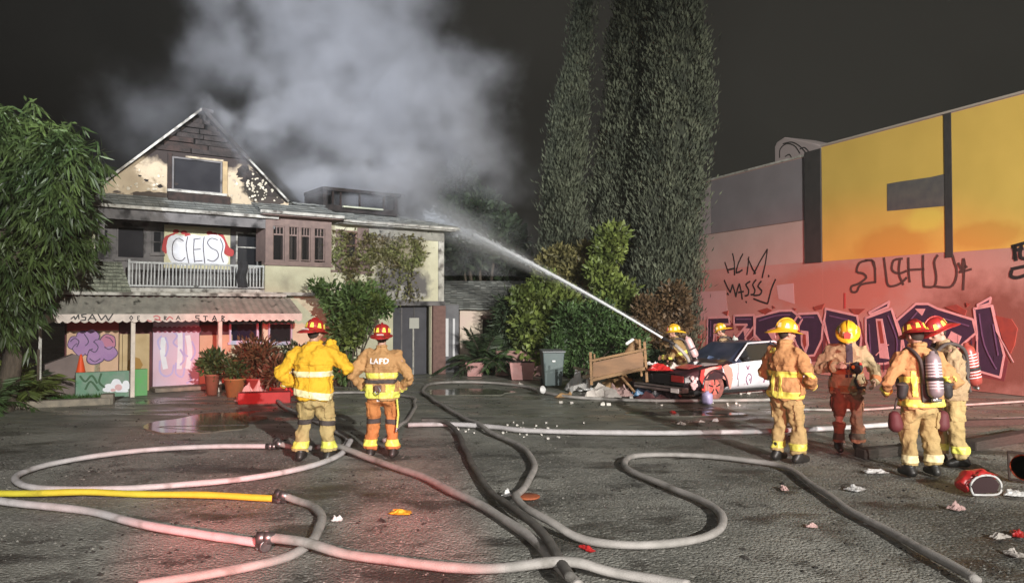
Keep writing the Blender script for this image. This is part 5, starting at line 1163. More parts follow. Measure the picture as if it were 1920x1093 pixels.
    band('back_seam', cme, [(T((0, 0, 0)), Tm.to_3x3() @ Vector((1, 0, 0)), .010), ((0, 0, 1.05), (0, 0, 1), .42)], (lambda c: armfree(c)), coat, root, .006, .005)
    for spec in [o for o in opts if isinstance(o, tuple)]:
        if spec[0] == 'vband': # x centre, width, z0, z1, back/front sign
            _, x, w, z0, z1, sg, mt = spec
            band('vertical_band', cme, [((x, 0, 0), (1, 0, 0), w), ((0, 0, (z0+z1)/2), (0, 0, 1), z1-z0)], (lambda c, sg=sg: armfree(c) and c.y*sg > 0), mt, root, .009)
        if spec[0] == 'belt': band('belt', cme, [(T((0, 0, spec[1])), tz, spec[2])], armfree, STRAP, root, .011)
        if spec[0] == 'open':  # coat hanging open: dark shirt strip
            band('shirt', cme, [((spec[1], 0, 0), (1, 0, 0), spec[2]), ((0, 0, 1.28), (0, 0, 1), .5)], (lambda c: armfree(c) and c.y > 0), M('dusky_shirt', (.05, .035, .05), rough=.9), root, .006)
    if text:
        bv = BVHTree.FromPolygons([v.co for v in cme.vertices], [p.vertices for p in cme.polygons])
        for (tx, zc_, size) in text:
            cu = bpy.data.curves.new('t', 'FONT'); cu.body = tx; cu.size = size; cu.align_x = 'CENTER'; cu.align_y = 'CENTER'; cu.resolution_u = 2; cu.offset = .003; cu.space_character = 1.15
            to = bpy.data.objects.new('t', cu); COL.objects.link(to); dg = bpy.context.evaluated_depsgraph_get(); dg.update(); tm = bpy.data.meshes.new_from_object(to.evaluated_get(dg)); bpy.data.objects.remove(to)
            bm = bmesh.new(); bm.from_mesh(tm); bmesh.ops.triangulate(bm, faces=bm.faces); bmesh.ops.subdivide_edges(bm, edges=bm.edges, cuts=1)
            bvx = bv if zc_ > .9 else BVHTree.FromPolygons([v.co for v in tro.vertices], [p.vertices for p in tro.polygons])
            for v in bm.verts:
                o_ = Vector((v.co.x, -1, zc_+v.co.y)) if zc_ < .9 else Vector((v.co.x, -1, zc_+v.co.y)); hit = bvx.ray_cast(o_, Vector((0, 1, 0))); v.co = (hit[0]+Vector((0, -.007, 0))) if hit[0] else o_+Vector((0, .8, 0))
            me_ = bpy.data.meshes.new('lettering'); bm.to_mesh(me_); bm.free(); link('lettering', me_, M('print_pale', (.80, .76, .78), rough=.5), root)
    # ---- helmet
    mt = HRED if helm == 'red' else HYEL; Hh = Hm @ Matrix.Translation((0, .0, .165)) @ Matrix.Rotation(R(-5), 4, 'X')
    mb = MB(); prof = [(.001, .150), (.05, .146), (.09, .125), (.115, .088), (.124, .045), (.126, .004)]; k = 28; vs = []
    def ring(r, z, bk=0, dn=0):
        o = []
        for j in range(k):
            w = 2*math.pi*j/k; c_, s_ = math.cos(w), math.sin(w); rr_ = r+(bk*max(0, -s_)**2)+(bk*.35*max(0, s_)**2); 
            rid = 1+.012*math.cos(8*w) if r < .12 else 1
            o.append(Hh @ Vector((rr_*c_*.92*rid, rr_*s_*1.12*rid, z-dn*max(0, -s_)**2)))
        return o
    rings = [ring(r, z) for r, z in prof]+[ring(.150, -.004, .04, .018), ring(.170, -.012, .085, .055), ring(.172, -.019, .085, .055), ring(.148, -.014, .04, .02), ring(.118, -.008), ring(.10, .06), ring(.02, .12)]
    vs = [v for q in rings for v in q]; fs = [(i*k+j, (i+1)*k+j, (i+1)*k+(j+1) % k, i*k+(j+1) % k) for i in range(len(rings)-1) for j in range(k)]
    ho = obj('helmet', MB().add(vs, fs), mt, root, True)
    rdg = [Hh @ Vector((0, 1.12*.132*math.sin(a), .010+.146*math.cos(a)*1.04)) for a in np.linspace(-1.35, 1.35, 11)]; obj('crest', MB().tube(rdg, .011, 6), mt, ho, True)
    for w in np.linspace(0, 2*math.pi, 9)[:-1]+.39:
        mb = MB(); vs = []
        for a_, z in ((-.21, .026), (.21, .026), (.13, .088), (-.13, .088)):
            rr_ = {.026: .1285, .088: .1165}[z]; vs.append(Hh @ Vector((rr_*math.cos(w+a_)*.92, rr_*math.sin(w+a_)*1.12, z)))
        vs2 = [v+(Hh.to_3x3() @ Vector((math.cos(w), math.sin(w), .3))).normalized()*.004 for v in vs]
        obj('reflector', MB().add(vs+vs2, [(0,3,2,1),(4,5,6,7),(0,1,5,4),(1,2,6,5),(2,3,7,6),(3,0,4,7)]), HTRI if helm == 'red' else REFW, ho)
    m4 = Hh @ Matrix.Translation((0, .150, .050)) @ Matrix.Rotation(R(14), 4, 'X'); mb = MB(); mb.prism([(-.038, -.04), (.038, -.04), (.046, .03), (.0, .062), (-.046, .03)], -.004, .004); mb.v = [tuple(m4 @ Vector(v)) for v in mb.v]
    obj('front_shield', mb, M('shield_red', (.5, .08, .07), rough=.4) if helm != 'red' else M('shield_dark', (.08, .02, .02), rough=.4), ho)
    if 'rearlabel' in opts:
        m4 = Hh @ Matrix.Translation((0, -.190, -.012)) @ Matrix.Rotation(R(62), 4, 'X'); mb = MB().box(-.045, .045, -.003, .003, -.018, .018, m4); obj('helmet_label', mb, M('label_white', (.8, .8, .8), rough=.5), ho)
    root['_T'] = 1
    return dict(root=root, T=T, Tm=Tm, wr=wr, el=el, Hm=Hm, sc=sc, cme=cme, loc=loc, yaw=yaw, hz=hz, b=bulk)
def in_person(p, name, label, cat):
    """a worn or held thing of its own, standing where the person stands"""
    t = thing(name, label, cat, p['loc'], R(p['yaw'])); t.scale = (p['sc'],)*3; return t
def airpack(p, label, mat, tankmat, lines=True):
    t = in_person(p, 'air_tank', label, 'air tank'); Tm = p['Tm']; y = -.245
    prof = [(.012, .0), (.05, .012), (.078, .04), (.085, .08), (.085, .42), (.078, .47), (.055, .50), (.03, .515), (.028, .54), (.012, .545)]
    m4 = Tm @ Matrix.Translation((0, y-.04, .93)) @ Matrix.Rotation(R(-3), 4, 'X'); obj('cylinder', MB().lathe(prof, 22, m4), tankmat, t, True)
    mb = MB()
    for z in ((.11, .145, .18, .215, .25, .285, .32, .355, .39) if lines else (.14, .36)): mb.lathe([(.0862, z), (.0868, z+.001), (.0868, z+.007), (.0862, z+.008)], 22, m4)
    obj('label_line', mb, M('print_line', (.75, .72, .74) if lines else (.3, .3, .3), rough=.5), t)
    obj('valve', MB().cap(m4 @ Vector((-.035, 0, -.02)), m4 @ Vector((.05, 0, -.02)), .024, .02).cap(m4 @ Vector((0, 0, -.02)), m4 @ Vector((0, 0, .02)), .02, .02), C['metal'], t, True)
    obj('backplate', MB().box(-.10, .10, y+.055, y+.085, .88, 1.36, Tm), STRAP, t, bev=.01)
    obj('tank_strap', MB().lathe([(.088, .20), (.094, .20), (.094, .235), (.088, .235)], 22, m4), BLKP, t, True)
    for s in (-1, 1):
        pts = [Tm @ Vector(q) for q in ((s*.07, -.19, 1.08), (s*.10, -.20, 1.33), (s*.13, -.14, 1.45), (s*.135, .0, 1.505), (s*.13, .13, 1.43), (s*.14, .195, 1.28), (s*.16, .19, 1.05))]
        obj('shoulder_strap', MB().tube(catmull(pts, 5), .022, 8), STRAP, t, True)
    obj('waist_belt', band('waist_belt', p['cme'], [(p['T']((0, 0, .99)), Tm.to_3x3() @ Vector((0, 0, 1)), .05)], lambda c: True, STRAP, None, .016).data, None, t) if False else None
    return t
A = person('firefighter in bright yellow coat and red helmet, back turned, right hand raised to ear', 588, 864, -4, 1.93, head=(-18, 6), lean=-2, L=((-.44, -.06, 1.14), (-.25, .10, .95)), R_=((.43, .02, 1.20), (.16, .16, 1.52)), coat=YELC, trou=KHA, bands=REFW, opts=('knee', 'hip', 'slant', 'rearlabel', 'back', 'nocuff'), feet=((-.17, 0), (.19, .03)), bulk=1.07, seed=1)
B = person('firefighter in lettered tan coat and red helmet, back turned, both hands on hips', 715, 858, -3, 1.86, head=(6, -2), L=((-.40, -.07, 1.12), (-.24, .13, .93)), R_=((.40, -.07, 1.12), (.24, .13, .93)), coat=TAN, trou=ORG, opts=('knee', 'hip', 'back', 'rearlabel', ('belt', 1.06, .05), ('vband', -.14, .10, .90, 1.02, -1, REFL), ('vband', .14, .10, .90, 1.02, -1, REFL)), feet=((-.15, .0), (.16, .01)), bulk=.98, seed=2, text=[('LAFD', 1.335, .10), ('LIFT', .80, .04)])
t = in_person(B, 'radio_strap', 'yellow strap hanging down the right leg of the firefighter with hands on hips', 'strap'); obj('webbing', MB().tube([Vector((.235, -.10, .82)), Vector((.25, -.08, .6)), Vector((.235, -.10, .42))], .014, 6, True, 1), REFL, t)
obj('clip', MB().cap((.235, -.10, .42), (.225, -.11, .38), .018, .012), C['metal'], t, True)
t = in_person(B, 'belt_tool', 'small tool pouch clipped at the back of the lettered coat belt', 'tool'); obj('pouch', MB().box(-.045, .045, -.235, -.20, .93, 1.02), M('pouch_brown', (.12, .06, .05)), t, bev=.01); obj('hook', MB().tube(catmull([(.0, -.24, 1.0), (.04, -.25, .95), (.0, -.25, .90), (-.04, -.25, .94)], 5), .008, 6), C['metal'], t, True)
E = person('firefighter in tan coat and yellow helmet turned to the right, hands in front', 1474, 866, -58, 1.93, head=(-22, 4), L=((-.36, -.02, 1.12), (-.12, .28, .98)), R_=((.36, .02, 1.10), (.14, .30, .98)), coat=TAN, trou=KHA, helm='yellow', opts=('back', ('vband', -.08, .045, .86, 1.13, -1, REFL), ('vband', .04, .045, .86, 1.13, -1, REFL), ('vband', -.12, .10, 1.40, 1.47, -1, REFL)), feet=((-.14, 0), (.15, .05)), bulk=.98, seed=3, group='firefighters talking in front of the mural')
Fp = person('firefighter in a soiled open coat and yellow helmet with red shield, facing the camera', 1588, 845, 168, 1.93, head=(-14, 22), lean=10, L=((-.36, .0, 1.14), (-.30, .22, 1.02)), R_=((.38, .03, 1.15), (.20, .26, 1.24)), coat=OLV, trou=fabric('dark_red_trousers', (.26, .10, .05), (.08, .045, .035)), helm='yellow', bands=fabric('dull_orange_band', (.36, .12, .04), (.25, .1, .04)), cuffb=fabric('dark_cuff', (.09, .07, .05), (.05, .04, .03)), opts=('eyes', ('open', .0, .09)), feet=((-.14, .0), (.12, .06)), bulk=1.0, seed=4, hands=GLOVE, group='firefighters talking in front of the mural')  # trousers mix dark red and near-black, cuffs are dark
t = in_person(Fp, 'face_mask', 'breathing mask and hose hanging on the chest of the firefighter facing the camera', 'mask'); Tm = Fp['Tm']; obj('mask', MB().ell(Tm @ Vector((-.08, .235, 1.22)), (.075, .06, .085)), BLKP, t, True); obj('air_hose', MB().tube([Tm @ Vector(q) for q in ((-.08, .26, 1.16), (-.05, .28, 1.05), (-.1, .25, .95), (-.2, .17, .93))], .02, 8), BLKP, t, True); obj('gauge', MB().ell(Tm @ Vector((-.02, .275, 1.24)), (.025, .02, .025)), M('gauge_orange', (.6, .2, .03), rough=.4), t, True); obj('gauge', MB().ell(Tm @ Vector((-.11, .29, 1.29)), (.02, .016, .02)), M('gauge_red', (.5, .03, .02), rough=.4), t, True)
Hh_ = person('tall firefighter in a tan coat and red helmet leaning in from the right', 1786, 872, 82, 1.98, head=(10, 14), lean=9, L=((-.30, .06, 1.12), (-.12, .34, 1.04)), R_=((.33, -.02, 1.12), (.24, .20, .98)), coat=OLV, trou=KHA, helm='red', coatbands=False, opts=(), feet=((-.12, -.06), (.13, .10)), bulk=1.0, seed=5, group='firefighters talking in front of the mural')
t = airpack(Hh_, 'red air tank on the back of the tall firefighter at the right', None, M('tank_red', (.34, .06, .045), (.28, .05, .04), 6, .35))
Gp = person('firefighter in a tan coat and red helmet, back turned, wearing a silver air tank', 1728, 893, 5, 1.93, head=(8, 10), lean=4, L=((-.42, -.05, 1.12), (-.34, .16, 1.00)), R_=((.42, -.05, 1.10), (.32, .16, .97)), coat=TAN, trou=KHA, opts=('back', ('vband', -.15, .05, .95, 1.25, -1, REFL), ('vband', .15, .06, .95, 1.25, -1, REFL)), feet=((-.15, 0), (.17, .02)), bulk=1.04, seed=6, bands=REFL, cuffb=REFW, group='firefighters talking in front of the mural')
t = airpack(Gp, 'silver grey air tank with ring lines on the nearest right hand firefighter', None, M('tank_silver', (.30, .25, .27), (.22, .18, .20), 9, .4, metal=.2))
for s, lb in ((-1, 'black pouch hanging at the left hip below the silver air tank'), (1, 'black pouch hanging at the right hip beside the silver air tank')):
    t = in_person(Gp, 'hip_pouch', lb, 'pouch'); obj('bag', organic(MB().cap((s*.27, -.08, 1.06), (s*.285, -.08, .97), .065, .055), .012, 1), BLKP, t); obj('flap', MB().ell((s*.285, -.085, 1.09), (.07, .06, .02)), STRAP, t, True)
for s, lb in ((-1, 'dark red mask bag hanging at the left thigh of the firefighter with the silver tank'), (1, 'dark red mask bag hanging at the right thigh of the firefighter with the silver tank')):
    t = in_person(Gp, 'mask_bag', lb, 'bag'); obj('bag', organic(MB().cap((s*.30, .04, .70), (s*.29, .04, .60), .07, .085), .013, 1), M('bag_wine', (.10, .02, .025), rough=.7), t); obj('strap', MB().tube([(s*.27, .04, .92), (s*.30, .04, .78)], .012, 6), STRAP, t, True)
Cl = P(1284, 700, 17.6); Cl.z = 0
Cn = person('nozzle firefighter in a yellow helmet crouching behind the wreck and aiming the hose', 0, 0, 72, 1.90, head=(-4, 2), lean=22, crouch=.16, L=((-.24, .20, 1.16), (-.06, .46, 1.20)), R_=((.22, .12, 1.08), (.06, .30, 1.10)), coat=fabric('dark_tan_coat', (.26, .17, .07), (.2, .13, .05)), trou=OLV, helm='yellow', opts=('headfree', 'eyes'), feet=((-.16, -.1), (.16, .25)), at=Cl, seed=7, group='firefighters behind the wrecked car')
airpack(Cn, 'pale air tank on the back of the firefighter holding the nozzle', None, M('tank_white', (.55, .40, .40), (.5, .3, .3), 6, .4), False)
Dl = P(1366, 700, 18.2); Dl.z = 0
Dn = person('firefighter in a yellow helmet standing low behind the dark car cabin', 0, 0, 60, 1.84, head=(0, 6), lean=12, crouch=.12, L=((-.25, .15, 1.1), (-.08, .36, 1.0)), R_=((.25, .12, 1.08), (.08, .34, 1.0)), coat=OLV, trou=OLV, helm='yellow', opts=(), at=Dl, seed=8, group='firefighters behind the wrecked car')
airpack(Dn, 'greenish white air tank on the back of the farthest firefighter', None, M('tank_pale', (.40, .45, .42), rough=.4), False)
# ================================================================ CAR
def car():
    # car frame: x = from nose to tail, y = away from camera side; nose points to image left
    p0 = G(1292, 757); ang = R(30); t = thing('car', 'wrecked white and black coupe covered in red graffiti, bonnet gone, among the rubbish', 'car', (p0.x, p0.y, 0), ang)
    Lc, Wc = 4.05, 1.66
    WH = M('car_white_paint', (.62, .62, .66), (.50, .50, .55), 3, .3, coat=.4, grime=[((.2, .18, .18), 5, .64, .76)]); BK_ = M('car_dark_paint', (.02, .014, .018), (.06, .02, .025), 4, .3, coat=.4)
    BL = M('car_blue_black', (.018, .025, .05), (.05, .06, .10), 3, .3, coat=.3); RDc = M('car_red_spray', (.50, .05, .04), (.42, .04, .04), 4, .4)
    # cross sections: x, half width, sill z, belt z, top z, top half width
    st = [(0.0, .70, .30, .56, .60, .62), (.10, .76, .26, .62, .66, .66), (.45, .80, .24, .69, .74, .70), (1.0, .82, .22, .75, .80, .72), (1.35, .83, .22, .80, .86, .72), (1.42, .83, .22, .81, .87, .70), (2.0, .83, .22, .84, 1.22, .58), (2.35, .83, .22, .85, 1.27, .56), (2.9, .83, .22, .86, 1.25, .56), (3.55, .82, .24, .88, .96, .62), (3.95, .78, .28, .84, .88, .62), (4.05, .72, .34, .74, .78, .58)]
    def sec(q):
        x, hw, s, b, tp, tw = q; c = Wc/2
        half = [(hw*.86, s), (hw, s+.10), (hw*1.015, (s+b)/2), (hw, b-.03), (hw*.97, b), (tw+.0+(hw*.97-tw)*.42 if tp > b+.15 else (hw*.9), b+(tp-b)*.5), (tw, tp-.025), (tw*.86, tp)]
        return [(x, c-y, z) for y, z in half]+[(x, c+y, z) for y, z in half[::-1]]
    # sections denser through catmull
    dense = []
    for i in range(len(st)-1):
        for k in range(3): t_ = k/3; dense.append(tuple(a+(b-a)*t_ for a, b in zip(st[i], st[i+1])))
    dense.append(st[-1]); n = 16
    V = [v for q in dense for v in sec(q)]; faces = {'w': [], 'b': [], 'g': [], 'h': [], 'n': []}
    front_cx, rear_cx, wr_ = .76, 3.22, .31
    m_ = len(dense)
    for i in range(m_-1):
        xm = (dense[i][0]+dense[i+1][0])/2; cab = dense[i][4]-dense[i][3] > .12 and dense[i+1][4]-dense[i+1][3] > .12
        for j in range(n):
            jj = (j+1) % n; f = (i*n+j, (i+1)*n+j, (i+1)*n+jj, i*n+jj)
            side = j if j < 8 else 14-j
            if side in (4, 5) and cab and xm < 3.3 and abs(xm-2.75) > .03: key = 'g'
            elif (side == 7 or j == 7) and 1.36 < xm < 2.0: key = 'ws'
            elif (j == 7) and 2.9 < xm < 3.55: key = 'ws'
            elif j == 15: key = 'b'
            elif side <= 3: key = 'w' if xm > 1.02 else 'n'
            elif xm < 1.36: key = 'h'
            else: key = 'r'
            if j < 8 and side <= 1:
                for cx in (front_cx, rear_cx):
                    if abs(xm-cx) < .33: key = None
            faces.setdefault(key, []).append(f)
    def sub(name, keys, mat, parent, sm=True):
        fs = [f for k in keys for f in faces.get(k, [])]; used = sorted({i for f in fs for i in f}); mp = {a: b for b, a in enumerate(used)}
        return obj(name, MB().add([V[i] for i in used], [tuple(mp[i] for i in f) for f in fs]), mat, parent, sm)
    body = sub('body', ['w', 'b'], WH, t); explode(sub('fender', ['n'], BK_, t)); hd = sub('hood', ['h'], BK_, t); rf = sub('roof', ['r'], BL, t); sub('side_window', ['g'], C['glass'], t); sub('windscreen', ['ws'], BL, t)
    obj('grille', MB().box(-.005, .03, .14, Wc-.14, .36, .58), C['dark'], t)
    for s in (0, 1):
        y0 = .14 if s == 0 else Wc-.52
        l = obj('headlight', MB().box(-.035, -.006, y0, y0+.38, .43, .57), M('lamp_red_sprayed', (.30, .02, .02), rough=.3) if s == 0 else C['dark'], t, bev=.01)
    bp = obj('bumper', MB().box(-.16, .02, .02, Wc-.02, .22, .33), M('bumper_pale', (.26, .22, .20), (.12, .10, .10), 4, .5), t, bev=.025); obj('bumper_strip', MB().box(-.168, -.161, .05, Wc-.05, .285, .31), C['dark'], bp)
    obj('number_plate', MB().box(-.19, -.172, .12, .36, .22, .31), C['white'], bp)
    # wheels
    for cx, y in ((front_cx, .03), (rear_cx, .03), (front_cx, Wc-.22), (rear_cx, Wc-.22)):
        m4 = Matrix.Translation((cx, y, wr_)) @ Matrix.Rotation(R(90), 4, 'X') @ Matrix.Translation((0, 0, -.18))
        tm = M('tyre_sprayed', (.42, .15, .12), (.10, .03, .03), 5, .8) if cx == front_cx and y < 1 else C['black']
        w = obj('wheel', MB().lathe([(.19, 0), (.29, .0), (.31, .03), (.31, .15), (.29, .18), (.19, .18)], 26, m4), tm, t, True)
        obj('hubcap', MB().lathe([(.02, .19), (.10, .20), (.17, .185), (.19, .165), (.19, .02), (.02, .02)], 26, m4), M('hub_sprayed', (.50, .18, .14), (.42, .03, .03), 7, .5) if y < 1 else C['metal'], w, True)
        if cx == front_cx and y < 1:
            mb = MB()
            for a_ in range(5): mb.box(-.015, .015, .05, .17, .19, .203, m4 @ Matrix.Rotation(a_*1.2566, 4, 'Z'))
            obj('spoke', mb, C['dark'], w)
    for cx in (front_cx, rear_cx):
        mb = MB(); pts = [(cx+.37*math.cos(a), -.005+.0, wr_+.37*math.sin(a)) for a in np.linspace(0, math.pi, 15)]; obj('wheel_arch', MB().tube(pts, .028, 6), BK_, t, True)
        obj('wheel_well', MB().box(cx-.36, cx+.36, .24, .26, .1, .66), C['dark'], t)
    obj('underbody', MB().box(.25, 3.8, .12, Wc-.12, .16, .24), C['dark'], t)
    dr_ = MB()
    for x in (1.45, 2.62): dr_.box(x, x+.012, -.010, -.002, .30, .80)
    obj('door_gap', dr_, C['dark'], t); dh = obj('door_handle', MB().box(2.4, 2.54, -.035, -.008, .70, .73), C['black'], t, bev=.008)
    obj('side_mirror', MB().cap((1.62, -.03, .90), (1.62, -.13, .92), .03, .055), C['black'], t, True)
    # A pillar and window trim
    obj('pillar', MB().tube([(1.42, .035, .86), (1.72, .12, 1.06), (2.0, .225, 1.225), (2.9, .245, 1.255), (3.5, .14, .98)], .022, 8), WH, t, True)
    obj('pillar', MB().tube([(2.75, .235, 1.25), (2.75, .03, .87)], .03, 8), BL, t, True)
    # sprayed shapes on the side: thin skins following the flank
    def skin(poly, off, mat):
        mb = MB(); mb.prism(poly, -off, .0); return obj('graffiti', mb, mat, t)
    def sy(z): return 0
    skin([(1.0, .76), (1.05, .60), (.98, .50), (1.14, .42), (1.2, .24), (1.24, .30), (1.30, .52), (1.26, .70), (1.12, .80)], .010, M('salmon_spray', (.55, .22, .18), rough=.6))
    skin([(.34, .70), (.30, .50), (.38, .38), (.36, .26), (.46, .24), (.44, .46), (.56, .60), (.95, .72), (.95, .78), (.6, .75)], .012, RDc)
    skin([(.46, .72), (.42, .60), (.5, .5), (.62, .68), (.9, .74), (.7, .76)], .015, M('salmon_spray2', (.58, .30, .26), rough=.6))
    mb = MB()
    for (x, z, r) in ((.10, .54, .045), (.16, .46, .05), (.10, .40, .05), (.20, .38, .045), (.14, .33, .05), (.22, .52, .035)): mb.prism([(x+r*math.cos(q), z+r*math.sin(q)) for q in np.linspace(0, 6.28, 13)[:-1]], -.012-x*.01, .02)
    explode(obj('graffiti', mb, M('spray_pink_white', (.66, .45, .46), rough=.6), t))
    mb = MB()
    for pts in ([(1.75, .32), (1.70, .45), (1.78, .56), (1.86, .50), (1.84, .34)], [(1.80, .40), (1.82, .46)], [(1.72, .74), (1.76, .66), (1.80, .74)], [(2.2, .6), (2.3, .5), (2.26, .34)], [(1.45, .6), (1.42, .45)]):
        c = catmull([(x, -.008, z) for x, z in pts], 5); mb.tube(c, .014, 6)
    explode(obj('graffiti', mb, M('spray_plum', (.16, .03, .10), rough=.6), t))
    # hood clutter
    o = obj('graffiti', MB().box(.10, .5, .12, .62, .0, .006, Matrix.Translation((0, 0, .705)) @ Matrix.Rotation(R(-9), 4, 'Y')), RDc, t)
    obj('graffiti', MB().box(.55, .95, .10, .5, .0, .006, Matrix.Translation((0, 0, .735)) @ Matrix.Rotation(R(-4), 4, 'Y')), M('spray_white', (.6, .5, .5), rough=.5), t)
    return t
CAR = car()
# bluish tarp patch heaped on windscreen: crumpled sheet
def crumple(w, d, h, seed, n=10, sag=0):
    mb = MB(); vs = []; fs = []
    for j in range(n+1):
        for i in range(n+1):
            x, y = (i/n-.5)*w, (j/n-.5)*d; e = min(i, n-i, j, n-j)/(n/2)
            z = h*(.45+.9*mnoise.noise(Vector((x*4/max(w, .1)+seed, y*4/max(d, .1), seed*1.3))))*min(1, e*1.6+.05)+.012
            x += .12*w*mnoise.noise(Vector((i*.7, j*.5, seed+7))); y += .12*d*mnoise.noise(Vector((i*.5, j*.8, seed+3)))
            vs.append((x, y, max(z, .006)))
    m = len(vs); vs += [(x, y, z-.006) for x, y, z in vs]
    for j in range(n):
        for i in range(n):
            a = j*(n+1)+i; f = (a, a+1, a+n+2, a+n+1); fs += [f, tuple(q+m for q in f[::-1])]
    return MB().add(vs, fs)
def litter(name, label, cat, px, py, w, d, h, mat, seed, rz=0, z=0, Y=None, group=None):
    loc = G(px, py) if Y is None else P(px, py, Y); o = obj(name, crumple(w, d, h, seed), mat, None, False); o.location = (loc.x, loc.y, z if Y is None else loc.z); o.rotation_euler = (0, 0, rz); tag(o, label, cat, group); return o
tp = M('blue_tarp', (.05, .08, .16), (.16, .20, .30), 4, .4)
WPL = M('white_plastic', (.62, .62, .62), (.50, .48, .47), 6, .4); PNK = M('pinkish_paper', (.55, .36, .34), (.45, .3, .28), 5, .7); CARD = M('cardboard', (.30, .18, .08), (.22, .13, .06), 6, .9); PAL = M('pale_paper', (.50, .46, .42), (.34, .30, .28), 7, .8); RDP = M('red_plastic', (.50, .03, .03), (.40, .02, .02), 6, .35); DKB = M('dark_bag', (.015, .015, .018), (.03, .03, .035), 5, .35); BLP = M('blue_plastic', (.10, .22, .36), (.05, .1, .2), 6, .4); WOOD = M('worn_pine', (.27, .15, .065), (.15, .085, .04), 3, .7, .3, 30, stretch=(1, 8, 8)); LILP = M('lilac_plastic', (.36, .30, .48), (.3, .25, .4), 4, .5)
t = litter('tarp', 'crumpled blue tarpaulin over the windscreen of the wrecked car', 'tarp', 1345, 672, 1.0, .9, .10, tp, 3.3, R(30), 0, 17.3); t.rotation_euler = (0, R(-22), R(30)); t.location.z = .86
for i, (px, py, w, h, m, nm, lb) in enumerate(((1236, 690, .55, .16, RDP, 'cloth_heap', 'red cloth bundled on the nose of the wrecked car'), (1262, 684, .42, .14, PAL, 'paper_heap', 'pale scraps lying on the car bonnet'), (1300, 682, .5, .16, DKB, 'rubbish_bag', 'dark rubbish heaped on the car bonnet near the windscreen'), (1224, 688, .3, .12, WPL, 'plastic_scrap', 'white scrap at the far corner of the car bonnet'))):
    o = litter(nm, lb, 'rubbish', px, py, w, w*.8, h, m, i*1.9+21, i*.8, 0, 16.5+.1*i); o.location.z = .66+.03*i
# rubbish heap
litter('rubbish_bag', 'white plastic sack slumped at the left end of the rubbish', 'sack', 1084, 732, .62, .5, .62, WPL, 1.1, .3)
litter('paper_heap', 'pale crumpled papers in front of the bed frame', 'paper', 1128, 744, .85, .5, .34, PAL, 2.2, .1)
litter('paper_heap', 'pinkish papers spilling towards the kerb line of the heap', 'paper', 1160, 742, .6, .5, .30, PNK, 3.7)
litter('cardboard_scrap', 'torn brown cardboard leaning under the bed frame', 'cardboard', 1165, 728, 1.0, .5, .45, CARD, 4.1, .2)
litter('blue_wrapper', 'pale blue plastic wrapping before the car nose', 'plastic', 1205, 742, .55, .4, .30, BLP, 5.6)
litter('rubbish_bag', 'dark bin bag under the car bumper', 'sack', 1240, 748, .7, .5, .34, DKB, 6.8, .4)
litter('rubbish_bag', 'dark bag at the foot of the bed frame', 'sack', 1190, 732, .6, .5, .4, DKB, 7.8, .4)
litter('cloth_scrap', 'dark reddish cloth lying before the car nose', 'cloth', 1222, 750, .8, .4, .2, M('maroon_cloth', (.10, .03, .035), (.05, .02, .02), 5, .9), 8.4)
litter('cardboard_scrap', 'flattened box right of the grey bin', 'cardboard', 1062, 745, .5, .3, .12, CARD, 9.2)
litter('paper_heap', 'greyish rags between sack and bed frame', 'rags', 1108, 722, .5, .5, .45, M('grey_rag', (.2, .2, .2), (.3, .29, .27), 6, .9), 9.9)
k_ = kerb('wooden_plank', G(1095, 735), G(1170, 722), .09, .05, 'pale broken plank lying across the rubbish', M('pale_plank', (.55, .48, .38)), 'plank', .004); k_.location.z = .35; k_.rotation_euler[1] = -.1
tag(obj('plastic_drum', MB().lathe([(.09, 0), (.115, .03), (.115, .20), (.09, .23), (.04, .24), (.04, .27)], 20), LILP, None, True), 'lilac plastic drum standing before the front wheel', 'drum').location = G(1326, 757)
tag(obj('plastic_bucket', MB().lathe([(.12, 0), (.16, .26), (.17, .27), (.15, .27), (.11, .02)], 18), WPL, None, True), 'small white bucket lying at the edge of the wet lot', 'bucket').location = G(1010, 742)
bpy.data.objects['plastic_bucket'].rotation_euler = (R(80), 0, R(40)); bpy.data.objects['plastic_bucket'].location.z = .13; bpy.data.objects['plastic_bucket'].scale = (.55,)*3
# bed frame / wooden headboard
bf = thing('bed_frame', 'tilted wooden bed frame standing in the rubbish left of the car', 'bed frame', (0, 0, 0)); Yb = 16.6
def beam(a, b, w, name, d=.05, mat=WOOD, yo=0): a, b = P(*a, Yb), P(*b, Yb); o = obj(name, bar(MB(), (a.x, a.z), (b.x, b.z), w, Yb+yo-d/2, Yb+yo+d/2), mat, bf, bev=.006); return o
beam((1107, 660), (1109, 722), .06, 'post'); beam((1115, 664), (1117, 712), .04, 'post', .05, WOOD, .08); beam((1200, 636), (1204, 706), .05, 'post', .05, WOOD, .08); beam((1208, 640), (1213, 716), .06, 'post')
beam((1110, 676), (1208, 655), .055, 'top_rail'); beam((1110, 712), (1212, 690), .07, 'bottom_rail')
a, b, c, d = P(1112, 680, Yb), P(1206, 659, Yb), P(1207, 692, Yb), P(1112, 708, Yb); obj('panel', MB().prism([(a.x, a.z), (b.x, b.z), (c.x, c.z), (d.x, d.z)], Yb+.03, Yb+.045), M('bed_panel', (.22, .115, .055), (.13, .07, .035), 2, .7, .3, 20, stretch=(1, 4, 4)), bf)
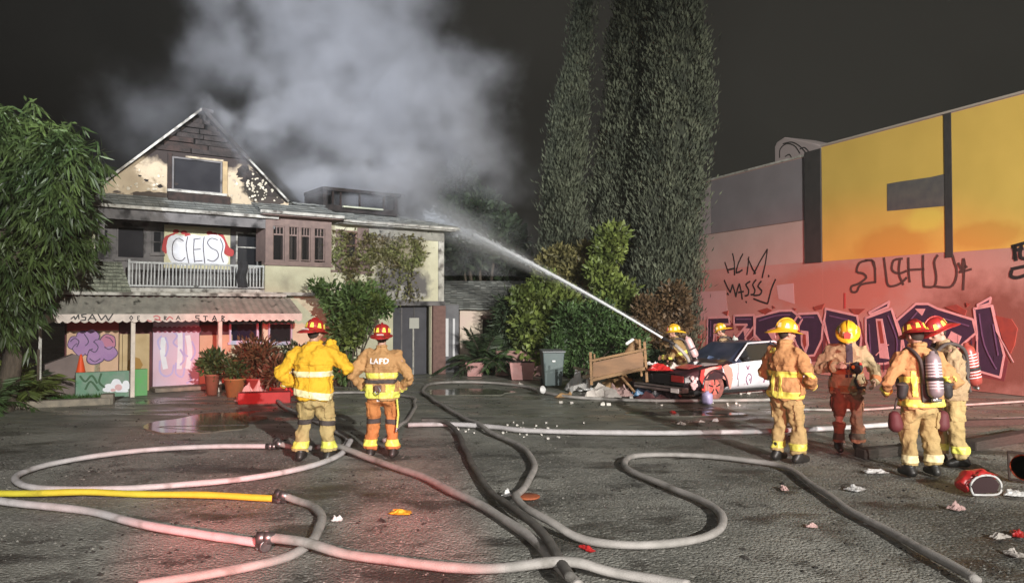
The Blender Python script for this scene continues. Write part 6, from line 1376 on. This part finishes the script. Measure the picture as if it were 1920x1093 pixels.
# leaning table legs and board
lf = thing('broken_chair', 'broken brown wooden chair with a white cushion leaning on the bed frame', 'chair', (0, 0, 0)); 
for (x0, y0, x1, y1) in ((1185, 640, 1178, 700), (1196, 650, 1225, 715), (1160, 700, 1190, 735)):
    a, b = P(x0, y0, 17.0), P(x1, y1, 17.0); obj('leg', MB().tube([a, b], .03, 8), WOOD, lf)
a = P(1186, 650, 17.0); obj('back', organic(MB().cap(a+Vector((-.1, 0, -.2)), a+Vector((.06, 0, .1)), .13, .09), .025, 2), WOOD, lf); a = P(1182, 640, 16.85); obj('cushion', organic(MB().cap(a+Vector((-.08, 0, -.05)), a+Vector((.05, 0, .04)), .04, .035), .012, 1), WPL, lf)
k_ = kerb('wooden_stick', P(1076, 690, 18), P(1106, 688, 17), .04, .04, 'thin pale stick jutting left of the bed frame', M('pale_stick', (.4, .35, .25)), 'stick', 0); k_.location.z = P(1076, 690, 18).z
# wheelie bin
bn = thing('wheelie_bin', 'grey green wheelie bin beside the pink planter', 'bin', P(1035, 722, 19.4), R(6)); bn.location.z = 0
GB = M('bin_grey_green', (.085, .115, .115), (.07, .095, .10), 3, .55)
vs = [(-.22, -.24, .04), (.22, -.24, .04), (.22, .24, .04), (-.22, .24, .04), (-.28, -.30, .90), (.28, -.30, .90), (.28, .30, .90), (-.28, .30, .90)]
obj('body', MB().add(vs, [(0,3,2,1),(4,5,6,7),(0,1,5,4),(1,2,6,5),(2,3,7,6),(3,0,4,7)]), GB, bn, bev=.025)
obj('lid', MB().box(-.30, .30, -.33, .33, .905, .95, Matrix.Rotation(R(2), 4, 'X')), M('lid_grey', (.14, .15, .16), rough=.5), bn, bev=.015); obj('handle', MB().tube([(-.2, .34, .90), (-.2, .40, .90), (.2, .40, .90), (.2, .34, .90)], .015, 6), GB, bn)
obj('badge', MB().box(-.04, .04, -.297, -.285, .66, .70), WPL, bn)
for s in (-1, 1): obj('wheel', MB().lathe([(.03, 0), (.10, 0), (.10, .05), (.03, .05)], 16, Matrix.Translation((s*.24-.025, .22, .10)) @ Matrix.Rotation(R(90), 4, 'Y')), C['black'], bn, True)
# cones
def cone(loc, label, s=1.0, rot=(0, 0, 0)):
    t = thing('traffic_cone', label, 'traffic cone', loc); t.rotation_euler = rot; t.scale = (s,)*3
    OR = M('cone_orange', (.75, .09, .02), (.65, .07, .015), 5, .5); m = MB().lathe([(.165, .03), (.15, .05), (.03, .68), (.022, .70), (.012, .69), (.13, .06), (.15, .0), (.165, .0)], 24); obj('cone_body', m, OR, t, True); obj('base', MB().box(-.19, .19, -.19, -.16, 0, .03).box(-.19, .19, .16, .19, 0, .03).box(-.19, -.16, -.159, .159, 0, .03).box(.16, .19, -.159, .159, 0, .03), M('cone_base', (.05, .03, .025), rough=.7), t, bev=.01)
    return t
p = HF.O+HF.U*HF.u(153, -.6)+HF.V*-.6; cone((p.x, p.y, .42), 'small orange cone standing on the ledge by the purple graffiti', .8); 
tag(obj('ledge_block', MB().box(-.55, .55, -.3, .3, 0, .42), M('ledge_render', (.20, .16, .15), (.15, .12, .11), 3, .9), None, False, .01), 'low rendered ledge that carries the small orange cone', 'ledge').location = (p.x-.3, p.y, 0); bpy.data.objects['ledge_block'].rotation_euler = (0, 0, HF.ang)
pc = G(1906, 908); cc_ = cone((pc.x+.10, pc.y, .19), 'orange traffic cone tipped on its side at the right edge', .92, (R(-84), 0, R(-46)))
# red and white bag/cooler
rb = thing('tipped_basket', 'tipped red and white open bag lying near the right edge', 'bag', G(1842, 930), R(12)); rb.scale = (.86,)*3; 
obj('shell', organic(MB().tube([(-.22, .1, .10), (-.1, .12, .19), (.1, .12, .2), (.24, .1, .12)], [.09, .13, .13, .09], 10), .018, 2, .03), RDP, rb)
obj('lining', MB().prism([(-.16, .05), (.17, .05), (.21, .15), (.12, .24), (-.1, .25), (-.2, .16)], -.045, -.02), M('lining_dark', (.03, .01, .012)), rb)
obj('rim', MB().tube(catmull([(-.18, -.05, .04), (.18, -.05, .03), (.23, -.05, .15), (.12, -.05, .255), (-.1, -.05, .26), (-.22, -.05, .16), (-.18, -.05, .04)], 4), .014, 8), WPL, rb, True); obj('flap', crumple(.3, .16, .06, 4.4), RDP, rb).location = (.02, .02, .26)
# loose litter on the lot
for i, (px, py, w, d, h, m, nm, lb, ct) in enumerate(((1642, 886, .26, .12, .05, WPL, 'napkin', 'white torn napkin left of the silver tanked firefighter', 'napkin'), (1603, 918, .2, .16, .04, WPL, 'plastic_scrap', 'clear plastic scrap on the gravel below the right crew', 'plastic'), (1470, 918, .14, .08, .05, PNK, 'paper_scrap', 'peach paper scrap beside the brown hose', 'paper'), (1792, 955, .13, .12, .09, PNK, 'crumpled_cup', 'crumpled pink paper cup on the right foreground', 'cup'), (1902, 928, .22, .16, .10, WPL, 'plastic_bag', 'white plastic bag beside the tipped cone', 'bag'), (1875, 1008, .18, .08, .04, PAL, 'paper_scrap', 'pale paper strip next to the red scrap', 'paper'), (1908, 1003, .18, .10, .05, RDP, 'plastic_scrap', 'bright red plastic scrap at the right edge', 'plastic'), (1900, 1040, .16, .10, .05, PAL, 'paper_scrap', 'greyish paper wad in the lower right corner', 'paper'), (1628, 983, .07, .07, .07, WPL, 'paper_ball', 'small white ball resting on the brown hose', 'paper ball'), (632, 976, .10, .08, .06, WPL, 'paper_scrap', 'white folded scrap between the two grey hose bends', 'paper'), (950, 930, .10, .07, .07, WPL, 'paper_scrap', 'white scrap left of the rusty lid', 'paper'), (752, 962, .14, .20, .04, M('yellow_wrapper', (.55, .42, .03), (.4, .25, .03), 8, .4), 'wrapper', 'crumpled yellow wrapper in the middle foreground', 'wrapper'), (1100, 1030, .18, .06, .03, RDP, 'plastic_scrap', 'red scrap under the white hose bend', 'plastic'), (1522, 988, .10, .06, .03, PNK, 'paper_scrap', 'faint red scrap on the gravel at lower right', 'paper'), (1310, 792, .22, .08, .04, PAL, 'paper_scrap', 'pale scrap in front of the wrecked car', 'paper'), (1342, 790, .14, .1, .06, WPL, 'paper_ball', 'white crumpled ball in front of the wrecked car', 'paper'), (1262, 774, .16, .1, .04, RDP, 'plastic_scrap', 'small red scrap before the car nose', 'plastic'), (1277, 796, .14, .1, .06, PAL, 'paper_scrap', 'greyish scrap on the wet lot before the car', 'paper'), (1345, 775, .4, .12, .04, PAL, 'paper_scrap', 'long pale scrap by the lilac drum', 'paper'), (870, 716, .3, .15, .05, PAL, 'paper_scrap', 'pale scraps at the doorway puddle', 'paper'), (975, 722, .4, .14, .08, PAL, 'cloth_scrap', 'pale rag below the pink tapered planter', 'cloth'))):
    litter(nm, lb, ct, px, py, w, d, h, m, i*1.37+.5, i*.7)
tag(obj('white_bottle', MB().lathe([(.05, 0), (.055, .08), (.05, .16), (.02, .2), (.02, .24)], 12), WPL, None, True), 'white bottle standing on the grass by the ramp wall', 'bottle').location = G(112, 742)
o = tag(obj('rusty_lid', MB().lathe([(.001, .0), (.125, .0), (.13, .012), (.12, .02), (.001, .016)], 24), M('rusty_orange', (.36, .09, .03), (.26, .07, .03), 8, .7), None, True), 'rusty orange disc beside the hose bend', 'lid'); o.location = G(990, 932); o.location.z += .0
mb = MB(); 
for i in range(46):
    q = G(random.gauss(975, 60), random.gauss(806, 9)); s = random.uniform(.008, .022); mb.box(q.x-s, q.x+s, q.y-s, q.y+s, -.01, s*.9)
for i in range(40):
    q = G(random.uniform(1040, 1430), random.uniform(728, 765)); s = random.uniform(.012, .045); mb.box(q.x-s, q.x+s, q.y-s*.7, q.y+s*.7, -.01, s, Matrix.Rotation(0, 4, 'Z'))
tag(obj('litter_crumbs', mb, M('pale_crumb', (.55, .52, .48), rough=.8)), 'tiny pale crumbs strewn along the hoses and rubbish', 'debris', kind='stuff')
# thin metal post at left
tag(obj('garden_post', MB().tube([P(72, 655, 15.9), Vector((P(72, 655, 15.9).x, 15.9, -.05))], .028, 8), C['bark']), 'thin wooden stake beside the left awning post', 'stake')

# ================================================================ HOSES
def hosemat(n, c, c2): return M(n, c, c2, 7, .75, .35, 90, grime=[((c[0]*.45, c[1]*.45, c[2]*.42), 3.5, .60, .74)])
HW = hosemat('white_hose_jacket', (.52, .49, .50), (.40, .38, .38)); HG = hosemat('grey_hose_jacket', (.36, .335, .32), (.25, .235, .22)); HY = hosemat('yellow_hose_jacket', (.60, .52, .04), (.52, .44, .03)); HB = hosemat('brown_hose_jacket', (.17, .13, .11), (.10, .08, .07)); HD = hosemat('dark_hose_jacket', (.12, .11, .10), (.07, .065, .06))
done = []
def hose(label, pts, r, mat, ends=(0, 0), group='fire hoses on the lot'):
    c = catmull([G(x, y) for x, y in pts], 9); out = []; c = [p+Vector((mnoise.noise(p*1.1), mnoise.noise(p*1.1+Vector((9, 0, 0))), 0))*.05 if 0 < i < len(c)-1 else p for i, p in enumerate(c)]
    L = [Vector((p.x, p.y)) for p in c]
    for i, p in enumerate(c):
        z = r*.80
        if done:
            a = np.array(done); dd = np.sqrt((a[:, 0]-p.x)**2+(a[:, 1]-p.y)**2); near = dd < .30
            if near.any():
                k = np.argmax(np.where(near, (a[:, 2]+a[:, 3])*np.clip(1.6-(dd/.20)**2, 0, 1), 0)); q = float(np.clip(1.6-(dd[k]/.20)**2, 0, 1)); z = max(z, z+(a[k, 2]+a[k, 3]*.35)*min(q, 1))
        out.append([p.x, p.y, min(z, r*.8+.075)])
    zz = [o[2] for o in out]
    for _ in range(5): zz = [max(zz[i]*.0+ (zz[max(i-1, 0)]+zz[i]*2+zz[min(i+1, len(zz)-1)])/4, r*.8) for i in range(len(zz))]
    for _ in range(6): zz = [(zz[max(i-1, 0)]+zz[i]+zz[min(i+1, len(zz)-1)])/3 for i in range(len(zz))]
    P3 = [Vector((o[0], o[1], z)) for o, z in zip(out, zz)]
    # resample finer points for neighbours
    for a_, b_ in zip(P3[:-1], P3[1:]):
        n_ = max(1, int((b_-a_).length/.08))
        for k in range(n_): q = a_.lerp(b_, k/n_); pend.append((q.x, q.y, q.z, r))
    t = thing('fire_hose', label, 'fire hose', (P3[0].x, P3[0].y, 0), 0, group); org = Vector((P3[0].x, P3[0].y, 0))
    r = r*.82; obj('hose_line', MB().tube([p-org for p in P3], [r*(1+.09*mnoise.noise(p*2.3)+.04*mnoise.noise(p*9)) for p in P3], 12, True, .80), mat, t, True)
    for e, (a, b) in zip(ends, ((P3[0], P3[1]), (P3[-1], P3[-2]))):
        if e:
            d = (b-a).normalized(); q = Matrix.Translation(a-org) @ d.to_track_quat('Z', 'Y').to_matrix().to_4x4()
            obj('coupling', MB().lathe([(r*.9, -.08), (r*1.10, -.08), (r*1.14, -.03), (r*1.04, -.025), (r*1.04, -.015), (r*1.16, -.01), (r*1.16, .03), (r*1.04, .035), (r*1.03, .07)], 16, q), M('dull_coupling', (.22, .22, .22), (.12, .12, .12), 20, .4, metal=.8), t, True)
            mb = MB()
            for k in (0, 2.09, 4.19): mb.box(-.008, .008, r*1.1, r*1.3, -.012, .012, q @ Matrix.Rotation(k, 4, 'Z'))
            obj('lug', mb, C['metal'], t)
    done.extend(pend); pend.clear(); return t
pend = []
hose('long white hose running straight across the middle to the right', [(765,802),(850,801),(930,806),(1000,813),(1200,817),(1400,815),(1560,808),(1650,802),(1760,797),(1960,790)], .062, HW, (0, 0))
hose('white hose running behind the two firefighters on the left', [(560,743),(630,739),(690,739),(765,746),(778,760),(768,785),(748,806),(720,830)], .045, HG)
hose('grey hose passing behind the yellow coated firefighter', [(515,748),(530,765),(570,785),(610,802),(640,820),(645,838),(625,846)], .05, HG)
hose('pale hose bending in a long closed loop on the left', [(508,842),(400,842),(300,847),(180,860),(95,876),(42,893),(26,906),(45,917),(100,923),(180,924),(300,918),(430,908),(530,892),(600,874),(640,854),(655,838)], .052, HW, (1, 0))
hose('grey hose from the yellow coated firefighter down to the centre foreground', [(522,843),(570,846),(625,850),(700,868),(790,900),(860,935),(930,975),(1000,1022),(1055,1070),(1085,1110)], .058, HG, (1, 0))
hose('dark hose snaking down the middle of the gravel', [(790,800),(838,803),(862,822),(880,866),(912,918),(955,965),(1005,1012),(1045,1055),(1070,1110)], .052, HD)
hose('grey then white hose winding from the doorway to the nearest right bend', [(1480,752),(1360,754),(1200,754),(1080,748),(1025,740),(985,728),(930,721),(860,719),(812,722),(792,733),(806,748),(850,776),(895,802),(935,822),(972,840),(996,862),(1002,885),(988,912),(972,938),(972,958),(996,982),(1045,1006),(1125,1026),(1220,1031),(1300,1022),(1345,1004),(1357,984),(1346,966),(1305,942),(1250,918),(1192,893),(1170,876),(1182,862),(1235,858),(1330,861),(1400,869),(1460,879),(1500,896),(1540,926),(1610,972),(1700,1022),(1780,1066),(1830,1098)], .052, HG, (0, 0))
hose('yellow hose entering from the left edge', [(-90,932),(100,934),(250,933),(400,936),(525,942)], .053, HY, (0, 1))
hose('grey hose curling from the yellow one back to the bottom edge', [(530,945),(578,954),(603,972),(606,992),(590,1020),(548,1048),(480,1070),(380,1090),(260,1108)], .054, HG, (1, 0))
hose('pink lit hose entering at lower left up to its coupling', [(-90,940),(70,955),(170,970),(300,996),(400,1015),(492,1030)], .056, HW, (0, 1))
hose('thick grey hose crossing the bottom of the picture', [(500,1032),(600,1043),(700,1058),(800,1071),(900,1078),(1050,1080),(1150,1086),(1290,1110)], .058, HG, (1, 0))
hose('thin hose lying along the foot of the wrecked car to the right', [(1480,770),(1600,771),(1700,765),(1830,760),(1960,752)], .035, HG)

# ================================================================ WATER JET
T_ = Cn['Tm']; m4 = Matrix.Translation(Cn['loc']) @ Matrix.Rotation(R(Cn['yaw']), 4, 'Z') @ Matrix.Scale(Cn['sc'], 4)
tip = P(1243, 634, 17.35); land = P(800, 402, 24.6); ax = (land-tip); Lj = ax.length; d0_ = ax.normalized()
nz = thing('hose_nozzle', 'black nozzle with pistol grip aimed up at the roof', 'nozzle', tip, 0); qd = d0_.to_track_quat('Z', 'Y').to_matrix().to_4x4()
obj('barrel', MB().lathe([(.022, -.34), (.035, -.34), (.035, -.2), (.03, -.19), (.042, -.10), (.046, -.02), (.03, 0.0), (.02, -.01)], 16, qd), BLKP, nz, True); obj('grip', MB().cap(qd @ Vector((0, 0, -.24)), qd @ Vector((0, 0, -.24))+Vector((.04, 0, -.14)), .022, .02), BLKP, nz, True)
rear = tip-d0_*.36; el_ = m4 @ Cn['wr'][0]; 
hp_ = catmull([rear, rear+Vector((.28, .05, -.28)), Vector((Cl.x+.15, Cl.y-.25, .55)), Vector((Cl.x+.7, Cl.y+.1, .06)), Vector((Cl.x+2.0, Cl.y+.4, .05))], 6); t = thing('fire_hose', 'attack hose running up to the nozzle behind the car', 'fire hose', (0, 0, 0)); obj('hose_line', MB().tube(hp_, .04, 10), HG, t, True)
WM = bpy.data.materials.new('water_spray_material'); WM.use_nodes = True; b = WM.node_tree.nodes['Principled BSDF']; b.inputs['Base Color'].default_value = (.85, .88, .92, 1); b.inputs['Roughness'].default_value = .3; b.inputs['Alpha'].default_value = .85
jt = thing('water_jet', 'jet of white water arcing from the nozzle onto the burning roof', 'water jet', tip, 0)
sag = lambda q: Vector((0, 0, -.0)) + Vector((0, 0, .62*q*(1-q)))
def jp(q): return d0_*Lj*q+sag(q)
side = d0_.cross(Vector((0, 0, 1))).normalized(); upv = side.cross(d0_)
mb = MB(); n_ = 60; mb.tube([jp(q) for q in np.linspace(0, .74, n_)], [.026+.034*q/.62*(1+.45*mnoise.noise(Vector((q*60, 0, 0)))) for q in np.linspace(0, .74, n_)], 10); obj('water_core', mb, WM, jt, True)
vs = []; fs = []
for i in range(13000):
    q = random.random()**.75; rad = .02+.06*q+.62*max(0, q-.25)**1.7; a = random.random()*6.28; rr_ = abs(random.gauss(0, .42))*rad*random.random()**.4
    c = jp(q)+side*math.cos(a)*rr_+upv*math.sin(a)*rr_-upv*abs(random.gauss(0, .25))*rad*1.0; ln = random.uniform(.05, .22)*(1-.3*q); w = random.uniform(.002, .006)*(1+.9*q)
    dv = (d0_+(side*math.cos(a)+upv*math.sin(a))*.07*q+Vector((0, 0, -.09*q))).normalized(); m0 = len(vs); s1 = side*w; u1 = upv*w
    vs += [c-dv*ln/2, c+s1, c-s1*.5+u1, c-s1*.5-u1, c+dv*ln/2]; fs += [(m0, m0+1, m0+2), (m0, m0+2, m0+3), (m0, m0+3, m0+1), (m0+4, m0+2, m0+1), (m0+4, m0+3, m0+2), (m0+4, m0+1, m0+3)]
me = bpy.data.meshes.new('water_droplets'); me.from_pydata([tuple(v) for v in vs], [], fs); wd_ = link('water_droplets', me, WM, jt); wd_['kind'] = 'stuff'
# ================================================================ VOLUMES
def volmat(name, build, col, aniso=0.1):
    m = bpy.data.materials.new(name); m.use_nodes = True; nt = m.node_tree; nt.nodes.clear(); out = nt.nodes.new('ShaderNodeOutputMaterial'); v = nt.nodes.new('ShaderNodeVolumePrincipled'); v.inputs['Color'].default_value = (*col, 1); v.inputs['Anisotropy'].default_value = aniso; v.inputs['Density Attribute'].default_value = ''
    nt.links.new(v.outputs[0], out.inputs['Volume']); nt.links.new(build(nt), v.inputs['Density']); return m
def mathn(nt, op, a, b=None, c=None):
    x = nt.nodes.new('ShaderNodeMath'); x.operation = op
    for i, s in enumerate((a, b, c)):
        if s is None: continue
        if isinstance(s, (int, float)): x.inputs[i].default_value = s
        else: nt.links.new(s, x.inputs[i])
    return x.outputs[0]
def mapr(nt, s, a, b, c=0, d=1, sm=True):
    r = nt.nodes.new('ShaderNodeMapRange'); r.interpolation_type = 'SMOOTHSTEP' if sm else 'LINEAR'
    for i, q in ((1, a), (2, b), (3, c), (4, d)): r.inputs[i].default_value = q
    nt.links.new(s, r.inputs[0]); return r.outputs[0]
def smoke_density(nt):
    tc = nt.nodes.new('ShaderNodeTexCoord'); n = nt.nodes.new('ShaderNodeTexNoise'); n.inputs['Scale'].default_value = .30; n.inputs['Detail'].default_value = 4; n.inputs['Roughness'].default_value = .55; nt.links.new(tc.outputs['Object'], n.inputs['Vector'])
    sb = nt.nodes.new('ShaderNodeVectorMath'); sb.operation = 'SUBTRACT'; sb.inputs[1].default_value = (.5, .5, .5); nt.links.new(n.outputs['Color'], sb.inputs[0])
    sc = nt.nodes.new('ShaderNodeVectorMath'); sc.operation = 'SCALE'; sc.inputs['Scale'].default_value = 6.5; nt.links.new(sb.outputs[0], sc.inputs[0])
    ad = nt.nodes.new('ShaderNodeVectorMath'); nt.links.new(tc.outputs['Object'], ad.inputs[0]); nt.links.new(sc.outputs[0], ad.inputs[1]); tot = None
    n2 = nt.nodes.new('ShaderNodeTexNoise'); n2.inputs['Scale'].default_value = .62; n2.inputs['Detail'].default_value = 3; nt.links.new(tc.outputs['Object'], n2.inputs['Vector'])
    for (px, py, Y, rx, ry, rz, k) in SMK:
        p = P(px, py, Y); d = nt.nodes.new('ShaderNodeVectorMath'); d.operation = 'SUBTRACT'; d.inputs[1].default_value = p; nt.links.new(ad.outputs[0], d.inputs[0])
        dv = nt.nodes.new('ShaderNodeVectorMath'); dv.operation = 'DIVIDE'; dv.inputs[1].default_value = (rx, ry, rz); nt.links.new(d.outputs[0], dv.inputs[0])
        ln = nt.nodes.new('ShaderNodeVectorMath'); ln.operation = 'LENGTH'; nt.links.new(dv.outputs[0], ln.inputs[0])
        e = mathn(nt, 'MULTIPLY', mapr(nt, ln.outputs['Value'], .15, 1.0, 1, 0), k); tot = e if tot is None else mathn(nt, 'ADD', tot, e)
    return mathn(nt, 'MULTIPLY', tot, mapr(nt, n2.outputs['Fac'], .33, .70, .20, 1.6))
SMK = [(640, 40, 27, 4.2, 2.6, 3.8, .7), (710, 190, 27, 4.2, 2.4, 2.8, .8), (690, 335, 25, 3.4, 2.0, 1.8, 2.0), (560, 250, 25.5, 2.8, 1.8, 2.8, .8), (480, 60, 27, 3.2, 2.4, 3.4, .35), (860, 230, 27, 3.0, 2.4, 3.4, .45), (890, 480, 26.8, 2.4, 1.2, 2.8, .30), (405, 255, 18.9, 1.05, .6, .8, 1.3), (300, 220, 27, 3.0, 2.0, 3.4, .16), (640, 365, 21.4, 2.8, 1.0, .8, .8)]
def domain(name, lo, hi, mat, label, cat):
    mb = MB().box(lo[0], hi[0], lo[1], hi[1], lo[2], hi[2]); return tag(obj(name, mb, mat), label, cat, kind='stuff')
domain('smoke', (-16, 17.9, 3.2), (1.5, 31.5, 17.5), volmat('smoke_volume', smoke_density, (.80, .82, .88), .0), 'pale grey smoke billowing from the burnt roof into the night', 'smoke')
def mist_density(nt):
    tc = nt.nodes.new('ShaderNodeTexCoord'); s = nt.nodes.new('ShaderNodeSeparateXYZ'); nt.links.new(tc.outputs['Object'], s.inputs[0]); z = s.outputs['Z']
    r = mathn(nt, 'SQRT', mathn(nt, 'ADD', mathn(nt, 'MULTIPLY', s.outputs['X'], s.outputs['X']), mathn(nt, 'MULTIPLY', s.outputs['Y'], s.outputs['Y'])))
    q = mathn(nt, 'DIVIDE', z, Lj); Rr = mathn(nt, 'ADD', .04, mathn(nt, 'MULTIPLY', mathn(nt, 'POWER', mathn(nt, 'MAXIMUM', q, .001), 1.7), 1.15)); f = mapr(nt, mathn(nt, 'DIVIDE', r, Rr), 0, 1, 1, 0)
    n = nt.nodes.new('ShaderNodeTexNoise'); n.inputs['Scale'].default_value = 1.3; n.inputs['Detail'].default_value = 4; mp = nt.nodes.new('ShaderNodeMapping'); mp.inputs['Scale'].default_value = (1.6, 1.6, .3); nt.links.new(tc.outputs['Object'], mp.inputs[0]); nt.links.new(mp.outputs[0], n.inputs['Vector'])
    f2 = mathn(nt, 'MULTIPLY', f, f); return mathn(nt, 'MULTIPLY', mathn(nt, 'MULTIPLY', f2, mapr(nt, n.outputs['Fac'], .35, .7, .2, 1.3)), mathn(nt, 'DIVIDE', 1.9, mathn(nt, 'ADD', Rr, .12)))
prof = [(.06, 0), (.10, Lj*.15), (.3, Lj*.4), (.62, Lj*.65), (1.15, Lj*.97), (.9, Lj*1.04)]
mist = obj('mist', MB().lathe(prof, 20), volmat('mist_volume', mist_density, (.92, .94, .97), .2), None); mist.location = tip+Vector((0, 0, .1)); mist.rotation_euler = d0_.to_track_quat('Z', 'Y').to_euler()
mist.name = 'water_mist'; tag(mist, 'fine mist widening around the water jet towards the roof', 'mist', kind='stuff')

# smoky night air over the whole lot
hz_ = obj('haze', MB().box(-82, 82, -42, 92, -1.2, 18.6), None); hz_.name = 'haze'
hm_ = bpy.data.materials.new('haze_air'); hm_.use_nodes = True; hm_.node_tree.nodes.clear(); ho_ = hm_.node_tree.nodes.new('ShaderNodeOutputMaterial'); hv_ = hm_.node_tree.nodes.new('ShaderNodeVolumePrincipled'); hv_.inputs['Density'].default_value = .0005; hv_.inputs['Color'].default_value = (.86, .86, .80, 1); hv_.inputs['Anisotropy'].default_value = 0
hm_.node_tree.links.new(hv_.outputs[0], ho_.inputs['Volume']); hz_.data.materials.append(hm_); tag(hz_, kind='stuff', label='thin smoky haze hanging over the lot')
# clutter between the pots; red heaps carry the red light in their colour
for i, (px, py, w, d, h, m, nm, lb, ct) in enumerate(((478, 742, .55, .4, .45, PNK, 'cloth_heap', 'pale pinkish cloth heap among the potted plants', 'cloth'), (505, 735, .6, .4, .5, RDP, 'plastic_heap', 'red crumpled plastic heaped behind the long red trough', 'plastic'), (535, 742, .5, .4, .5, RDP, 'plastic_heap', 'red crumpled plastic beside the yellow coated firefighter', 'plastic'), (455, 752, .4, .3, .2, PAL, 'paper_heap', 'pale crumpled scraps at the left end of the red trough', 'paper'), (560, 735, .4, .3, .35, M('red_lit_scrap', (.2, .04, .04)), 'cloth_heap', 'dark red cloth behind the legs of the yellow coated firefighter', 'cloth'))):
    litter(nm, lb, ct, px, py, w, d, h, m, i*2.37+11, i*.7)
